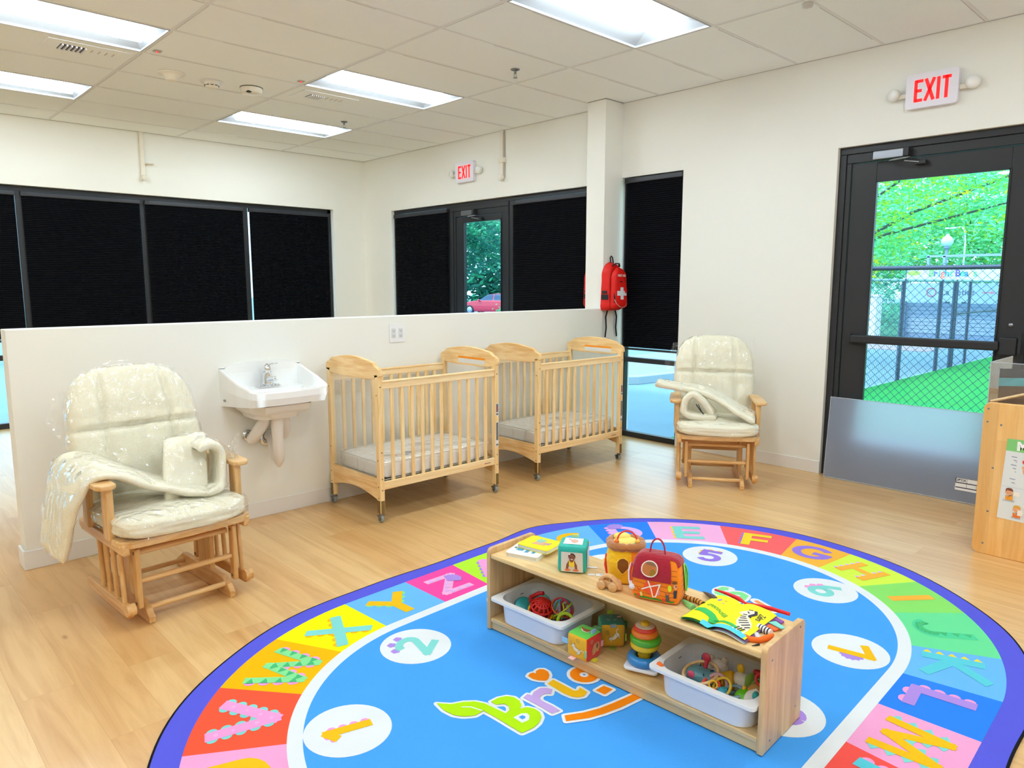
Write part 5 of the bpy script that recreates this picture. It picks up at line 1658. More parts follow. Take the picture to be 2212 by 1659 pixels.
tt = thing('slat_screen', 'low slatted grey screen below the blue grey sign', 'screen', (20.1, 4.85, -.015), -PI / 2)
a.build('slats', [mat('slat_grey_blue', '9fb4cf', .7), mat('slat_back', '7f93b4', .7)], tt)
t = thing('utility_box', 'white utility box left of the signs behind the fence', 'utility box', (19.5, 7.12, -.018))
MB().box((-.2, -.16, 0), (.2, .16, 1.15)).build('cabinet', mat('box_white', 'eef6ee', .5), t, bevel=.02)
MB().box((-.23, -.19, 1.15), (.23, .19, 1.2)).build('lid', mat('box_white', 'eef6ee'), t, bevel=.01)
t = thing('globe_lamp', 'park lamp with a pale round globe above the fence', 'street lamp', (22, 6.24, -.015))
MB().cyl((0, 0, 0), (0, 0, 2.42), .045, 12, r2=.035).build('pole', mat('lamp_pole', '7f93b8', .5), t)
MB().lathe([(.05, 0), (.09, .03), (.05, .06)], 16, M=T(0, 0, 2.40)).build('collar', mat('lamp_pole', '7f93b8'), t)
MB().ell((0, 0, 2.60), .15).lathe([(.05, .12), (.06, .15), (.03, .19), (0, .2)], 16, M=T(0, 0, 2.6)).build('globe', mat('globe_milk', 'c9ecf5', .3), t)
t = thing('street_light', 'thin white street light with a bent arm among the trees', 'street lamp', (22.4, 5.92, -.015))
MB().tube([(0, 0, 0), (0, 0, 2.6), (0, .04, 2.9), (0, .12, 2.99), (0, .3, 2.97)], .022, 10).build('pole', mat('pole_white', 'cfe9f5', .5), t)
MB().box((-.06, .25, 2.95), (.06, .5, 2.99)).build('lamp_head', mat('pole_white', 'cfe9f5'), t, bevel=.01)
t = thing('sign_gantry', 'grey post frame with a long crossbar right behind the globe lamp', 'gantry', (21.5, 6.2, -.015))
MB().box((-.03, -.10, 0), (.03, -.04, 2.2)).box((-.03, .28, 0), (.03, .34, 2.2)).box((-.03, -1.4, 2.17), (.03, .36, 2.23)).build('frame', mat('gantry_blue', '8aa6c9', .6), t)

# ---- trees: crown of real leaves on a branching trunk
def leaf_mat(name, c, c2):
    m = bpy.data.materials.new(name)
    m.use_nodes = True
    nt = m.node_tree; N, L = nt.nodes, nt.links
    p = N['Principled BSDF']
    p.inputs['Base Color'].default_value = lin(c); p.inputs['Roughness'].default_value = .7
    tr = N.new('ShaderNodeBsdfTranslucent'); tr.inputs['Color'].default_value = lin(c2)
    mx = N.new('ShaderNodeMixShader'); mx.inputs[0].default_value = .45
    L.new(p.outputs[0], mx.inputs[1]); L.new(tr.outputs[0], mx.inputs[2]); L.new(mx.outputs[0], N['Material Output'].inputs['Surface'])
    return m
LM = {'lime': leaf_mat('leaf_lime', '94d044', 'a8dc50'), 'green': leaf_mat('leaf_green', '5cd07e', '80e494'), 'cyan': leaf_mat('leaf_sea_green', '86dcb8', 'a4f0d4'),
      'yellow': leaf_mat('leaf_yellow', 'f0dc2c', 'ffe84a'), 'dark': leaf_mat('leaf_dark', '2f9a72', '4fc090'), 'teal': leaf_mat('leaf_teal', '2a7a6c', '3f9480')}
m_bark = mat('bark', '4f5a5f', .9, bump=.6, bscale=40)
m_bark2 = mat('pale_bark', 'b9a9a0', .9, bump=.6, bscale=40)
def tree(lab, loc, trunk_h, blobs, keys, nleaf, size, seed, bark=m_bark, group=None, name='tree', tr=.12):
    rg = random.Random(seed)
    t = thing(name, lab, 'tree' if name == 'tree' else 'bush', loc, 0, group)
    a = MB()
    if trunk_h:
        a.tube([(0, 0, -.05), (.03, .05, trunk_h * .5), (0, 0, trunk_h)], [tr, tr * .8, tr * .6], 10)
    for (bx, by, bz, r) in blobs:
        a.tube([(0, 0, trunk_h * .8), (bx * .5, by * .5, (trunk_h + bz) * .5), (bx, by, bz), (bx + r * .7, by, bz + r * .2)], [tr * .4, tr * .2, tr * .12, tr * .04], 7)
    a.build('trunk', bark, t)
    b = MB()
    tot = sum(r ** 2 for *_, r in blobs)
    V, F, MI = [], [], []
    for (bx, by, bz, r) in blobs:
        n = int(nleaf * r * r / tot)
        # leaves sit in small sprays
        sp = []
        for _ in range(max(6, n // 22)):
            d = Vector((rg.gauss(0, 1), rg.gauss(0, 1), rg.gauss(0, 1))).normalized() * r * (rg.random() ** .4)
            sp.append((Vector((bx, by, bz)) + Vector((d.x, d.y, d.z * .75)), rg.choices(range(len(keys)), weights=[k_[1] for k_ in keys])[0]))
        for _ in range(n):
            c_, mi = sp[rg.randrange(len(sp))]
            p = c_ + Vector((rg.gauss(0, 1), rg.gauss(0, 1), rg.gauss(0, .45))) * r * .16
            e1 = Vector((rg.gauss(0, 1), rg.gauss(0, 1), rg.gauss(0, .5))).normalized() * size * rg.uniform(.6, 1.3)
            e2 = e1.cross(Vector((rg.gauss(0, 1), rg.gauss(0, 1), rg.gauss(0, 1)))).normalized() * size * .35
            k_ = len(V)
            V += [p - e1, p - e1 * .1 + e2, p + e1, p - e1 * .1 - e2]
            F.append((k_, k_ + 1, k_ + 2, k_ + 3)); MI.append(mi if rg.random() < .85 else rg.randrange(len(keys)))
    b.V = [tuple(v) for v in V]; b.F = F; b.MI = MI; b.SM = [False] * len(F)
    b.build('foliage', [LM[k_[0]] for k_ in keys], t)
    return t
GT = 'trees behind the fences'
tree('tall yellow green tree whose branches hang over the fence nearest the door', (13.4, 6.6, -.02), 1.9,
     [(-.6, -1.7, 2.2, 1.0), (-.9, -2.5, 3.2, 1.0), (.2, -3.6, 2.75, .9), (0, -2.2, 4.0, 1.2), (.3, -1.0, 3.2, 1.1), (.5, -4.4, 3.5, 1.0), (-.4, -.2, 2.4, .9)],
     [('lime', 4), ('green', 3), ('yellow', .7), ('cyan', 3)], 15000, .048, 11, group=GT)
tree('broad sea green tree behind the left side of the signs', (27, 11.5, -.02), 3.2, [(0, 0, 4.4, 2.6), (-1, -2.0, 3.4, 1.9), (1, 2.2, 3.6, 2.2), (0, -1, 6.2, 2.2), (-1, 1.4, 2.2, 1.6), (-.6, -2.2, 2.0, 1.3)],
     [('cyan', 4), ('green', 3), ('lime', 1.5), ('dark', 1)], 15000, .10, 12, group=GT)
tree('broad sea green tree behind the middle of the signs', (33, 8.6, -.02), 3.2, [(0, 0, 4.6, 2.4), (-1, 1.4, 3.2, 1.7), (0, -1.8, 3.2, 1.9), (0, .4, 6.4, 2.0), (-1, -.2, 2.4, 1.6)],
     [('cyan', 5), ('green', 3), ('lime', 1.2)], 13000, .11, 13, group=GT)
tree('broad sea green tree behind the right end of the signs', (27, 3.0, -.02), 3.2, [(0, 0, 4.4, 2.4), (-1, 1.6, 3.4, 1.8), (0, -2, 3.6, 2.2), (0, .2, 6.2, 2.2), (-1, 1.6, 2.2, 1.5)],
     [('cyan', 4), ('green', 4), ('dark', 1)], 13000, .10, 14, group=GT)
tree('long dark green tree row at the back of the lawn', (36, 10, -.02), 2.5, [(0, y, 3.0 + (i % 2) * 1.2, 2.9) for i, y in enumerate((-10, -6.5, -3, .5, 4, 7.5, 11))],
     [('cyan', 3), ('dark', 3), ('green', 2)], 12000, .2, 15, group=GT)
tree('low green hedge left of the signs behind the fence', (21.5, 8.3, -.02), .3, [(0, -.9, .8, .7), (0, .1, .9, .8), (.2, 1.1, .8, .8), (0, 2.0, .9, .8)], [('cyan', 3), ('dark', 2), ('green', 2)], 5000, .06, 16, name='bush', group='bushes outside')
tree('large teal tree outside the far glass door', (15.6, 21.8, -.05), 2.0, [(.8, -3.4, 2.9, 1.3), (-.5, -1.8, 2.9, 1.4), (0, -.2, 2.9, 1.6), (.5, 1.4, 2.9, 1.6), (-.6, -.4, 4.1, 1.6), (-.8, -2.6, 3.4, 1.4), (0, 2.6, 3.6, 1.5)],
     [('teal', 5), ('dark', 3), ('cyan', 1)], 17000, .12, 17, m_bark2, group='trees outside the far door', tr=.2)
tree('dark tree row behind the red car', (40, 46, -.62), 2.6, [(7, -10, 2.4, 4.0), (4, -5, 2.4, 4.0), (0, 0, 2.4, 4.2), (-4, 5, 2.6, 4.2), (5, -8, 7, 4.6), (0, -1, 8, 5), (-4, 5, 8, 5)],
     [('dark', 3), ('teal', 5)], 14000, .42, 18, m_bark, group='trees outside the far door')
tree('round green bush in front of the red car', (11.9, 12.75, -.05), .2, [(0, -.1, .62, .6), (.3, -.6, .6, .55), (-.2, .2, .3, .4)], [('green', 3), ('teal', 3)], 3500, .035, 19, name='bush', group='bushes outside')
tree('green shrub outside the long left window', (.6, 16, -.02), .2, [(0, 0, .6, .7), (1.2, .3, .55, .6), (-1.4, .5, .6, .7), (2.6, .6, .5, .6)], [('green', 3), ('cyan', 3)], 3500, .05, 20, name='bush', group='bushes outside')

# ---- the red car beyond the far door (front towards the picture's left)
def car(loc, rz):
    t = thing('car', 'red car parked outside the far glass door', 'car', loc, rz)
    m_c = mat('car_paint_red', 'c8304a', .25, coat=.6); m_g = mat('car_glass', '35506f', .15)
    L_, W_ = 4.2, 1.7
    # side profile in local x (front = -x) and z
    def sec(x):
        pts = [(-2.1, .62, .62), (-2.0, .78, .78), (-1.2, .92, .92), (-.75, .97, 1.0), (-.1, .98, 1.38), (.5, .98, 1.45), (1.3, .98, 1.40), (1.85, .96, 1.08), (2.1, .8, .85)]
        for (a, b, c_), (d, e, f) in zip(pts[:-1], pts[1:]):
            if a <= x <= d: q = (x - a) / (d - a); return b + (e - b) * q, c_ + (f - c_) * q
        return pts[-1][1:]
    def hull(u, v):
        x = -2.1 + 4.2 * u; belt, roof = sec(x)
        nose = 1 - .10 * max(0, (-x - 1.5) / .6) ** 2 - .08 * max(0, (x - 1.6) / .5) ** 2
        pr = [(.80, .22), (.85, .35), (.86, .6), (.84, belt - .03), (.80, belt), (.64 if roof > belt + .1 else .72, roof - .03), (.4, roof), (0, roof + .015)]
        pr = pr + [(-a, b) for a, b in pr[-2::-1]]
        k_ = v * (len(pr) - 1); i = min(int(k_), len(pr) - 2); q = k_ - i
        y = pr[i][0] * (1 - q) + pr[i + 1][0] * q; z = pr[i][1] * (1 - q) + pr[i + 1][1] * q
        return (x, y * nose, z)
    def mf(u, v):
        x = -2.1 + 4.2 * u; k_ = v * 14
        side = (4.05 < k_ < 4.95 or 9.05 < k_ < 9.95)
        if side and -.7 < x < 1.75 and abs(x - .45) > .04: return 1
        if -.75 < x < -.15 and 4 < k_ < 10: return 1
        return 0
    a = MB(); a.grid(hull, 60, 56, mfn=mf)
    a.poly([hull(0, v / 28) for v in range(29)]).poly([hull(1, v / 28) for v in range(29)])
    a.build('body', [m_c, m_g], t)
    for x in (-1.35, 1.3):
        for s_ in (-1, 1):
            w_ = MB().lathe([(0, -.09), (.22, -.09), (.31, -.08), (.325, -.05), (.325, .05), (.31, .08), (.22, .09), (0, .09)], 28, M=T(x, s_ * .80, .325) @ RX(PI / 2)).build('wheel', mat('tyre', '25282f', .7), t)
            MB().lathe([(0, -.105), (.08, -.10), (.20, -.095), (.21, -.08), (.21, .08), (.20, .095), (.08, .10), (0, .105)], 20, M=T(x, s_ * .80, .325) @ RX(PI / 2)).build('hubcap', mat('hub', 'a9b4d0', .3, .8), w_)
    for s_ in (-1, 1): MB().ell((-1.98, s_ * .6, .72), (.14, .2, .06)).build('headlight', mat('headlamp', 'e3f2ff', .15), t)
    MB().box((-2.115, -.45, .45), (-2.06, .45, .60)).build('grille', mat('grille', '5a2a3a', .5), t)
    MB().box((-2.10, -.75, .22), (-2.0, .75, .36)).build('bumper', m_c, t, bevel=.02)
    for s_ in (-1, 1): MB().ell((-.6, s_ * .93, 1.0), (.08, .1, .07)).build('wing_mirror', m_c, t)
car((33.6, 37.3, -.62), math.radians(-70))

# ============================================================ LOW SHELF AND THE TOYS
SA = math.radians(-87.43)
SO = Vector((1.908, 2.162))
SU = Vector((math.cos(SA), math.sin(SA))); SV = Vector((-SU.y, SU.x))
def SH(u, v, z): p = SO + SU * u + SV * v; return (p.x, p.y, z)
TOP = .3405; BOT = .062
m_sh = wood('shelf_maple', 'f8dca6', 'e4b876', 0, .4, .8, staves=.055)
m_shz = wood('shelf_maple_side', 'eecb96', 'd4a672', 2, .4, .8, staves=.05)
t = thing('toy_shelf', 'low open wooden shelf with two compartments standing on the rug', 'shelf', SH(0, 0, RUGZ), SA)
LS, DS = 1.212, .285
for x in (0, LS - .019):
    P = rrect(0, 0, DS, .352, .022, 5)
    P = [(0, 0)] + [p for p in P if not (p[1] < .03)] + [(DS, 0)]
    P = rrect(0, -.02, DS, .352, .022, 5)
    P = [(p[0], max(0, p[1])) for p in P]
    P = [P[i] for i in range(len(P)) if P[i] != P[i - 1]]
    s_ = MB().prism(P, 0, .019, M=frame((x, 0, 0), (0, 1, 0), (0, 0, 1))).build('side_panel', m_shz, t, bevel=.004, seg=3)
    a = MB()
    for (y, z) in ((.04, .30), (.245, .335), (.05, .03), (.24, .06)):
        a.lathe([(0, .001), (.0035, .001), (.004, 0)], 10, M=T(x + (.0192 if x else -.0002), y, z) @ RY(PI / 2 if x else -PI / 2))
    a.build('screws', m_steel, s_)
MB().box((.019, .004, TOP - RUGZ - .019), (LS - .019, DS - .004, TOP - RUGZ)).build('top_board', m_sh, t, bevel=.004)
MB().box((.019, .004, BOT - RUGZ - .018), (LS - .019, DS - .004, BOT - RUGZ)).build('bottom_board', m_sh, t, bevel=.003)
MB().box((.019, .010, .0), (LS - .019, .024, BOT - RUGZ - .018)).build('kick_board', m_sh, t, bevel=.002)
MB().box((.019, DS - .012, .0), (LS - .019, DS - .004, TOP - RUGZ - .019)).build('back_panel', m_sh, t)

# ---- white bins
m_bin = mat('bin_white', 'f1f2f6', .4)
def bin_(u0, u1, lab):
    W_ = u1 - u0; D_ = .290; Hh = .103
    t = thing('storage_bin', lab, 'bin', SH(u0, -.022, BOT), SA, 'white bins in the low shelf')
    a = MB()
    def ring(ins, z, r): return [(x, y, z) for x, y in rrect(ins, ins, W_ - ins, D_ - ins, r, 5)]
    R = [ring(.035, 0, .05), ring(.030, .004, .055), ring(.024, Hh - .016, .055), ring(.024, Hh - .003, .055), ring(.0225, Hh, .055)]
    inn = [ring(.0265, Hh - .002, .053), ring(.027, Hh - .016, .052), ring(.034, .008, .048)]
    n = len(R[0])
    def lg(A, B, flip=False):
        f = [(i, (i + 1) % n, n + (i + 1) % n, n + i) for i in range(n)]
        a.add(A + B, [x[::-1] for x in f] if flip else f, 0, True)
    for A, B in zip(R[:-2], R[1:-1]): lg(A, B)
    lg(inn[0], inn[1]); lg(inn[1], inn[2])
    a.poly(inn[2]); a.poly(R[0][::-1])
    a.build('tub', m_bin, t)
    # flat rim, wider at the ends, rounded outside corners
    b = MB()
    O = rrect(0, .002, W_, D_ - .002, .018, 5)
    I_ = rrect(.026, .0245, W_ - .026, D_ - .0245, .054, 5)
    v = [(x, y, Hh) for x, y in O] + [(x, y, Hh) for x, y in I_] + [(x, y, Hh - .012) for x, y in O] + [(x, y, Hh - .0025) for x, y in I_]
    f = []
    for i in range(n):
        j = (i + 1) % n
        f += [(i, j, n + j, n + i), (i, 2 * n + i, 2 * n + j, j), (n + i, n + j, 3 * n + j, 3 * n + i), (2 * n + i, 3 * n + i, 3 * n + j, 2 * n + j)]
    b.add(v, f); b.build('rim', m_bin, t, bevel=.0015)
    MB().box((.0275, .16, Hh - .030), (.0283, .178, Hh - .027)).build('stamp', m_dark, t)
    return t
bin_(.036, .424, 'white plastic bin of loops and rattles at the left end of the low shelf')
bin_(.806, 1.189, 'white plastic bin of soft toys and teethers at the right end of the low shelf')

def toy(name, lab, cat, u, v, z, rz=0, group=None): return thing(name, lab, cat, SH(u, v, z), SA + rz, group)
def lenz(t, M): return t
G1 = 'toys in the left bin'; G2 = 'toys in the right bin'
def P_(h, **k): return C(h, .4, **k)
B0 = BOT + .011
# left bin -------------------------------------------------
t = toy('teething_ring', 'translucent teal ring teether at the back left of the left bin', 'teether', .15, .15, B0 + .050, 0, G1)
a = MB().torus((0, 0, 0), .042, .012, M=RX(.35)).build('ring', mat('teal_gel', '5fc4b8', .25), t)
MB().ell((-.02, -.02, .01), .014).ell((.01, -.035, .008), .012).build('beads', P_('e8b48a'), t)
t = toy('stacking_disc', 'turquoise disc with a navy and orange rim at the front left of the left bin', 'toy disc', .135, .085, B0 + .056, 0, G1)
M = RY(.5) @ RX(.35)
MB().lathe([(0, .006), (.034, .005), (.038, 0), (.034, -.004), (0, -.004)], 28, M=M).build('disc', P_('2fa6ac'), t)
MB().torus((0, 0, -.006), .038, .004, M=M).build('navy_rim', P_('23345f'), t)
MB().torus((0, 0, -.012), .038, .003, M=M).build('orange_rim', P_('f08a3a'), t)
t = toy('rattle_ball', 'red openwork ball rattle with a yellow band and blue base in the left bin', 'rattle', .225, .092, B0 + .062, .35, G1)
a = MB(); Rb = .047
for k_ in range(6): a.torus((0, 0, 0), Rb, .0052, n=26, k=6, M=RZ(k_ * PI / 6) @ RX(PI / 2))
for z in (.02, .038): a.torus((0, 0, z), math.sqrt(Rb * Rb - z * z), .0055, n=26, k=6)
TM = RX(.35) @ RY(.25)
a.M = I4
for i, v_ in enumerate(a.V): a.V[i] = tuple(TM @ Vector(v_))
a.build('red_cage', P_('d8201c'), t)
MB().torus((0, 0, -.006), Rb + .002, .0065, n=32, k=8, M=TM).box((.044, -.012, -.014), (.062, .012, .003), M=TM).build('yellow_band', P_('f7c417'), t)
MB().lathe([(Rb * .98, -.012), (Rb * .9, -.026), (.028, -.040), (0, -.043)], 28, M=TM).build('blue_base', P_('3f86e0'), t)
MB().ell((0, 0, 0), .026, M=TM).build('inner_ball', P_('e2572c'), t)
MB().tube([(-.05, .01, .02), (-.06, .03, .03), (-.03, .05, .045), (-.01, .045, .05)], .009, 8).build('red_handle', P_('c81f2c'), t)
t = toy('loop_teether', 'teether of red, blue, orange and lime loops sticking up in the left bin', 'teether', .30, .135, B0 + .070, 0, G1)
for i, (c_, mx_, R) in enumerate((('c01f3a', RX(1.4) @ RY(.2), .045), ('4a93b8', RX(1.1) @ RY(.9), .038), ('b9cc2c', RX(.3) @ RY(-.6), .045), ('e8632c', RX(.15) @ RY(.5), .046), ('4a93b8', RX(1.7) @ RY(-.9), .040), ('c8243c', RY(1.35), .044), ('c9d63a', RX(1.25) @ RY(-.4) @ RZ(1), .036))):
    MB().torus((.006 * (i % 3 - 1), .006 * (i % 2), .002 * i), R, .0036, n=30, k=7, M=mx_).build('loop', P_(c_), t)
MB().cyl((0, 0, -.02), (0, 0, .022), .014, 14, r2=.012).ell((0, 0, -.02), .016).build('core', P_('b01a38'), t)
t = toy('ring_rattle', 'lime green ring rattle with coloured beads at the right of the left bin', 'rattle', .352, .09, B0 + .056, .5, G1)
MB().torus((0, 0, 0), .030, .0065, M=RX(1.1)).build('ring', P_('b4d422'), t)
a = MB()
rg = random.Random(9)
for i in range(12): a.ell((-.03 + rg.random() * .05, -.02 - rg.random() * .02, -.012 + rg.random() * .02), .0055, i % 3, 8)
a.build('beads', [P_('c8324a'), P_('e8e07a'), P_('54c4a0')], t)
t = toy('bead_cluster', 'small mint green bead cluster in the right corner of the left bin', 'teether', .372, .155, B0 + .045, 0, G1)
a = MB()
for i in range(7): a.ell((rg.random() * .022, rg.random() * .02, rg.random() * .016), .007, 0, 8)
a.build('beads', P_('5cc8a2'), t)
t = toy('toy_saucer', 'pale blue round saucer on the floor of the left bin', 'toy disc', .26, .12, B0 + .002, 0, G1)
MB().lathe([(0, .002), (.06, .003), (.068, .012), (.064, .012), (.056, .0)], 32).build('dish', P_('6f97b8'), t)
# right bin ------------------------------------------------
def rb(name, lab, cat, u, v, z, rz=0): return toy(name, lab, cat, u, v, B0 + z + .018 + .022 * max(0, min(1, (.12 - v) / .07)), rz, G2)
t = toy('fork_toy', 'orange ridged fork toy clipped to the left edge of the right bin', 'teether', .838, .012, B0 + .088, 0, G2)
MB().lathe([(0, .008), (.013, .006), (.015, 0), (.013, -.006), (0, -.008)], 18, M=RX(-1.1) @ RY(.2)).tube([(0, .004, -.012), (.004, .014, -.03), (.006, .018, -.05)], [.006, .005, .004], 8).build('paddle', P_('f4701e'), t)
a = MB()
for q in range(3): a.cbox((0, -.0085, .004 - q * .005), (.02, .003, .0018), M=RX(-.2))
a.build('ridges', P_('c9541a'), t)
t = rb('elephant_teether', 'blue grey elephant shaped teether with pink dots through a wooden ring in the right bin', 'teether', .955, .088, .036)
softpad(.052, .036, .026, 3, 12, .004, 3).build('body', P_('5f93a0'), t)
MB().torus((.0, -.004, .018), .058, .0058, M=RX(.25) @ RY(-.12)).build('wooden_ring', wood('ring_wood', 'efc997', 'dcae74', 0), t)
MB().ell((-.024, -.033, .012), (.014, .006, .013)).build('pink_dot', P_('df5578'), t)
a = MB().cyl((-.0, .018, .022), (.002, .024, .048), .007, 10).ell((.0, .024, .058), (.016, .006, .017)); a.build('red_paddle', P_('bb2c40'), t)
a = MB()
for (x, y, r_) in ((-.02, .02, .4), (.028, .012, -.6), (.02, -.03, .5)): a.cbox((0, 0, 0), (.003, .013, .003), M=T(x, y, .0265) @ RZ(r_))
a.build('stitches', P_('1f2a44'), t)
t = rb('striped_rattle', 'small blue and orange stick leaning at the back left of the right bin', 'rattle', .912, .172, .04)
MB().tube([(0, 0, -.03), (0, 0, .012)], .008, 10).build('orange_part', P_('e8742c'), t)
MB().tube([(0, 0, .012), (0, .002, .03), (0, .004, .04)], [.008, .008, .003], 10).build('navy_part', P_('2a4a78'), t)
t = rb('bear_rattle', 'cream bear head at the back left of the right bin', 'soft toy', .965, .182, .042)
MB().ell((0, 0, 0), (.036, .03, .033)).build('head', P_('d8cdc0'), t)
MB().ell((-.028, 0, .028), .012).build('ear', P_('d0c2b2'), t); MB().ell((.02, .004, .032), .012).build('ear', P_('d0c2b2'), t)
t = rb('bee_rattle', 'mustard yellow drum rattle with a round ring mouth in the right bin', 'rattle', 1.022, .125, .040, .3)
a = MB().lathe([(0, -.035), (.026, -.034), (.031, -.028), (.031, .028), (.026, .034), (0, .035)], 24, M=RY(1.2) @ RZ(.4)); a.build('drum', P_('cf9c14'), t)
MB().torus((0, 0, 0), .018, .004, M=T(-.022, -.026, .01) @ RX(1.3) @ RY(-.5)).build('mouth_ring', P_('e8a51c'), t)
MB().ell((-.024, -.028, .012), (.008, .004, .004)).build('pupil', P_('20180f'), t)
t = rb('cream_plush', 'cream plush bee body with a yellow ear in the right bin', 'soft toy', 1.068, .145, .042)
softpad(.038, .033, .032, 2.6, 12, .003, 6).build('body', mat('plush_cream', 'd9d0bf', .9), t)
MB().ell((-.012, .015, .042), (.014, .008, .018)).build('ear', P_('d6a81c'), t)
a = MB()
for q in range(3): a.cbox((-.015 + q * .006, -.0325, .006), (.002, .002, .014))
a.build('stitched_mouth', P_('6a5a4c'), t)
t = rb('frog_plush', 'olive green plush worm with fat folds in the right bin', 'soft toy', 1.118, .152, .045)
mp = mat('plush_green', '6f8f2a', .95, sheen=.4)
for i, (x, y, z, r_) in enumerate(((-.02, .0, .0, .038), (.006, -.012, -.006, .036), (.018, .016, .018, .028))): MB().ell((x, y, z), (r_ * .62, r_, r_ * 1.15)).build('fold', mp, t)
t = rb('mirror_rattle', 'clear and red rattle with a red ring handle at the right of the right bin', 'rattle', 1.140, .100, .048, .2)
M = RX(.5) @ RY(.6)
MB().lathe([(.0, -.03), (.022, -.028), (.030, -.015), (.032, 0)], 22, M=M).build('red_cup', P_('d8281c'), t)
MB().lathe([(.032, 0), (.030, .015), (.02, .028), (0, .032)], 22, M=M).build('clear_dome', mat('rattle_dome', 'b98a4a', .12, spec=.8), t)
MB().ell((-.012, -.01, .01), .014).build('orange_pompom', P_('f88a1c'), t)
MB().torus((0, 0, 0), .018, .0045, M=T(.012, .012, .048) @ RX(.9)).tube([(.02, .0, .035), (.03, -.02, .01), (.03, -.03, -.01)], .005, 8).build('handle', P_('c8181c'), t)
MB().tube([(-.034, -.012, .022), (-.038, -.02, .0), (-.028, -.03, -.02)], .006, 8).build('yellow_trim', P_('efb01c'), t)
t = rb('plush_flower', 'dark red plush petal on top of the green worm in the right bin', 'soft toy', 1.118, .165, .090)
MB().ell((0, 0, 0), (.022, .012, .010)).ell((.012, -.008, -.002), (.014, .012, .009)).build('petals', P_('a81a1c'), t)
def ring_toy(lab, c_, u, v, z, R, r, M, fl=1.0):
    t = rb('teething_ring', lab, 'teether', u, v, z)
    MB().torus((0, 0, 0), R, r, M=M, flat=fl).build('ring', P_(c_), t)
    return t
ring_toy('dusty pink ring in the middle of the right bin', 'c39aa4', 1.018, .075, .036, .030, .0065, RX(.9) @ RY(.3))
ring_toy('yellow ring leaning over the pink ring in the right bin', 'e8bf3a', 1.042, .058, .036, .032, .0048, RX(.75) @ RY(-.25))
ring_toy('coral red ring at the front of the right bin', 'e4503f', 1.008, .052, .032, .026, .0058, RX(.25) @ RY(.15))
ring_toy('small yellow beaded ring inside the coral ring in the right bin', 'f2c52c', 1.016, .048, .035, .013, .0034, RX(.9) @ RY(.5))
ring_toy('grey blue flat ring in front of the rattles in the right bin', '7f9cae', 1.083, .058, .038, .030, .0065, RX(.2) @ RY(-.1), .6)
ring_toy('larger grey blue ring along the front wall of the right bin', '7a9db8', 1.085, .064, .012, .034, .007, RX(.1))
t = rb('textured_ball', 'teal bumpy ball at the front of the right bin', 'ball', 1.052, .046, .022)
a = MB().ell((0, 0, 0), .020)
for i in range(14):
    an = i * 2.4; zz = -.8 + 1.6 * i / 13; rr = math.sqrt(1 - zz * zz) * .020
    a.ell((rr * math.cos(an), rr * math.sin(an), zz * .020), .005, 0, 8)
a.build('ball', P_('2a93a8'), t)
t = rb('lime_saucer', 'bright lime green dome at the front right of the right bin', 'toy disc', 1.122, .064, .030, 0)
MB().lathe([(0, .020), (.018, .018), (.031, .010), (.036, 0), (.031, -.006), (0, -.010)], 28, M=RX(.35) @ RY(.15)).ell((-.012, -.006, .017), (.009, .009, .004), 0, 12, M=RX(.35)).build('dome', P_('5fb41a'), t)
t = rb('rabbit_plush', 'white plush arm with a teal spot against the right wall of the right bin', 'soft toy', 1.148, .070, .030)
MB().tube([(-.03, -.03, -.012), (-.01, 0, .008), (.004, .02, .025)], [.018, .022, .016], 14).build('arm', mat('plush_white', 'dcd6d0', .9), t)
MB().ell((.006, -.006, .024), (.010, .014, .014)).build('teal_spot', P_('1f9a98'), t)
MB().tube([(-.0, -.03, .0), (.006, -.024, .012), (.008, -.016, .016)], .003, 6).build('pink_cord', P_('d85a6a'), t)
t = rb('wood_bead', 'pale bead between the rings of the right bin', 'bead', 1.046, .046, .024)
MB().ell((0, 0, 0), .013).build('bead', P_('e8cdb8'), t)

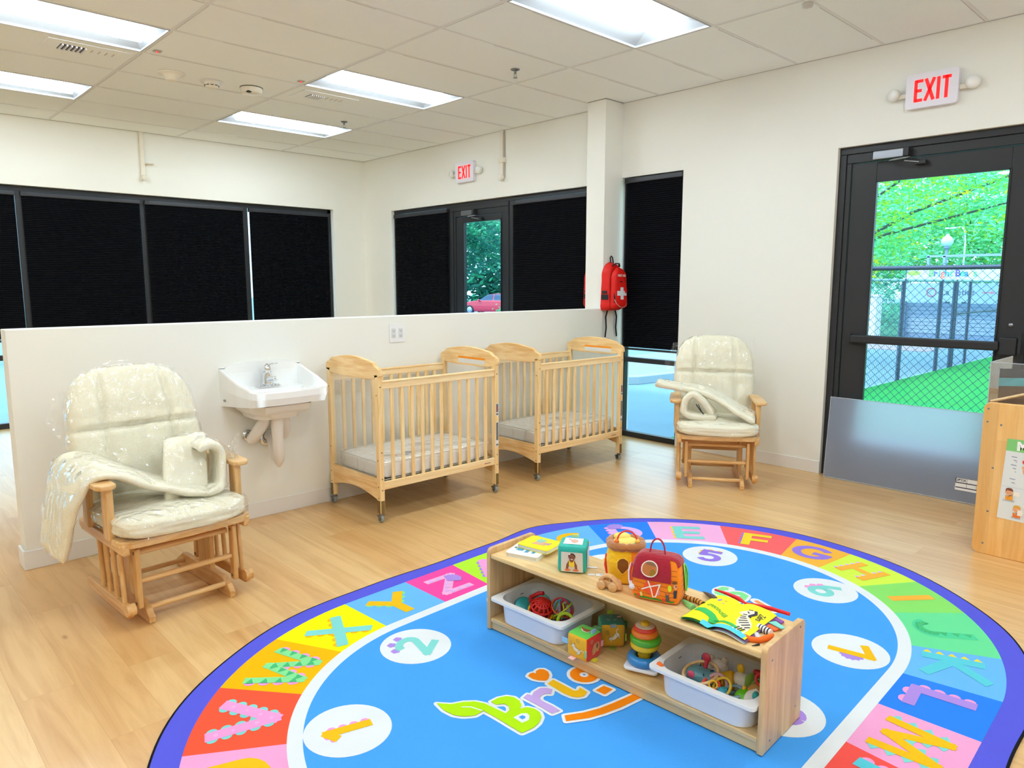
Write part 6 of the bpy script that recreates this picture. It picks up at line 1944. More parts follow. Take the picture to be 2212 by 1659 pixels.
# ---- cloth cubes on the lower board
def cloth_cube(lab, u, v, rz, hx, top, left, right, kind):
    """left/right = the two visible side colours; local -y is the left visible face, +x the right one"""
    t = toy('cloth_cube', lab, 'soft cube', u, v, BOT + hx, rz, 'soft cloth cubes on the lower board')
    def face(M, col_, name):
        a = MB()
        def g(a_, b_):
            x, y = 2 * a_ - 1, 2 * b_ - 1
            k_ = (abs(x) ** 10 + abs(y) ** 10 + 1) ** .1
            return Vector((x / k_ * hx, y / k_ * hx, hx / k_ + .003 * (1 - x ** 4) * (1 - y ** 4)))
        a.grid(g, 14, 14, M=M)
        return a.build(name, mat('felt_' + col_, col_, .9, sheen=.2), t)
    F_ = {'front': frame((0, 0, 0), (1, 0, 0), (0, 0, 1)), 'right': frame((0, 0, 0), (0, 1, 0), (0, 0, 1)), 'top': I4,
          'back': frame((0, 0, 0), (-1, 0, 0), (0, 0, 1)), 'left': frame((0, 0, 0), (0, -1, 0), (0, 0, 1)), 'bottom': RX(PI)}
    face(F_['top'], top, 'top_face'); fo = face(F_['front'], left, 'front_face'); ro = face(F_['right'], right, 'side_face')
    face(F_['back'], '6fb45a', 'back_face'); face(F_['left'], '3f9a6a' if kind else '58b4d8', 'side_face'); face(F_['bottom'], 'c8402c', 'bottom_face')
    def Q(M, z=.0042): return lambda x, y: tuple(M @ Vector((x * hx, y * hx, hx + z)))
    def cat(M, rot, par):
        cw, sw = math.cos(rot), math.sin(rot)
        q0 = Q(M); q = lambda x, y: q0(x * cw - y * sw, x * sw + y * cw)
        q1 = Q(M, .0048); qq = lambda x, y: q1(x * cw - y * sw, x * sw + y * cw)
        a = MB(); cols = [C('f1e6cc'), C('9b6a3c'), C('5a3a26')]
        body = [(-.1, -.28), (.05, -.3), (.2, -.2), (.42, .08), (.46, -.12), (.52, -.12), (.5, .22), (.38, .34), (.2, .3), (.02, .02), (-.05, -.1)]
        a.stroke(body, .035, 2, q, closed=True); a.poly([qq(*p) for p in body], 0)
        hd = circle(-.2, -.18, .15, 14, .13)
        a.stroke(hd, .03, 2, q, closed=True); a.poly([qq(*p) for p in hd], 0)
        a.poly([qq(*p) for p in ((-.34, -.1), (-.36, .04), (-.24, -.04))], 1); a.poly([qq(*p) for p in ((-.14, -.05), (-.06, .04), (-.06, -.1))], 0)
        a.stroke([(.3, .32), (.24, .5), (.32, .66), (.44, .64)], .06, 0, qq)
        a.poly([qq(*p) for p in circle(.26, .16, .06, 10, .04)], 1)
        a.stroke([(-.12, -.3), (-.22, -.42)], .05, 0, qq)
        z2 = Q(M, .0054); 
        for (x, y) in ((-.26, -.18), (-.14, -.2)): a.poly([z2(px * cw - py * sw, px * sw + py * cw) for px, py in circle(x, y, .018, 8)], 2)
        a.build('printed_cat', cols, par)
        b = MB(); b.stroke([(x * cw - y * sw, x * sw + y * cw) for x, y in circle(-.5, .38, .14, 18)], .025, 0, Q(M), closed=True); b.stroke([(-.58, .3), (-.44, .46)], .02, 0, Q(M)); b.stroke([(-.45, .25), (-.3, .22), (-.4, .14), (-.75, .1)], .018, 0, Q(M))
        b.build('printed_yarn', C('7a6a5a'), par)
    if kind == 0:
        cat(F_['front'], -PI / 2.6, fo)
        M = F_['right']; q = Q(M); q2 = Q(M, .005)
        a = MB(); a.poly([q(*p) for p in circle(.28, -.02, .26, 16, .42)], 0); a.poly([q(*p) for p in ((-.35, -.55), (.05, -.45), (.12, .4), (-.25, .3), (-.4, -.1))], 0)
        a.poly([q2(*p) for p in circle(.2, .1, .12, 12, .2)], 1)
        for (x, y) in ((.38, .16), (.36, -.2)): a.poly([Q(M, .0055)(*p) for p in circle(x, y, .035, 8)], 2)
        for yy in (-.35, -.15, .05, .25): a.stroke([(-.35, yy), (-.2, yy + .03)], .03, 2, q2)
        a.poly([q(*p) for p in circle(-.48, .62, .16, 14)], 0); a.stroke(circle(-.48, .62, .09, 10), .03, 2, q2, True)
        a.build('printed_dog', [C('d9a06a'), C('8a4f2c'), C('3a2218')], ro)
        M = F_['top']; q = Q(M); q2 = Q(M, .005); a = MB()
        a.poly([q(*p) for p in ((-.4, .15), (-.1, .2), (.4, .25), (.5, 0), (.2, -.25), (-.1, -.2), (-.3, .0))], 0)
        a.stroke([(-.3, -.02), (0, -.25), (.35, -.25), (.55, .05)], .10, 1, q2)
        a.poly([q2(*p) for p in ((-.5, .1), (-.35, .3), (-.3, .12))], 2)
        a.build('printed_hen', [C('a8572c'), C('f3ead2'), C('e0452c')], t)
        tags = [((-.0, -1.05, -.0), '9cc9ee', (-.30, -.0, .03)), ]
    else:
        cat(F_['front'], 0.0, fo)
        M = F_['top']; q = Q(M); a = MB()
        for x in (-.3, .25):
            a.poly([q(*p) for p in circle(x, -.3, .13, 14)], 0); a.poly([Q(M, .005)(*p) for p in circle(x, -.3, .07, 10)], 1)
        a.poly([q(*p) for p in circle(0, .35, .1, 10, .06)], 0); a.poly([q(*p) for p in ((.45, .1), (.85, .1), (.85, .45), (.5, .35))], 2)
        a.build('printed_frog_face', [C('9fb08a'), C('1c2a1c'), C('d8a8a0')], t)
    # fabric tabs
    def tab(p, s_, c_): 
        a = MB().cbox((0, 0, 0), s_, M=T(*p)); a.build('fabric_tab', mat('ribbon_' + c_, c_, .7), t)
    h = hx
    if kind == 0:
        tab((-h - .012, -h + .004, .006), (.028, .003, .02), '9ccff0'); tab((-h * .3, -h - .008, -h + .003), (.024, .022, .003), 'f6c3c4')
        tab((h + .008, -h * .2, -h + .003), (.02, .024, .003), 'e6e03a'); tab((h + .002, h * .9, .0), (.003, .014, .022), 'f0a8b0')
        tab((h * .75, .008, h + .006), (.004, .026, .018), '9cc0ee'); tab((h * .3, h + .008, h - .002), (.028, .022, .003), '6fae74'); tab((h - .002, -h - .003, -h * .25), (.005, .006, .026), '8fd8b0')
    else:
        tab((0, -h - .003, h - .004), (.022, .006, .012), '8fa0a8'); tab((0, -h - .006, -h + .002), (.022, .02, .006), '8aa83a'); tab((h + .003, -h + .002, -h * .1), (.004, .006, .028), 'c8d83a')
        tab((0, h + .002, h + .005), (.022, .004, .014), 'b8d23a'); tab((h + .008, h * .3, h * .4), (.018, .004, .026), '4a8a5a')
    return t
cloth_cube('yellow, red and green cloth cube standing nearest the left bin', .492, .036, 0, .0475, '62cf4f', 'f0b41c', 'd92a16', 0)
cloth_cube('dark green topped cloth cube with a cat on yellow, behind the red one', .505, .188, math.radians(44), .047, '1f6b5a', 'd9a01c', '3f7a3a', 1)

# ---- stacking rings
t = toy('ring_stacker', 'stacking toy of blue, yellow, green, orange and red rings on a white base', 'stacking toy', .708, .112, BOT, math.radians(18))
MB().prism(rrect(-.062, -.062, .062, .062, .014), .012, .024).build('base', m_white, t, bevel=.003)
MB().prism(rrect(-.045, -.045, .045, .045, .01), .0, .012).build('feet', wood('foot_wood', 'c9a06a', 'ab7f4c', 0), t)
MB().cyl((0, 0, .02), (0, 0, .172), .021, 20, r2=.014).build('post', P_('dcb41a'), t)
def ringp(z, R, r, c_, nm, dx=0):
    MB().torus((dx, 0, z), R, r, n=36, k=14).build(nm, mat('gloss_' + c_, c_, .22, coat=.3), t)
ringp(.040, .045, .0180, '2c88cf', 'blue_ring')
MB().cyl((0, 0, .05), (0, 0, .082), .024, 24).build('collar', P_('dcb41a'), t)
ringp(.092, .037, .0150, 'efc81c', 'yellow_ring')
ringp(.115, .041, .0155, '55b52a', 'green_ring', .003)
ringp(.138, .034, .0145, 'f47d1c', 'orange_ring')
ringp(.155, .032, .0095, 'e6402a', 'red_ring')
MB().lathe([(0, .168), (.030, .167), (.038, .162), (.040, .155)], 28).build('clear_bead_disc', mat('bead_disc', 'd9c4b0', .15, spec=.8, var=.25, vscale=70), t)
MB().lathe([(0, .180), (.013, .179), (.0165, .175), (.0165, .160)], 24).build('yellow_knob', P_('eab41c'), t)

# ---- on the top board: board books
def book(lab, u, v, z, rz, w, d, h, cover, prints, grp='board books on the shelf top'):
    t = toy('board_book', lab, 'book', u, v, z, rz, grp)
    MB().prism(rrect(0, 0, w, d, .012), .002, h - .002).build('pages', mat('page_cream', 'f3efe6', .6), t)
    MB().prism(rrect(-.001, -.001, w + .001, d + .001, .014), h - .002, h).build('front_cover', mat('cover_' + cover, cover, .35), t)
    MB().prism(rrect(-.001, -.001, w + .001, d + .001, .014), 0, .002).build('back_cover', mat('cover_' + cover, cover, .35), t)
    a = MB()
    for q in range(1, 4): a.box((.004, -.0006, h * q / 4 - .0004), (w - .006, .001, h * q / 4 + .0004))
    a.build('page_lines', mat('page_line', 'b9b2a2', .6), t)
    a = MB(); cols = []
    zz = h + .0003
    for (pts, c_) in prints:
        if c_ not in cols: cols.append(c_)
        a.poly([(x * w, y * d, zz) for x, y in pts], cols.index(c_)); zz += .00012
    a.build('cover_picture', [C(c_) for c_ in cols], t)
    return t
pr1 = [([(.18, .32), (.3, .28), (.4, .3), (.42, .55), (.3, .66), (.2, .55)], '4a9fc8'), ([(.42, .42), (.78, .36), (.82, .55), (.76, .74), (.5, .72), (.42, .6)], '4a9fc8'), ([(.48, .22), (.58, .22), (.6, .44), (.48, .46)], '4a9fc8'),
       ([(.70, .24), (.78, .22), (.8, .4), (.7, .42)], '4a9fc8'), ([(.3, .62), (.42, .60), (.5, .78), (.30, .80)], '26262a'), ([(.5, .7), (.76, .7), (.74, .84), (.5, .84)], '1f6a6a'),
       (circle(.12, .45, .05, 8, .05), '4a7a4a'), (circle(.2, .84, .08, 8, .045), '8a4a50'), (circle(.86, .5, .07, 8, .05), '7a5a8a'), (circle(.84, .72, .08, 8, .06), 'd8d43a'), ([(.60, .56), (.66, .54), (.68, .6)], 'e88aa0')]
pr1 += [(circle(.15 + .09 * i, .2 + .03 * (i % 2), .012, 6), '3a3a3a') for i in range(8)]
book('white board book with a blue animal, lower of the two stacked books', .076, .033, TOP, math.radians(17), .145, .145, .017, 'f6f6f2', pr1)
pr2 = [([(.3, .3), (.7, .35), (.75, .6), (.4, .7)], 'd9a88a'), ([(.3, .6), (.5, .5), (.6, .8), (.35, .85)], '8fc8b0'), ([(.6, .5), (.8, .45), (.8, .7)], 'b890a8')]
book('yellow board book lying on top of the white one', .074, .105, TOP + .0175, math.radians(8), .150, .125, .016, 'fbe80c', pr2)

# ---- photo cube
t = toy('photo_cube', 'teal cloth cube with a photo of a baby in a yellow top', 'soft cube', .360, .128, TOP, math.radians(32)); t.scale = (1.04, 1.04, 1.04)
Hc = .105; hw = .054
softpad(hw, hw, Hc / 2, 9, 16, .0015, 2).build('cube', mat('teal_nylon', '22b3a6', .45, bump=.5, bscale=60), t).location = (0, 0, Hc / 2)
def fr(o=.0012): return lambda x, y: (x, -hw - o, Hc / 2 + y)
f_ = fr()
a = MB().poly([f_(x, y) for x, y in ((-.040, -.046), (.042, -.046), (.040, .030), (-.040, .030))]); pc = a.build('photo_card', mat('photo_grey', 'ddd6cc', .5), t)
a = MB(); f2 = fr(.0020); f3 = fr(.0028); f4 = fr(.0034)
a.poly([f2(*p) for p in ((-.010, .0), (-.020, -.018), (-.022, -.036), (-.014, -.036), (-.010, -.02), (.010, -.02), (.013, -.036), (.021, -.036), (.019, -.018), (.009, .0))], 0)
a.poly([f3(*p) for p in circle(-.015, -.038, .011, 12, .0045)], 1); a.poly([f3(*p) for p in circle(.015, -.038, .011, 12, .0045)], 1)
a.poly([f3(*p) for p in ((-.010, .0), (-.004, -.008), (.003, -.008), (.008, .0), (.011, -.018), (.007, -.026), (-.007, -.026), (-.011, -.018))], 2)
a.poly([f3(*p) for p in circle(0, .010, .0115, 16, .0125)], 0); a.poly([f2(*p) for p in circle(0, .014, .0135, 16, .0125)], 3)
a.poly([f4(*p) for p in ((-.005, .005), (.005, .005), (.003, .002), (-.003, .002))], 4); a.poly([f4(*p) for p in circle(-.004, .011, .0013, 8)], 3); a.poly([f4(*p) for p in circle(.004, .011, .0013, 8)], 3); a.poly([f4(*p) for p in circle(-.008, .023, .003, 8)], 4)
a.build('baby_picture', [C('8a5238'), C('e07a4a'), C('f4d23c'), C('2c1c20'), C('f8f4f0')], pc)
a = MB().poly([(x, y, Hc + .001) for x, y in ((-.036, -.032), (.036, -.032), (.034, .034), (-.034, .034))]); tc_ = a.build('photo_card', mat('photo_white', 'eef0f0', .5), t)
a = MB().poly([(x, y, Hc + .0018) for x, y in circle(.004, .0, .014, 14, .018)], 0).poly([(x, y, Hc + .0018) for x, y in ((-.022, .016), (-.008, .010), (-.006, .014), (-.02, .024))], 0); a.build('hands_picture', C('e0b09a'), tc_)
a = MB().poly([(hw + .0012, y, z) for y, z in ((-.038, .012), (.038, .012), (.038, .088), (-.038, .088))]); a.build('photo_card', mat('photo_lilac', 'd6daf2', .5), t)
MB().cbox((0, hw, Hc + .003), (.026, .004, .010)).build('fabric_tab', C('d8e8a0'), t)
MB().box((hw, .01, .001), (hw + .035, .022, .003)).build('care_tag', C('f2f2f4'), t)

# ---- yellow plush honey house
t = toy('plush_house', 'yellow plush house with a brown furry rim and red arch handle', 'soft toy', .568, .182, TOP, math.radians(38)); t.scale = (1.1, 1.1, 1.08)
m_yel = mat('waffle_yellow', 'fbc414', .9, bump=1.2, bscale=90, sheen=.2)
def yel(r):
    def g(u, v):
        an = 2 * PI * u
        k_ = (abs(math.cos(an)) ** 3.5 + abs(math.sin(an)) ** 3.5) ** (-1 / 3.5)
        prof = [(.0, .78), (.02, .95), (.3, 1.0), (.6, 1.06), (.85, .98), (1, .86)]
        for (a, b), (c_, d) in zip(prof[:-1], prof[1:]):
            if a <= v <= c_: s_ = b + (d - b) * (v - a) / (c_ - a); break
        return Vector((math.cos(an) * k_ * r * s_, math.sin(an) * k_ * r * .92 * s_, .128 * v)) + Vector((0, 0, 0))
    return g
gy = yel(.062)
a = MB(); a.grid(gy, 48, 20, cu=True, mfn=lambda u, v: 0 if .40 < u < .80 else 1); a.poly([gy(i / 48, 0) for i in range(48)][::-1])
a.build('body', [m_yel, mat('orange_plush', 'ff8f12', .9)], t)
def rim(u, v):
    an = 2 * PI * u; b = 2 * PI * v
    k_ = (abs(math.cos(an)) ** 3 + abs(math.sin(an)) ** 3) ** (-1 / 3)
    R = .052 * k_; r = .016 * (1 + .18 * noise.noise(Vector((math.cos(an) * 3, math.sin(an) * 3, 0))) - .25 * math.exp(-(((an * 2 / PI + .5) % 1 - .5) / .07) ** 2))
    return Vector((math.cos(an) * (R + r * math.cos(b)), math.sin(an) * (R + r * math.cos(b)) * .94, .132 + r * .9 * math.sin(b)))
a = MB(); a.grid(rim, 56, 12, cu=True); a.build('furry_rim', mat('brown_fur', 'b5713a', .95, bump=1, bscale=160, sheen=.5, var=.3, vscale=30), t)
MB().ell((0, 0, .134), (.046, .042, .016)).ell((-.012, .02, .148), (.03, .022, .014)).build('cream_lid', mat('pale_yellow_plush', 'fbe27a', .95), t)
fh = lambda x, z, o=.0: (x, gy(.75, max(0, min(1, z / .128))).y - .002 - o, z)
def onbody(x, z, o=.0015):
    # nearest point on the front of the body for a sideways offset x
    best = None
    for i in range(45):
        u = .55 + .4 * i / 44
        p = gy(u, z / .128)
        if best is None or abs(p.x - x) < abs(best.x - x): best = p
    return (best.x, best.y - o, best.z)
kh = [(.0 + math.cos(math.radians(a_)) * .020, .078 + math.sin(math.radians(a_)) * .020) for a_ in range(-20, 201, 20)] + [(-.018, .062), (-.006, .044), (0, .040), (.006, .044), (.018, .062)]
kh = [(x - .012, z) for x, z in kh]
a = MB(); kc = onbody(-.012, .068, .0016)
for i_ in range(len(kh)): a.poly([kc, onbody(*kh[i_], .0014), onbody(*kh[(i_ + 1) % len(kh)], .0014)])
a.build('keyhole_window', mat('window_brown', '8a5210', .8), t)
MB().tube([onbody(x, z, .0015) for x, z in kh], .0018, 6, closed=True).build('window_rim', C('fbd24a'), t)
MB().tube([(-.032, -.035, .150)] + [(-.032 * math.cos(math.radians(a_)) + .002, -.035 + .008 * math.sin(math.radians(a_)), .155 + .030 * math.sin(math.radians(a_))) for a_ in range(0, 181, 15)] + [(.036, -.035, .148)], .0028, 8).build('arch_handle', P_('ee2c24'), t)
MB().ell((-.033, -.035, .149), .0085).build('orange_bead', P_('f4702a'), t)
MB().ell((.037, -.035, .151), .0088).build('yellow_bead', P_('f8bc4a'), t)
MB().ell((.033, -.035, .141), (.0085, .0085, .006)).build('mint_bead', P_('3fc0a8'), t)
MB().tube([(-.062, .0, .02), (-.068, 0, .05), (-.064, 0, .09)], .005, 8).build('red_tab', P_('ee3a24'), t)
MB().tube([(.030, -.058, .015), (.042, -.056, .05), (.036, -.056, .10)], .0045, 8).build('red_piping', P_('ee2c24'), t)
MB().box((-.100, .012, .0005), (-.055, .032, .002)).box((-.128, .016, .0005), (-.103, .028, .002)).build('care_label', C('f1f0f2'), t)
v, f = text2d('CE', .012); a = MB(); a.add([(x - .078, y + .022, .0024) for x, y, z in v], f); a.build('label_lettering', C('4a4a4a'), t)

# ---- orange barn
t = toy('plush_barn', 'orange plush barn with a dark red roof, white door cross and red strap', 'soft toy', .75, .128, TOP, math.radians(17)); t.scale = (1.02, 1.02, 1.1)
m_or = mat('orange_cloth', 'ff8a14', .85, sheen=.15)
m_rd = mat('red_terry', 'a8102c', .95, bump=.8, bscale=120, sheen=.4)
BW, BD, BH = .088, .050, .150
def barn(p_, off=0):
    def g(a, b, c_):
        k_ = (abs(a) ** p_ + abs(b) ** p_ + abs(c_) ** p_) ** (1 / p_)
        x, y, z = a / k_, b / k_, c_ / k_
        sx = 1 - .16 * max(0, z) ** 1.5
        return Vector((x * (BW + off) * sx, y * (BD + off) * (1 - .35 * max(0, z) ** 2), BH / 2 + z * (BH / 2 + off))) + Vector((0, 0, 0))
    return g
g0 = barn(7)
FF = [lambda u, v: g0(u, v, 1), lambda u, v: g0(v, u, -1), lambda u, v: g0(1, u, v), lambda u, v: g0(-1, v, u), lambda u, v: g0(v, 1, u), lambda u, v: g0(u, -1, v)]
a = MB()
for f in FF: a.grid(lambda x, y, f=f: f(2 * x - 1, 2 * y - 1), 16, 16)
a.build('body', m_or, t)
def fb(x, z, o=.0015):      # barn front face
    c_ = (z - BH / 2) / (BH / 2); c_ = max(-.98, min(.98, c_))
    return tuple(g0(x / BW / max(.5, 1 - .16 * max(0, c_) ** 1.5), -1, c_) + Vector((0, -o, 0)))
def sb(y, z, o=.0015):      # barn side face (+x)
    c_ = (z - BH / 2) / (BH / 2)
    return tuple(g0(1, y / BD, c_) + Vector((o, 0, 0)))
g1_ = barn(6, .004)
a = MB()
a.grid(lambda u, v: g1_(2 * u - 1, 2 * v - 1, 1), 16, 12)
def roofface(u, v):
    x = -1 + 1.62 * u if True else 0
    z = 1 - 1.02 * v
    return g1_(x, -1, z)
a.grid(roofface, 18, 10); a.grid(lambda u, v: g1_(-1 + .0, -1 + 2 * u, 1 - .55 * v), 8, 6); a.grid(lambda u, v: g1_(1, -1 + 2 * u, 1 - .30 * v), 8, 6); a.grid(lambda u, v: g1_(2 * u - 1, 1, 1 - .6 * v), 8, 6)
a.build('roof', m_rd, t)
def rf(x, z, o=.003): 
    c_ = (z - BH / 2) / (BH / 2)
    return tuple(g1_(x / BW, -1, c_) + Vector((0, -o, 0)))
W_ = [(-.020 + .028 * math.cos(math.radians(a_)), .112 + .022 * math.sin(math.radians(a_)) - (.004 if a_ > 180 else 0)) for a_ in range(0, 360, 18)]
MB().poly([rf(x, z) for x, z in W_]).poly([rf(x, z, .0036) for x, z in W_[1:9]], 1).build('window', [C('c8783a'), C('8a6248')], t)
MB().poly([rf(x, z, .0042) for x, z in circle(-.008, .098, .009, 10, .012)]).build('soft_leaf_inside', C('a07a10'), t)
MB().tube([rf(x, z, .003) for x, z in W_], .0022, 6, closed=True).build('window_rim', C('f1e2d4'), t)
MB().tube([(-.034, -.01, .146)] + [(-.005 - .025 * math.cos(math.radians(a_)), -.008, .160 + .040 * math.sin(math.radians(a_))) for a_ in range(0, 181, 15)] + [(.024, -.01, .146)], .0045, 8, flat=.6).build('carry_strap', mat('strap_crimson', 'b3163a', .8), t)
a = MB()
for z in (.028, .044, .060): 
    a.stroke([(-.078 + .012 * q, z + .0015 * math.sin(q * 1.1)) for q in range(14)], .0011, 0, fb)
for z in (.028, .046, .064, .082, .10): a.stroke([(-.036 + .012 * q, z + .003 * math.sin(q)) for q in range(7)], .0011, 0, lambda y, zz: sb(y, zz))
for z in (.082, .098, .115): a.stroke([(.055, z), (.066, z + .002), (.078, z + .002)], .0011, 0, fb)
for z in (.080, .096, .11): a.stroke([(-.083, z), (-.078, z - .003), (-.073, z - .003)], .0011, 0, lambda x, zz: rf(x, zz, .001) if x < -.08 else fb(x, zz))
a.build('plank_lines', C('6a2c10'), t)
MB().poly([fb(x, z, .0022) for x, z in ((-.030, .070), (.020, .066), (.012, .030), (-.006, .022), (-.044, .038))]).build('barn_door', C('f5551c'), t)
a = MB(); a.stroke([(-.024, .072), (-.012, .045), (-.006, .020), (.004, .022), (.018, .066)], .0045, 0, lambda x, z: fb(x, z, .0035)); a.stroke([(-.046, .040), (-.02, .052), (.02, .066)], .0042, 0, lambda x, z: fb(x, z, .0035)); a.build('white_cross_trim', C('f8efe8'), t)
MB().poly([fb(x, z, .0026) for x, z in circle(.052, .058, .007, 12, .011)]).build('yellow_dot', C('dfe81c'), t)
MB().poly([fb(x, z, .0028) for x, z in ((.006, .028), (.018, .030), (.020, .048), (.012, .042))]).build('pink_pig', C('e88a8a'), t)
a = MB(); a.stroke([(-.080 + .0102 * q, .0095 + .0012 * math.sin(q * 1.7)) for q in range(16)], .009, 0, lambda x, z: fb(x, z, .0026)); a.build('green_grass_strip', C('2f9a2c'), t)
a = MB(); a.poly([fb(x, z, .0030) for x, z in circle(.046, .018, .007, 12, .010)], 0); a.poly([fb(x, z, .0034) for x, z in circle(.044, .030, .0062, 12)], 0)
for s_ in (-1, 1): a.poly([fb(x, z, .0034) for x, z in ((.044 + s_ * .002, .034), (.044 + s_ * .008, .046), (.044 + s_ * .006, .034))], 0); a.poly([fb(x, z, .0038) for x, z in ((.044 + s_ * .0035, .036), (.044 + s_ * .0072, .044), (.044 + s_ * .0052, .036))], 1)
a.build('grey_rabbit', [C('5c5a5c'), C('d88a90')], t)
a = MB()
for (x, z) in ((-.062, .014), (-.056, .018), (.030, .014), (.036, .012)): a.poly([fb(px, pz, .003) for px, pz in circle(x, z, .0045, 8, .007)], 0)
a.poly([fb(x, z, .003) for x, z in circle(-.048, .022, .005, 8, .009)], 1); a.poly([fb(x, z, .003) for x, z in ((-.066, .045), (-.056, .038), (-.044, .040), (-.058, .034))], 2)
a.build('vegetable_print', [C('f0482c'), C('f4dc7a'), C('c8281c')], t)
# the printed farmer child round the corner
a = MB(); q = lambda x, z, o=.0028: fb(x, z, o)
a.poly([q(x, z) for x, z in circle(.074, .066, .009, 12, .011)], 0); a.poly([q(x, z, .0034) for x, z in ((.058, .076), (.064, .083), (.080, .084), (.083, .078), (.072, .074))], 1); a.poly([q(x, z, .0034) for x, z in circle(.076, .068, .0022, 8, .0035)], 3)
a.poly([q(x, z) for x, z in ((.066, .052), (.082, .054), (.080, .026), (.068, .026))], 2)
a.poly([sb(y, z, .0022) for y, z in ((-.04, .004), (.04, .004), (.04, .012), (-.04, .02))], 4)
a.build('printed_child', [C('f0a878'), C('7a4a1c'), C('2c3a52'), C('1c1418'), C('3f8a2c')], t)
L_ = [(y, z) for y, z in circle(.010, .082, .020, 22, .046, rot=.12)]
MB().tube([sb(y, z, .006) for y, z in L_], .0024, 8, closed=True).build('green_mirror_frame', P_('8fe86a'), t)
MB().poly([sb(y, z, .0045) for y, z in circle(.010, .082, .018, 22, .043, rot=.12)]).build('mirror', mat('toy_mirror', 'e8f0f4', .06, 1), t)
MB().tube([(-.088, -.035, .115), (-.094, -.04, .09), (-.092, -.042, .06), (-.084, -.045, .042)], [.005, .006, .006, .007], 10).ell((-.082, -.046, .040), (.011, .009, .010)).build('white_fastener', C('eae4ee'), t)
MB().tube([(-.084, -.046, .12), (-.090, -.046, .09), (-.088, -.048, .06)], .003, 8).build('red_binding', P_('e83a2c'), t)

# ---- wooden car
t = toy('wooden_car', 'small natural wooden toy car with a cut-out window', 'toy car', .580, .070, TOP, math.radians(12))
m_tc = wood('toy_beech', 'e6bb86', 'd3a068', 0, .5)
out = [(-.040, .014), (-.042, .030), (-.030, .046), (-.010, .053), (.008, .050), (.024, .038), (.034, .024), (.046, .020), (.048, .010), (.034, .006), (-.034, .008)]
inn = [(-.024, .032), (-.018, .042), (-.004, .045), (.008, .042), (.018, .033), (.006, .030), (-.006, .030)]
MM = frame((0, .013, 0), (1, 0, 0), (0, 0, 1))
a = MB()
# body as a ring of quads around the window so that the hole is real
def near(P, q): return min(range(len(P)), key=lambda i: (P[i][0] - q[0]) ** 2 + (P[i][1] - q[1]) ** 2)
n = 40
cxx, czz = -.003, .036
def hit(P, an):
    d = (math.cos(an), math.sin(an)); best = 9
    for i in range(len(P)):
        x1, y1 = P[i]; x2, y2 = P[(i + 1) % len(P)]
        ex, ey = x2 - x1, y2 - y1; den = d[0] * ey - d[1] * ex
        if abs(den) < 1e-12: continue
        tt = ((x1 - cxx) * ey - (y1 - czz) * ex) / den; ss = ((x1 - cxx) * d[1] - (y1 - czz) * d[0]) / den
        if tt > 0 and -1e-9 <= ss <= 1 + 1e-9: best = min(best, tt)
    return (cxx + d[0] * best, czz + d[1] * best)
Oo = [hit(out, 2 * PI * i / n) for i in range(n)]; Ii = [hit(inn, 2 * PI * i / n) for i in range(n)]
v = [(x, y, 0) for x, y in Oo] + [(x, y, 0) for x, y in Ii] + [(x, y, .026) for x, y in Oo] + [(x, y, .026) for x, y in Ii]
f = []
for i in range(n):
    j = (i + 1) % n
    f += [(i, n + i, n + j, j), (2 * n + i, 2 * n + j, 3 * n + j, 3 * n + i), (i, j, 2 * n + j, 2 * n + i), (n + i, 3 * n + i, 3 * n + j, n + j)]
a.add(v, f, 0, False, MM); a.build('body', m_tc, t, bevel=.002)
for x in (-.026, .020):
    for y in (-.022, .022):
        MB().lathe([(0, -.007), (.013, -.007), (.0165, -.004), (.0165, .004), (.013, .007), (0, .007)], 24, M=T(x, y, .0165) @ RX(PI / 2)).build('wheel', m_tc, t)
    MB().cyl((x, -.02, .0165), (x, .02, .0165), .003, 8).build('axle', m_tc, t)
MB().tube([(.0, 0, .030), (-.002, 0, .037), (.0, 0, .041)], [.006, .0045, .005], 10).build('peg_driver', m_tc, t)

# ---- open cloth book with animal tails
t = toy('cloth_book', 'open yellow crinkle book showing a crocodile and a zebra', 'book', .902, .028, TOP, math.radians(0))
bw, bd = .225, .232
def page(u, v, lift=0.0):
    x = u * bw; y = v * bd
    z = .012 + lift + .007 * math.exp(-((u - .42) / .07) ** 2) * -1 + .009 * math.sin(PI * min(1, max(0, (u - .42) / .58))) * (u > .42) + .008 * math.sin(PI * min(1, u / .42)) * (u < .42) + .0015 * noise.noise(Vector((u * 5, v * 5, 0)))
    sk = .014 * (v - .5)
    return (x + sk * .0, y + (.012 * (1 - abs(u - .45) * 2)), z)
a = MB(); a.grid(lambda u, v: page(u, v), 26, 20); a.build('yellow_pages', mat('page_yellow', 'fbf204', .7), t)
for k_, (c_, o, dx, dy) in enumerate((('2f8a3c', -.003, -.004, -.004), ('1f6a3a', -.0055, .0, -.007), ('7a4a7c', -.0045, .006, -.003), ('8a9aa8', -.007, .006, -.008), ('e8e4d4', -.009, .003, -.011))):
    a = MB(); u0, u1 = (0, .5) if k_ < 2 else (.42, 1)
    a.grid(lambda u, v: tuple(Vector(page(u0 + (u1 - u0) * u, v)) + Vector((dx, dy, o))), 14, 12); a.build('under_page', mat('cloth_page_' + c_, c_, .8), t)
def pg(x, y, o=.0008):
    p = Vector(page(x, y)); return (p.x, p.y, p.z + o)
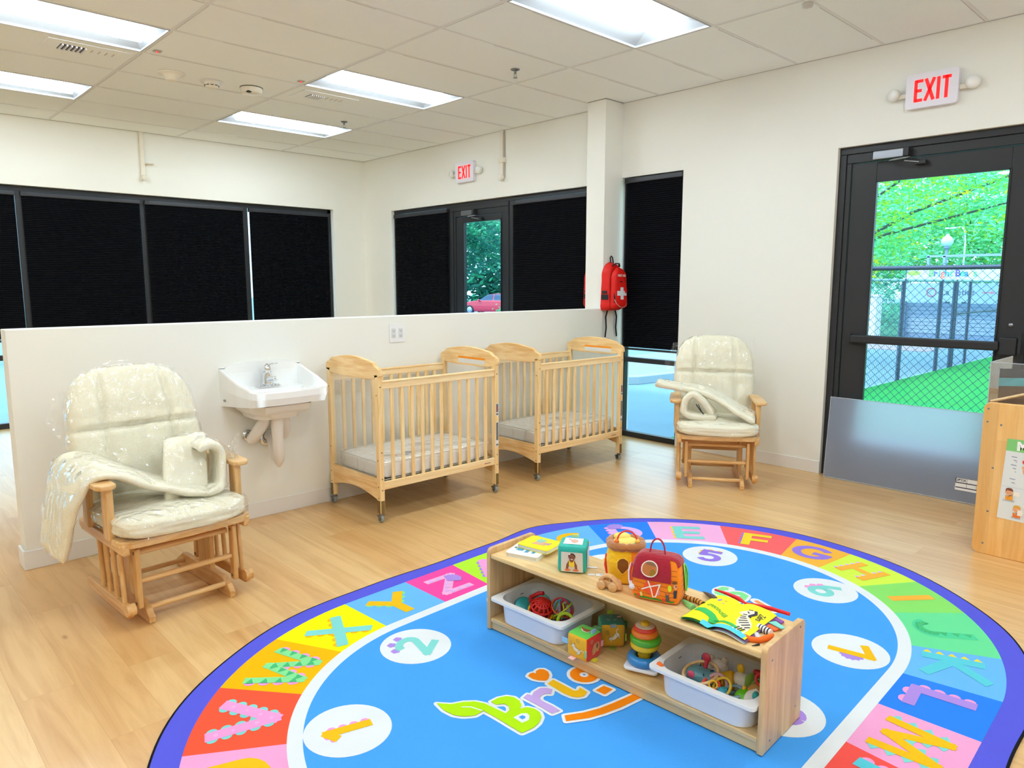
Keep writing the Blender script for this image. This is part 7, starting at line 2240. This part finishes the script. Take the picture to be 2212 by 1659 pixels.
def patch(P, m, a, o=.0010, sub=True):
    # fan subdivided to follow the page
    c_ = (sum(p[0] for p in P) / len(P), sum(p[1] for p in P) / len(P))
    n = len(P)
    for i in range(n):
        p, q_ = P[i], P[(i + 1) % n]
        L0 = None
        for s_ in range(4):
            w0, w1 = s_ / 4, (s_ + 1) / 4
            A_ = [(c_[0] + (p[0] - c_[0]) * w0, c_[1] + (p[1] - c_[1]) * w0), (c_[0] + (p[0] - c_[0]) * w1, c_[1] + (p[1] - c_[1]) * w1),
                  (c_[0] + (q_[0] - c_[0]) * w1, c_[1] + (q_[1] - c_[1]) * w1), (c_[0] + (q_[0] - c_[0]) * w0, c_[1] + (q_[1] - c_[1]) * w0)]
            if s_ == 0: A_ = A_[1:3] + [c_]
            a.poly([pg(x, y, o) for x, y in A_], m)
def band(P, w, m, a, o): 
    D = []
    for p, q_ in zip(P[:-1], P[1:]):
        for s_ in range(4): D.append((p[0] + (q_[0] - p[0]) * s_ / 4, p[1] + (q_[1] - p[1]) * s_ / 4))
    D.append(P[-1]); a.stroke(D, w, m, lambda x, y: pg(x, y, o))
a = MB()
band([(.30, -.0), (.45, .03), (.62, .06), (.80, .07), (.97, .05)], .13, 1, a, .0010)
band([(.03, .36), (.12, .36), (.22, .31), (.32, .27), (.42, .20)], .13, 0, a, .0014)
band([(.40, .17), (.52, .20), (.66, .19), (.78, .15)], .055, 0, a, .0018)
patch([(.32, .22), (.44, .24), (.46, .10), (.36, .08)], 0, a, .0016)
a.build('crocodile', [C('2fbf5c'), C('4fd0ee')], t)
a = MB()
patch([(.585, .60), (.60, .66), (.66, .74), (.74, .80), (.79, .76), (.79, .66), (.76, .57), (.82, .50), (.89, .42), (.925, .32), (.91, .23), (.86, .20), (.79, .21), (.72, .26), (.675, .34), (.66, .44), (.675, .54), (.65, .60)], 0, a, .0013)
for x_ in (.74, .80, .90): patch([(x_, .26), (x_ + .03, .26), (x_ + .02, .10), (x_ - .005, .10)], 0, a, .0012)
for P in ([(.76, .80), (.80, .72), (.76, .60), (.78, .56)], [(.68, .70), (.72, .66)], [(.66, .58), (.72, .60)], [(.66, .50), (.73, .54)], [(.68, .44), (.76, .50)], [(.70, .36), (.80, .46)], [(.74, .30), (.84, .42)], [(.80, .26), (.88, .38)], [(.86, .24), (.91, .32)], [(.66, .76), (.72, .79)]):
    band(P, .022 if P[0] != (.76, .80) else .045, 1, a, .0018)
for x in (.80, .84, .88): band([(x, .22), (x - .03, .12)], .018, 1, a, .0016)
patch([(.655, .70), (.68, .72), (.68, .69)], 2, a, .002)
a.build('zebra', [C('f6ead2'), C('2a2438'), C('e88aa0')], t)
a = MB(); patch([(.12, .80), (.17, .86), (.20, .82), (.17, .76)], 0, a); patch([(.22, .82), (.28, .85), (.26, .80)], 1, a); patch([(.24, .74), (.28, .74), (.26, .71)], 0, a); a.build('butterflies', [C('a88ad8'), C('f5a03a')], t)
v, f = text2d('crocodile', .042, .0006)
a = MB()
def tw(x, y, cx, cy, rot, o=.0012): 
    X = (cx + x * math.cos(rot) - y * math.sin(rot)) / bw; Y = (cy + x * math.sin(rot) + y * math.cos(rot)) / bd
    return pg(X, Y, o)
a.add([tw(x * .58, y * .8, .066, .118, -.42) for x, y, z in v], f); a.build('crocodile_lettering', C('3fae3a'), t)
v, f = text2d('Zebra', .030, .0006)
a = MB(); a.add([tw(x * .7, y, .199, .160, -1.45) for x, y, z in v], f); a.build('zebra_lettering', C('4a4438'), t)
MB().tube([(-.022, .268, .016), (.03, .262, .018), (.075, .258, .015), (.105, .250, .010), (.14, .256, .012), (.19, .262, .015), (.255, .262, .016)], [.0035, .006, .008, .004, .006, .007, .006], 10).build('red_cord', P_('e5101f'), t)
MB().tube([(-.012, .10, .006), (-.035, .108, .007), (-.055, .118, .009), (-.068, .124, .008)], [.012, .010, .007, .003], 10).build('green_tail', mat('tail_green', '8fd884', .8), t)
# tiger tail with stripes
P = [Vector(p) for p in ((.0, .145, .008), (-.03, .155, .009), (-.06, .150, .009), (-.088, .158, .010), (-.112, .165, .009))]
MB().tube(P, [.009, .009, .008, .008, .006], 12).build('tiger_tail', mat('tail_orange', 'eba24a', .8), t)
a = MB()
for i in range(9):
    q_ = i / 9 * 3.9; k_ = int(q_); c_ = P[k_].lerp(P[min(4, k_ + 1)], q_ - k_); d = (P[min(4, k_ + 1)] - P[k_]).normalized()
    a.tube([c_ - d * .0018, c_ + d * .0018], .0096 - .0002 * i, 12)
a.build('tail_stripes', C('1c1816'), t)
MB().tube([(.03, .205, .010), (.0, .212, .012), (-.03, .225, .012), (-.055, .240, .008)], [.010, .011, .008, .001], 10, flat=.6).build('brown_tail', mat('tail_brown', '5a463c', .6), t)
MB().tube([(.20, .03, .008), (.232, .022, .008), (.256, .035, .009), (.268, .07, .009), (.27, .10, .008)], [.008, .009, .009, .010, .005], 10).build('orange_tail', mat('tail_flame', 'f4701c', .8), t)
MB().tube([(.215, .115, .010), (.24, .11, .010), (.262, .105, .010)], [.012, .012, .010], 12).build('striped_tail', mat('tail_white', 'f2eef0', .8), t)
a = MB()
for i in range(4): a.tube([(.222 + i * .010, .113 - i * .002, .010), (.2255 + i * .010, .1125 - i * .002, .010)], .0125, 12)
a.build('tail_bands', C('26222c'), t)
MB().prism([(.215, .14), (.262, .135), (.27, .165), (.235, .185), (.215, .175)], .002, .008).build('orange_fin', C('f4682c'), t, bevel=.002)
MB().prism([(.225, .165), (.275, .150), (.285, .165), (.240, .190)], .009, .013).build('mint_fin', C('7fd4c8'), t, bevel=.002)
MB().prism([(.225, .205), (.255, .195), (.258, .215), (.23, .225)], .003, .009).build('purple_fin', C('8a4aa0'), t, bevel=.002)
MB().tube([(.225, .075, .006), (.24, .06, .006), (.247, .045, .006)], [.010, .009, .005], 10, flat=.5).build('grey_fin', C('d4d2da'), t)
MB().tube([(.262, .02, .003), (.256, .006, .003), (.250, -.004, .003)], [.004, .002, .001], 8).build('black_claw', C('1c1816'), t)
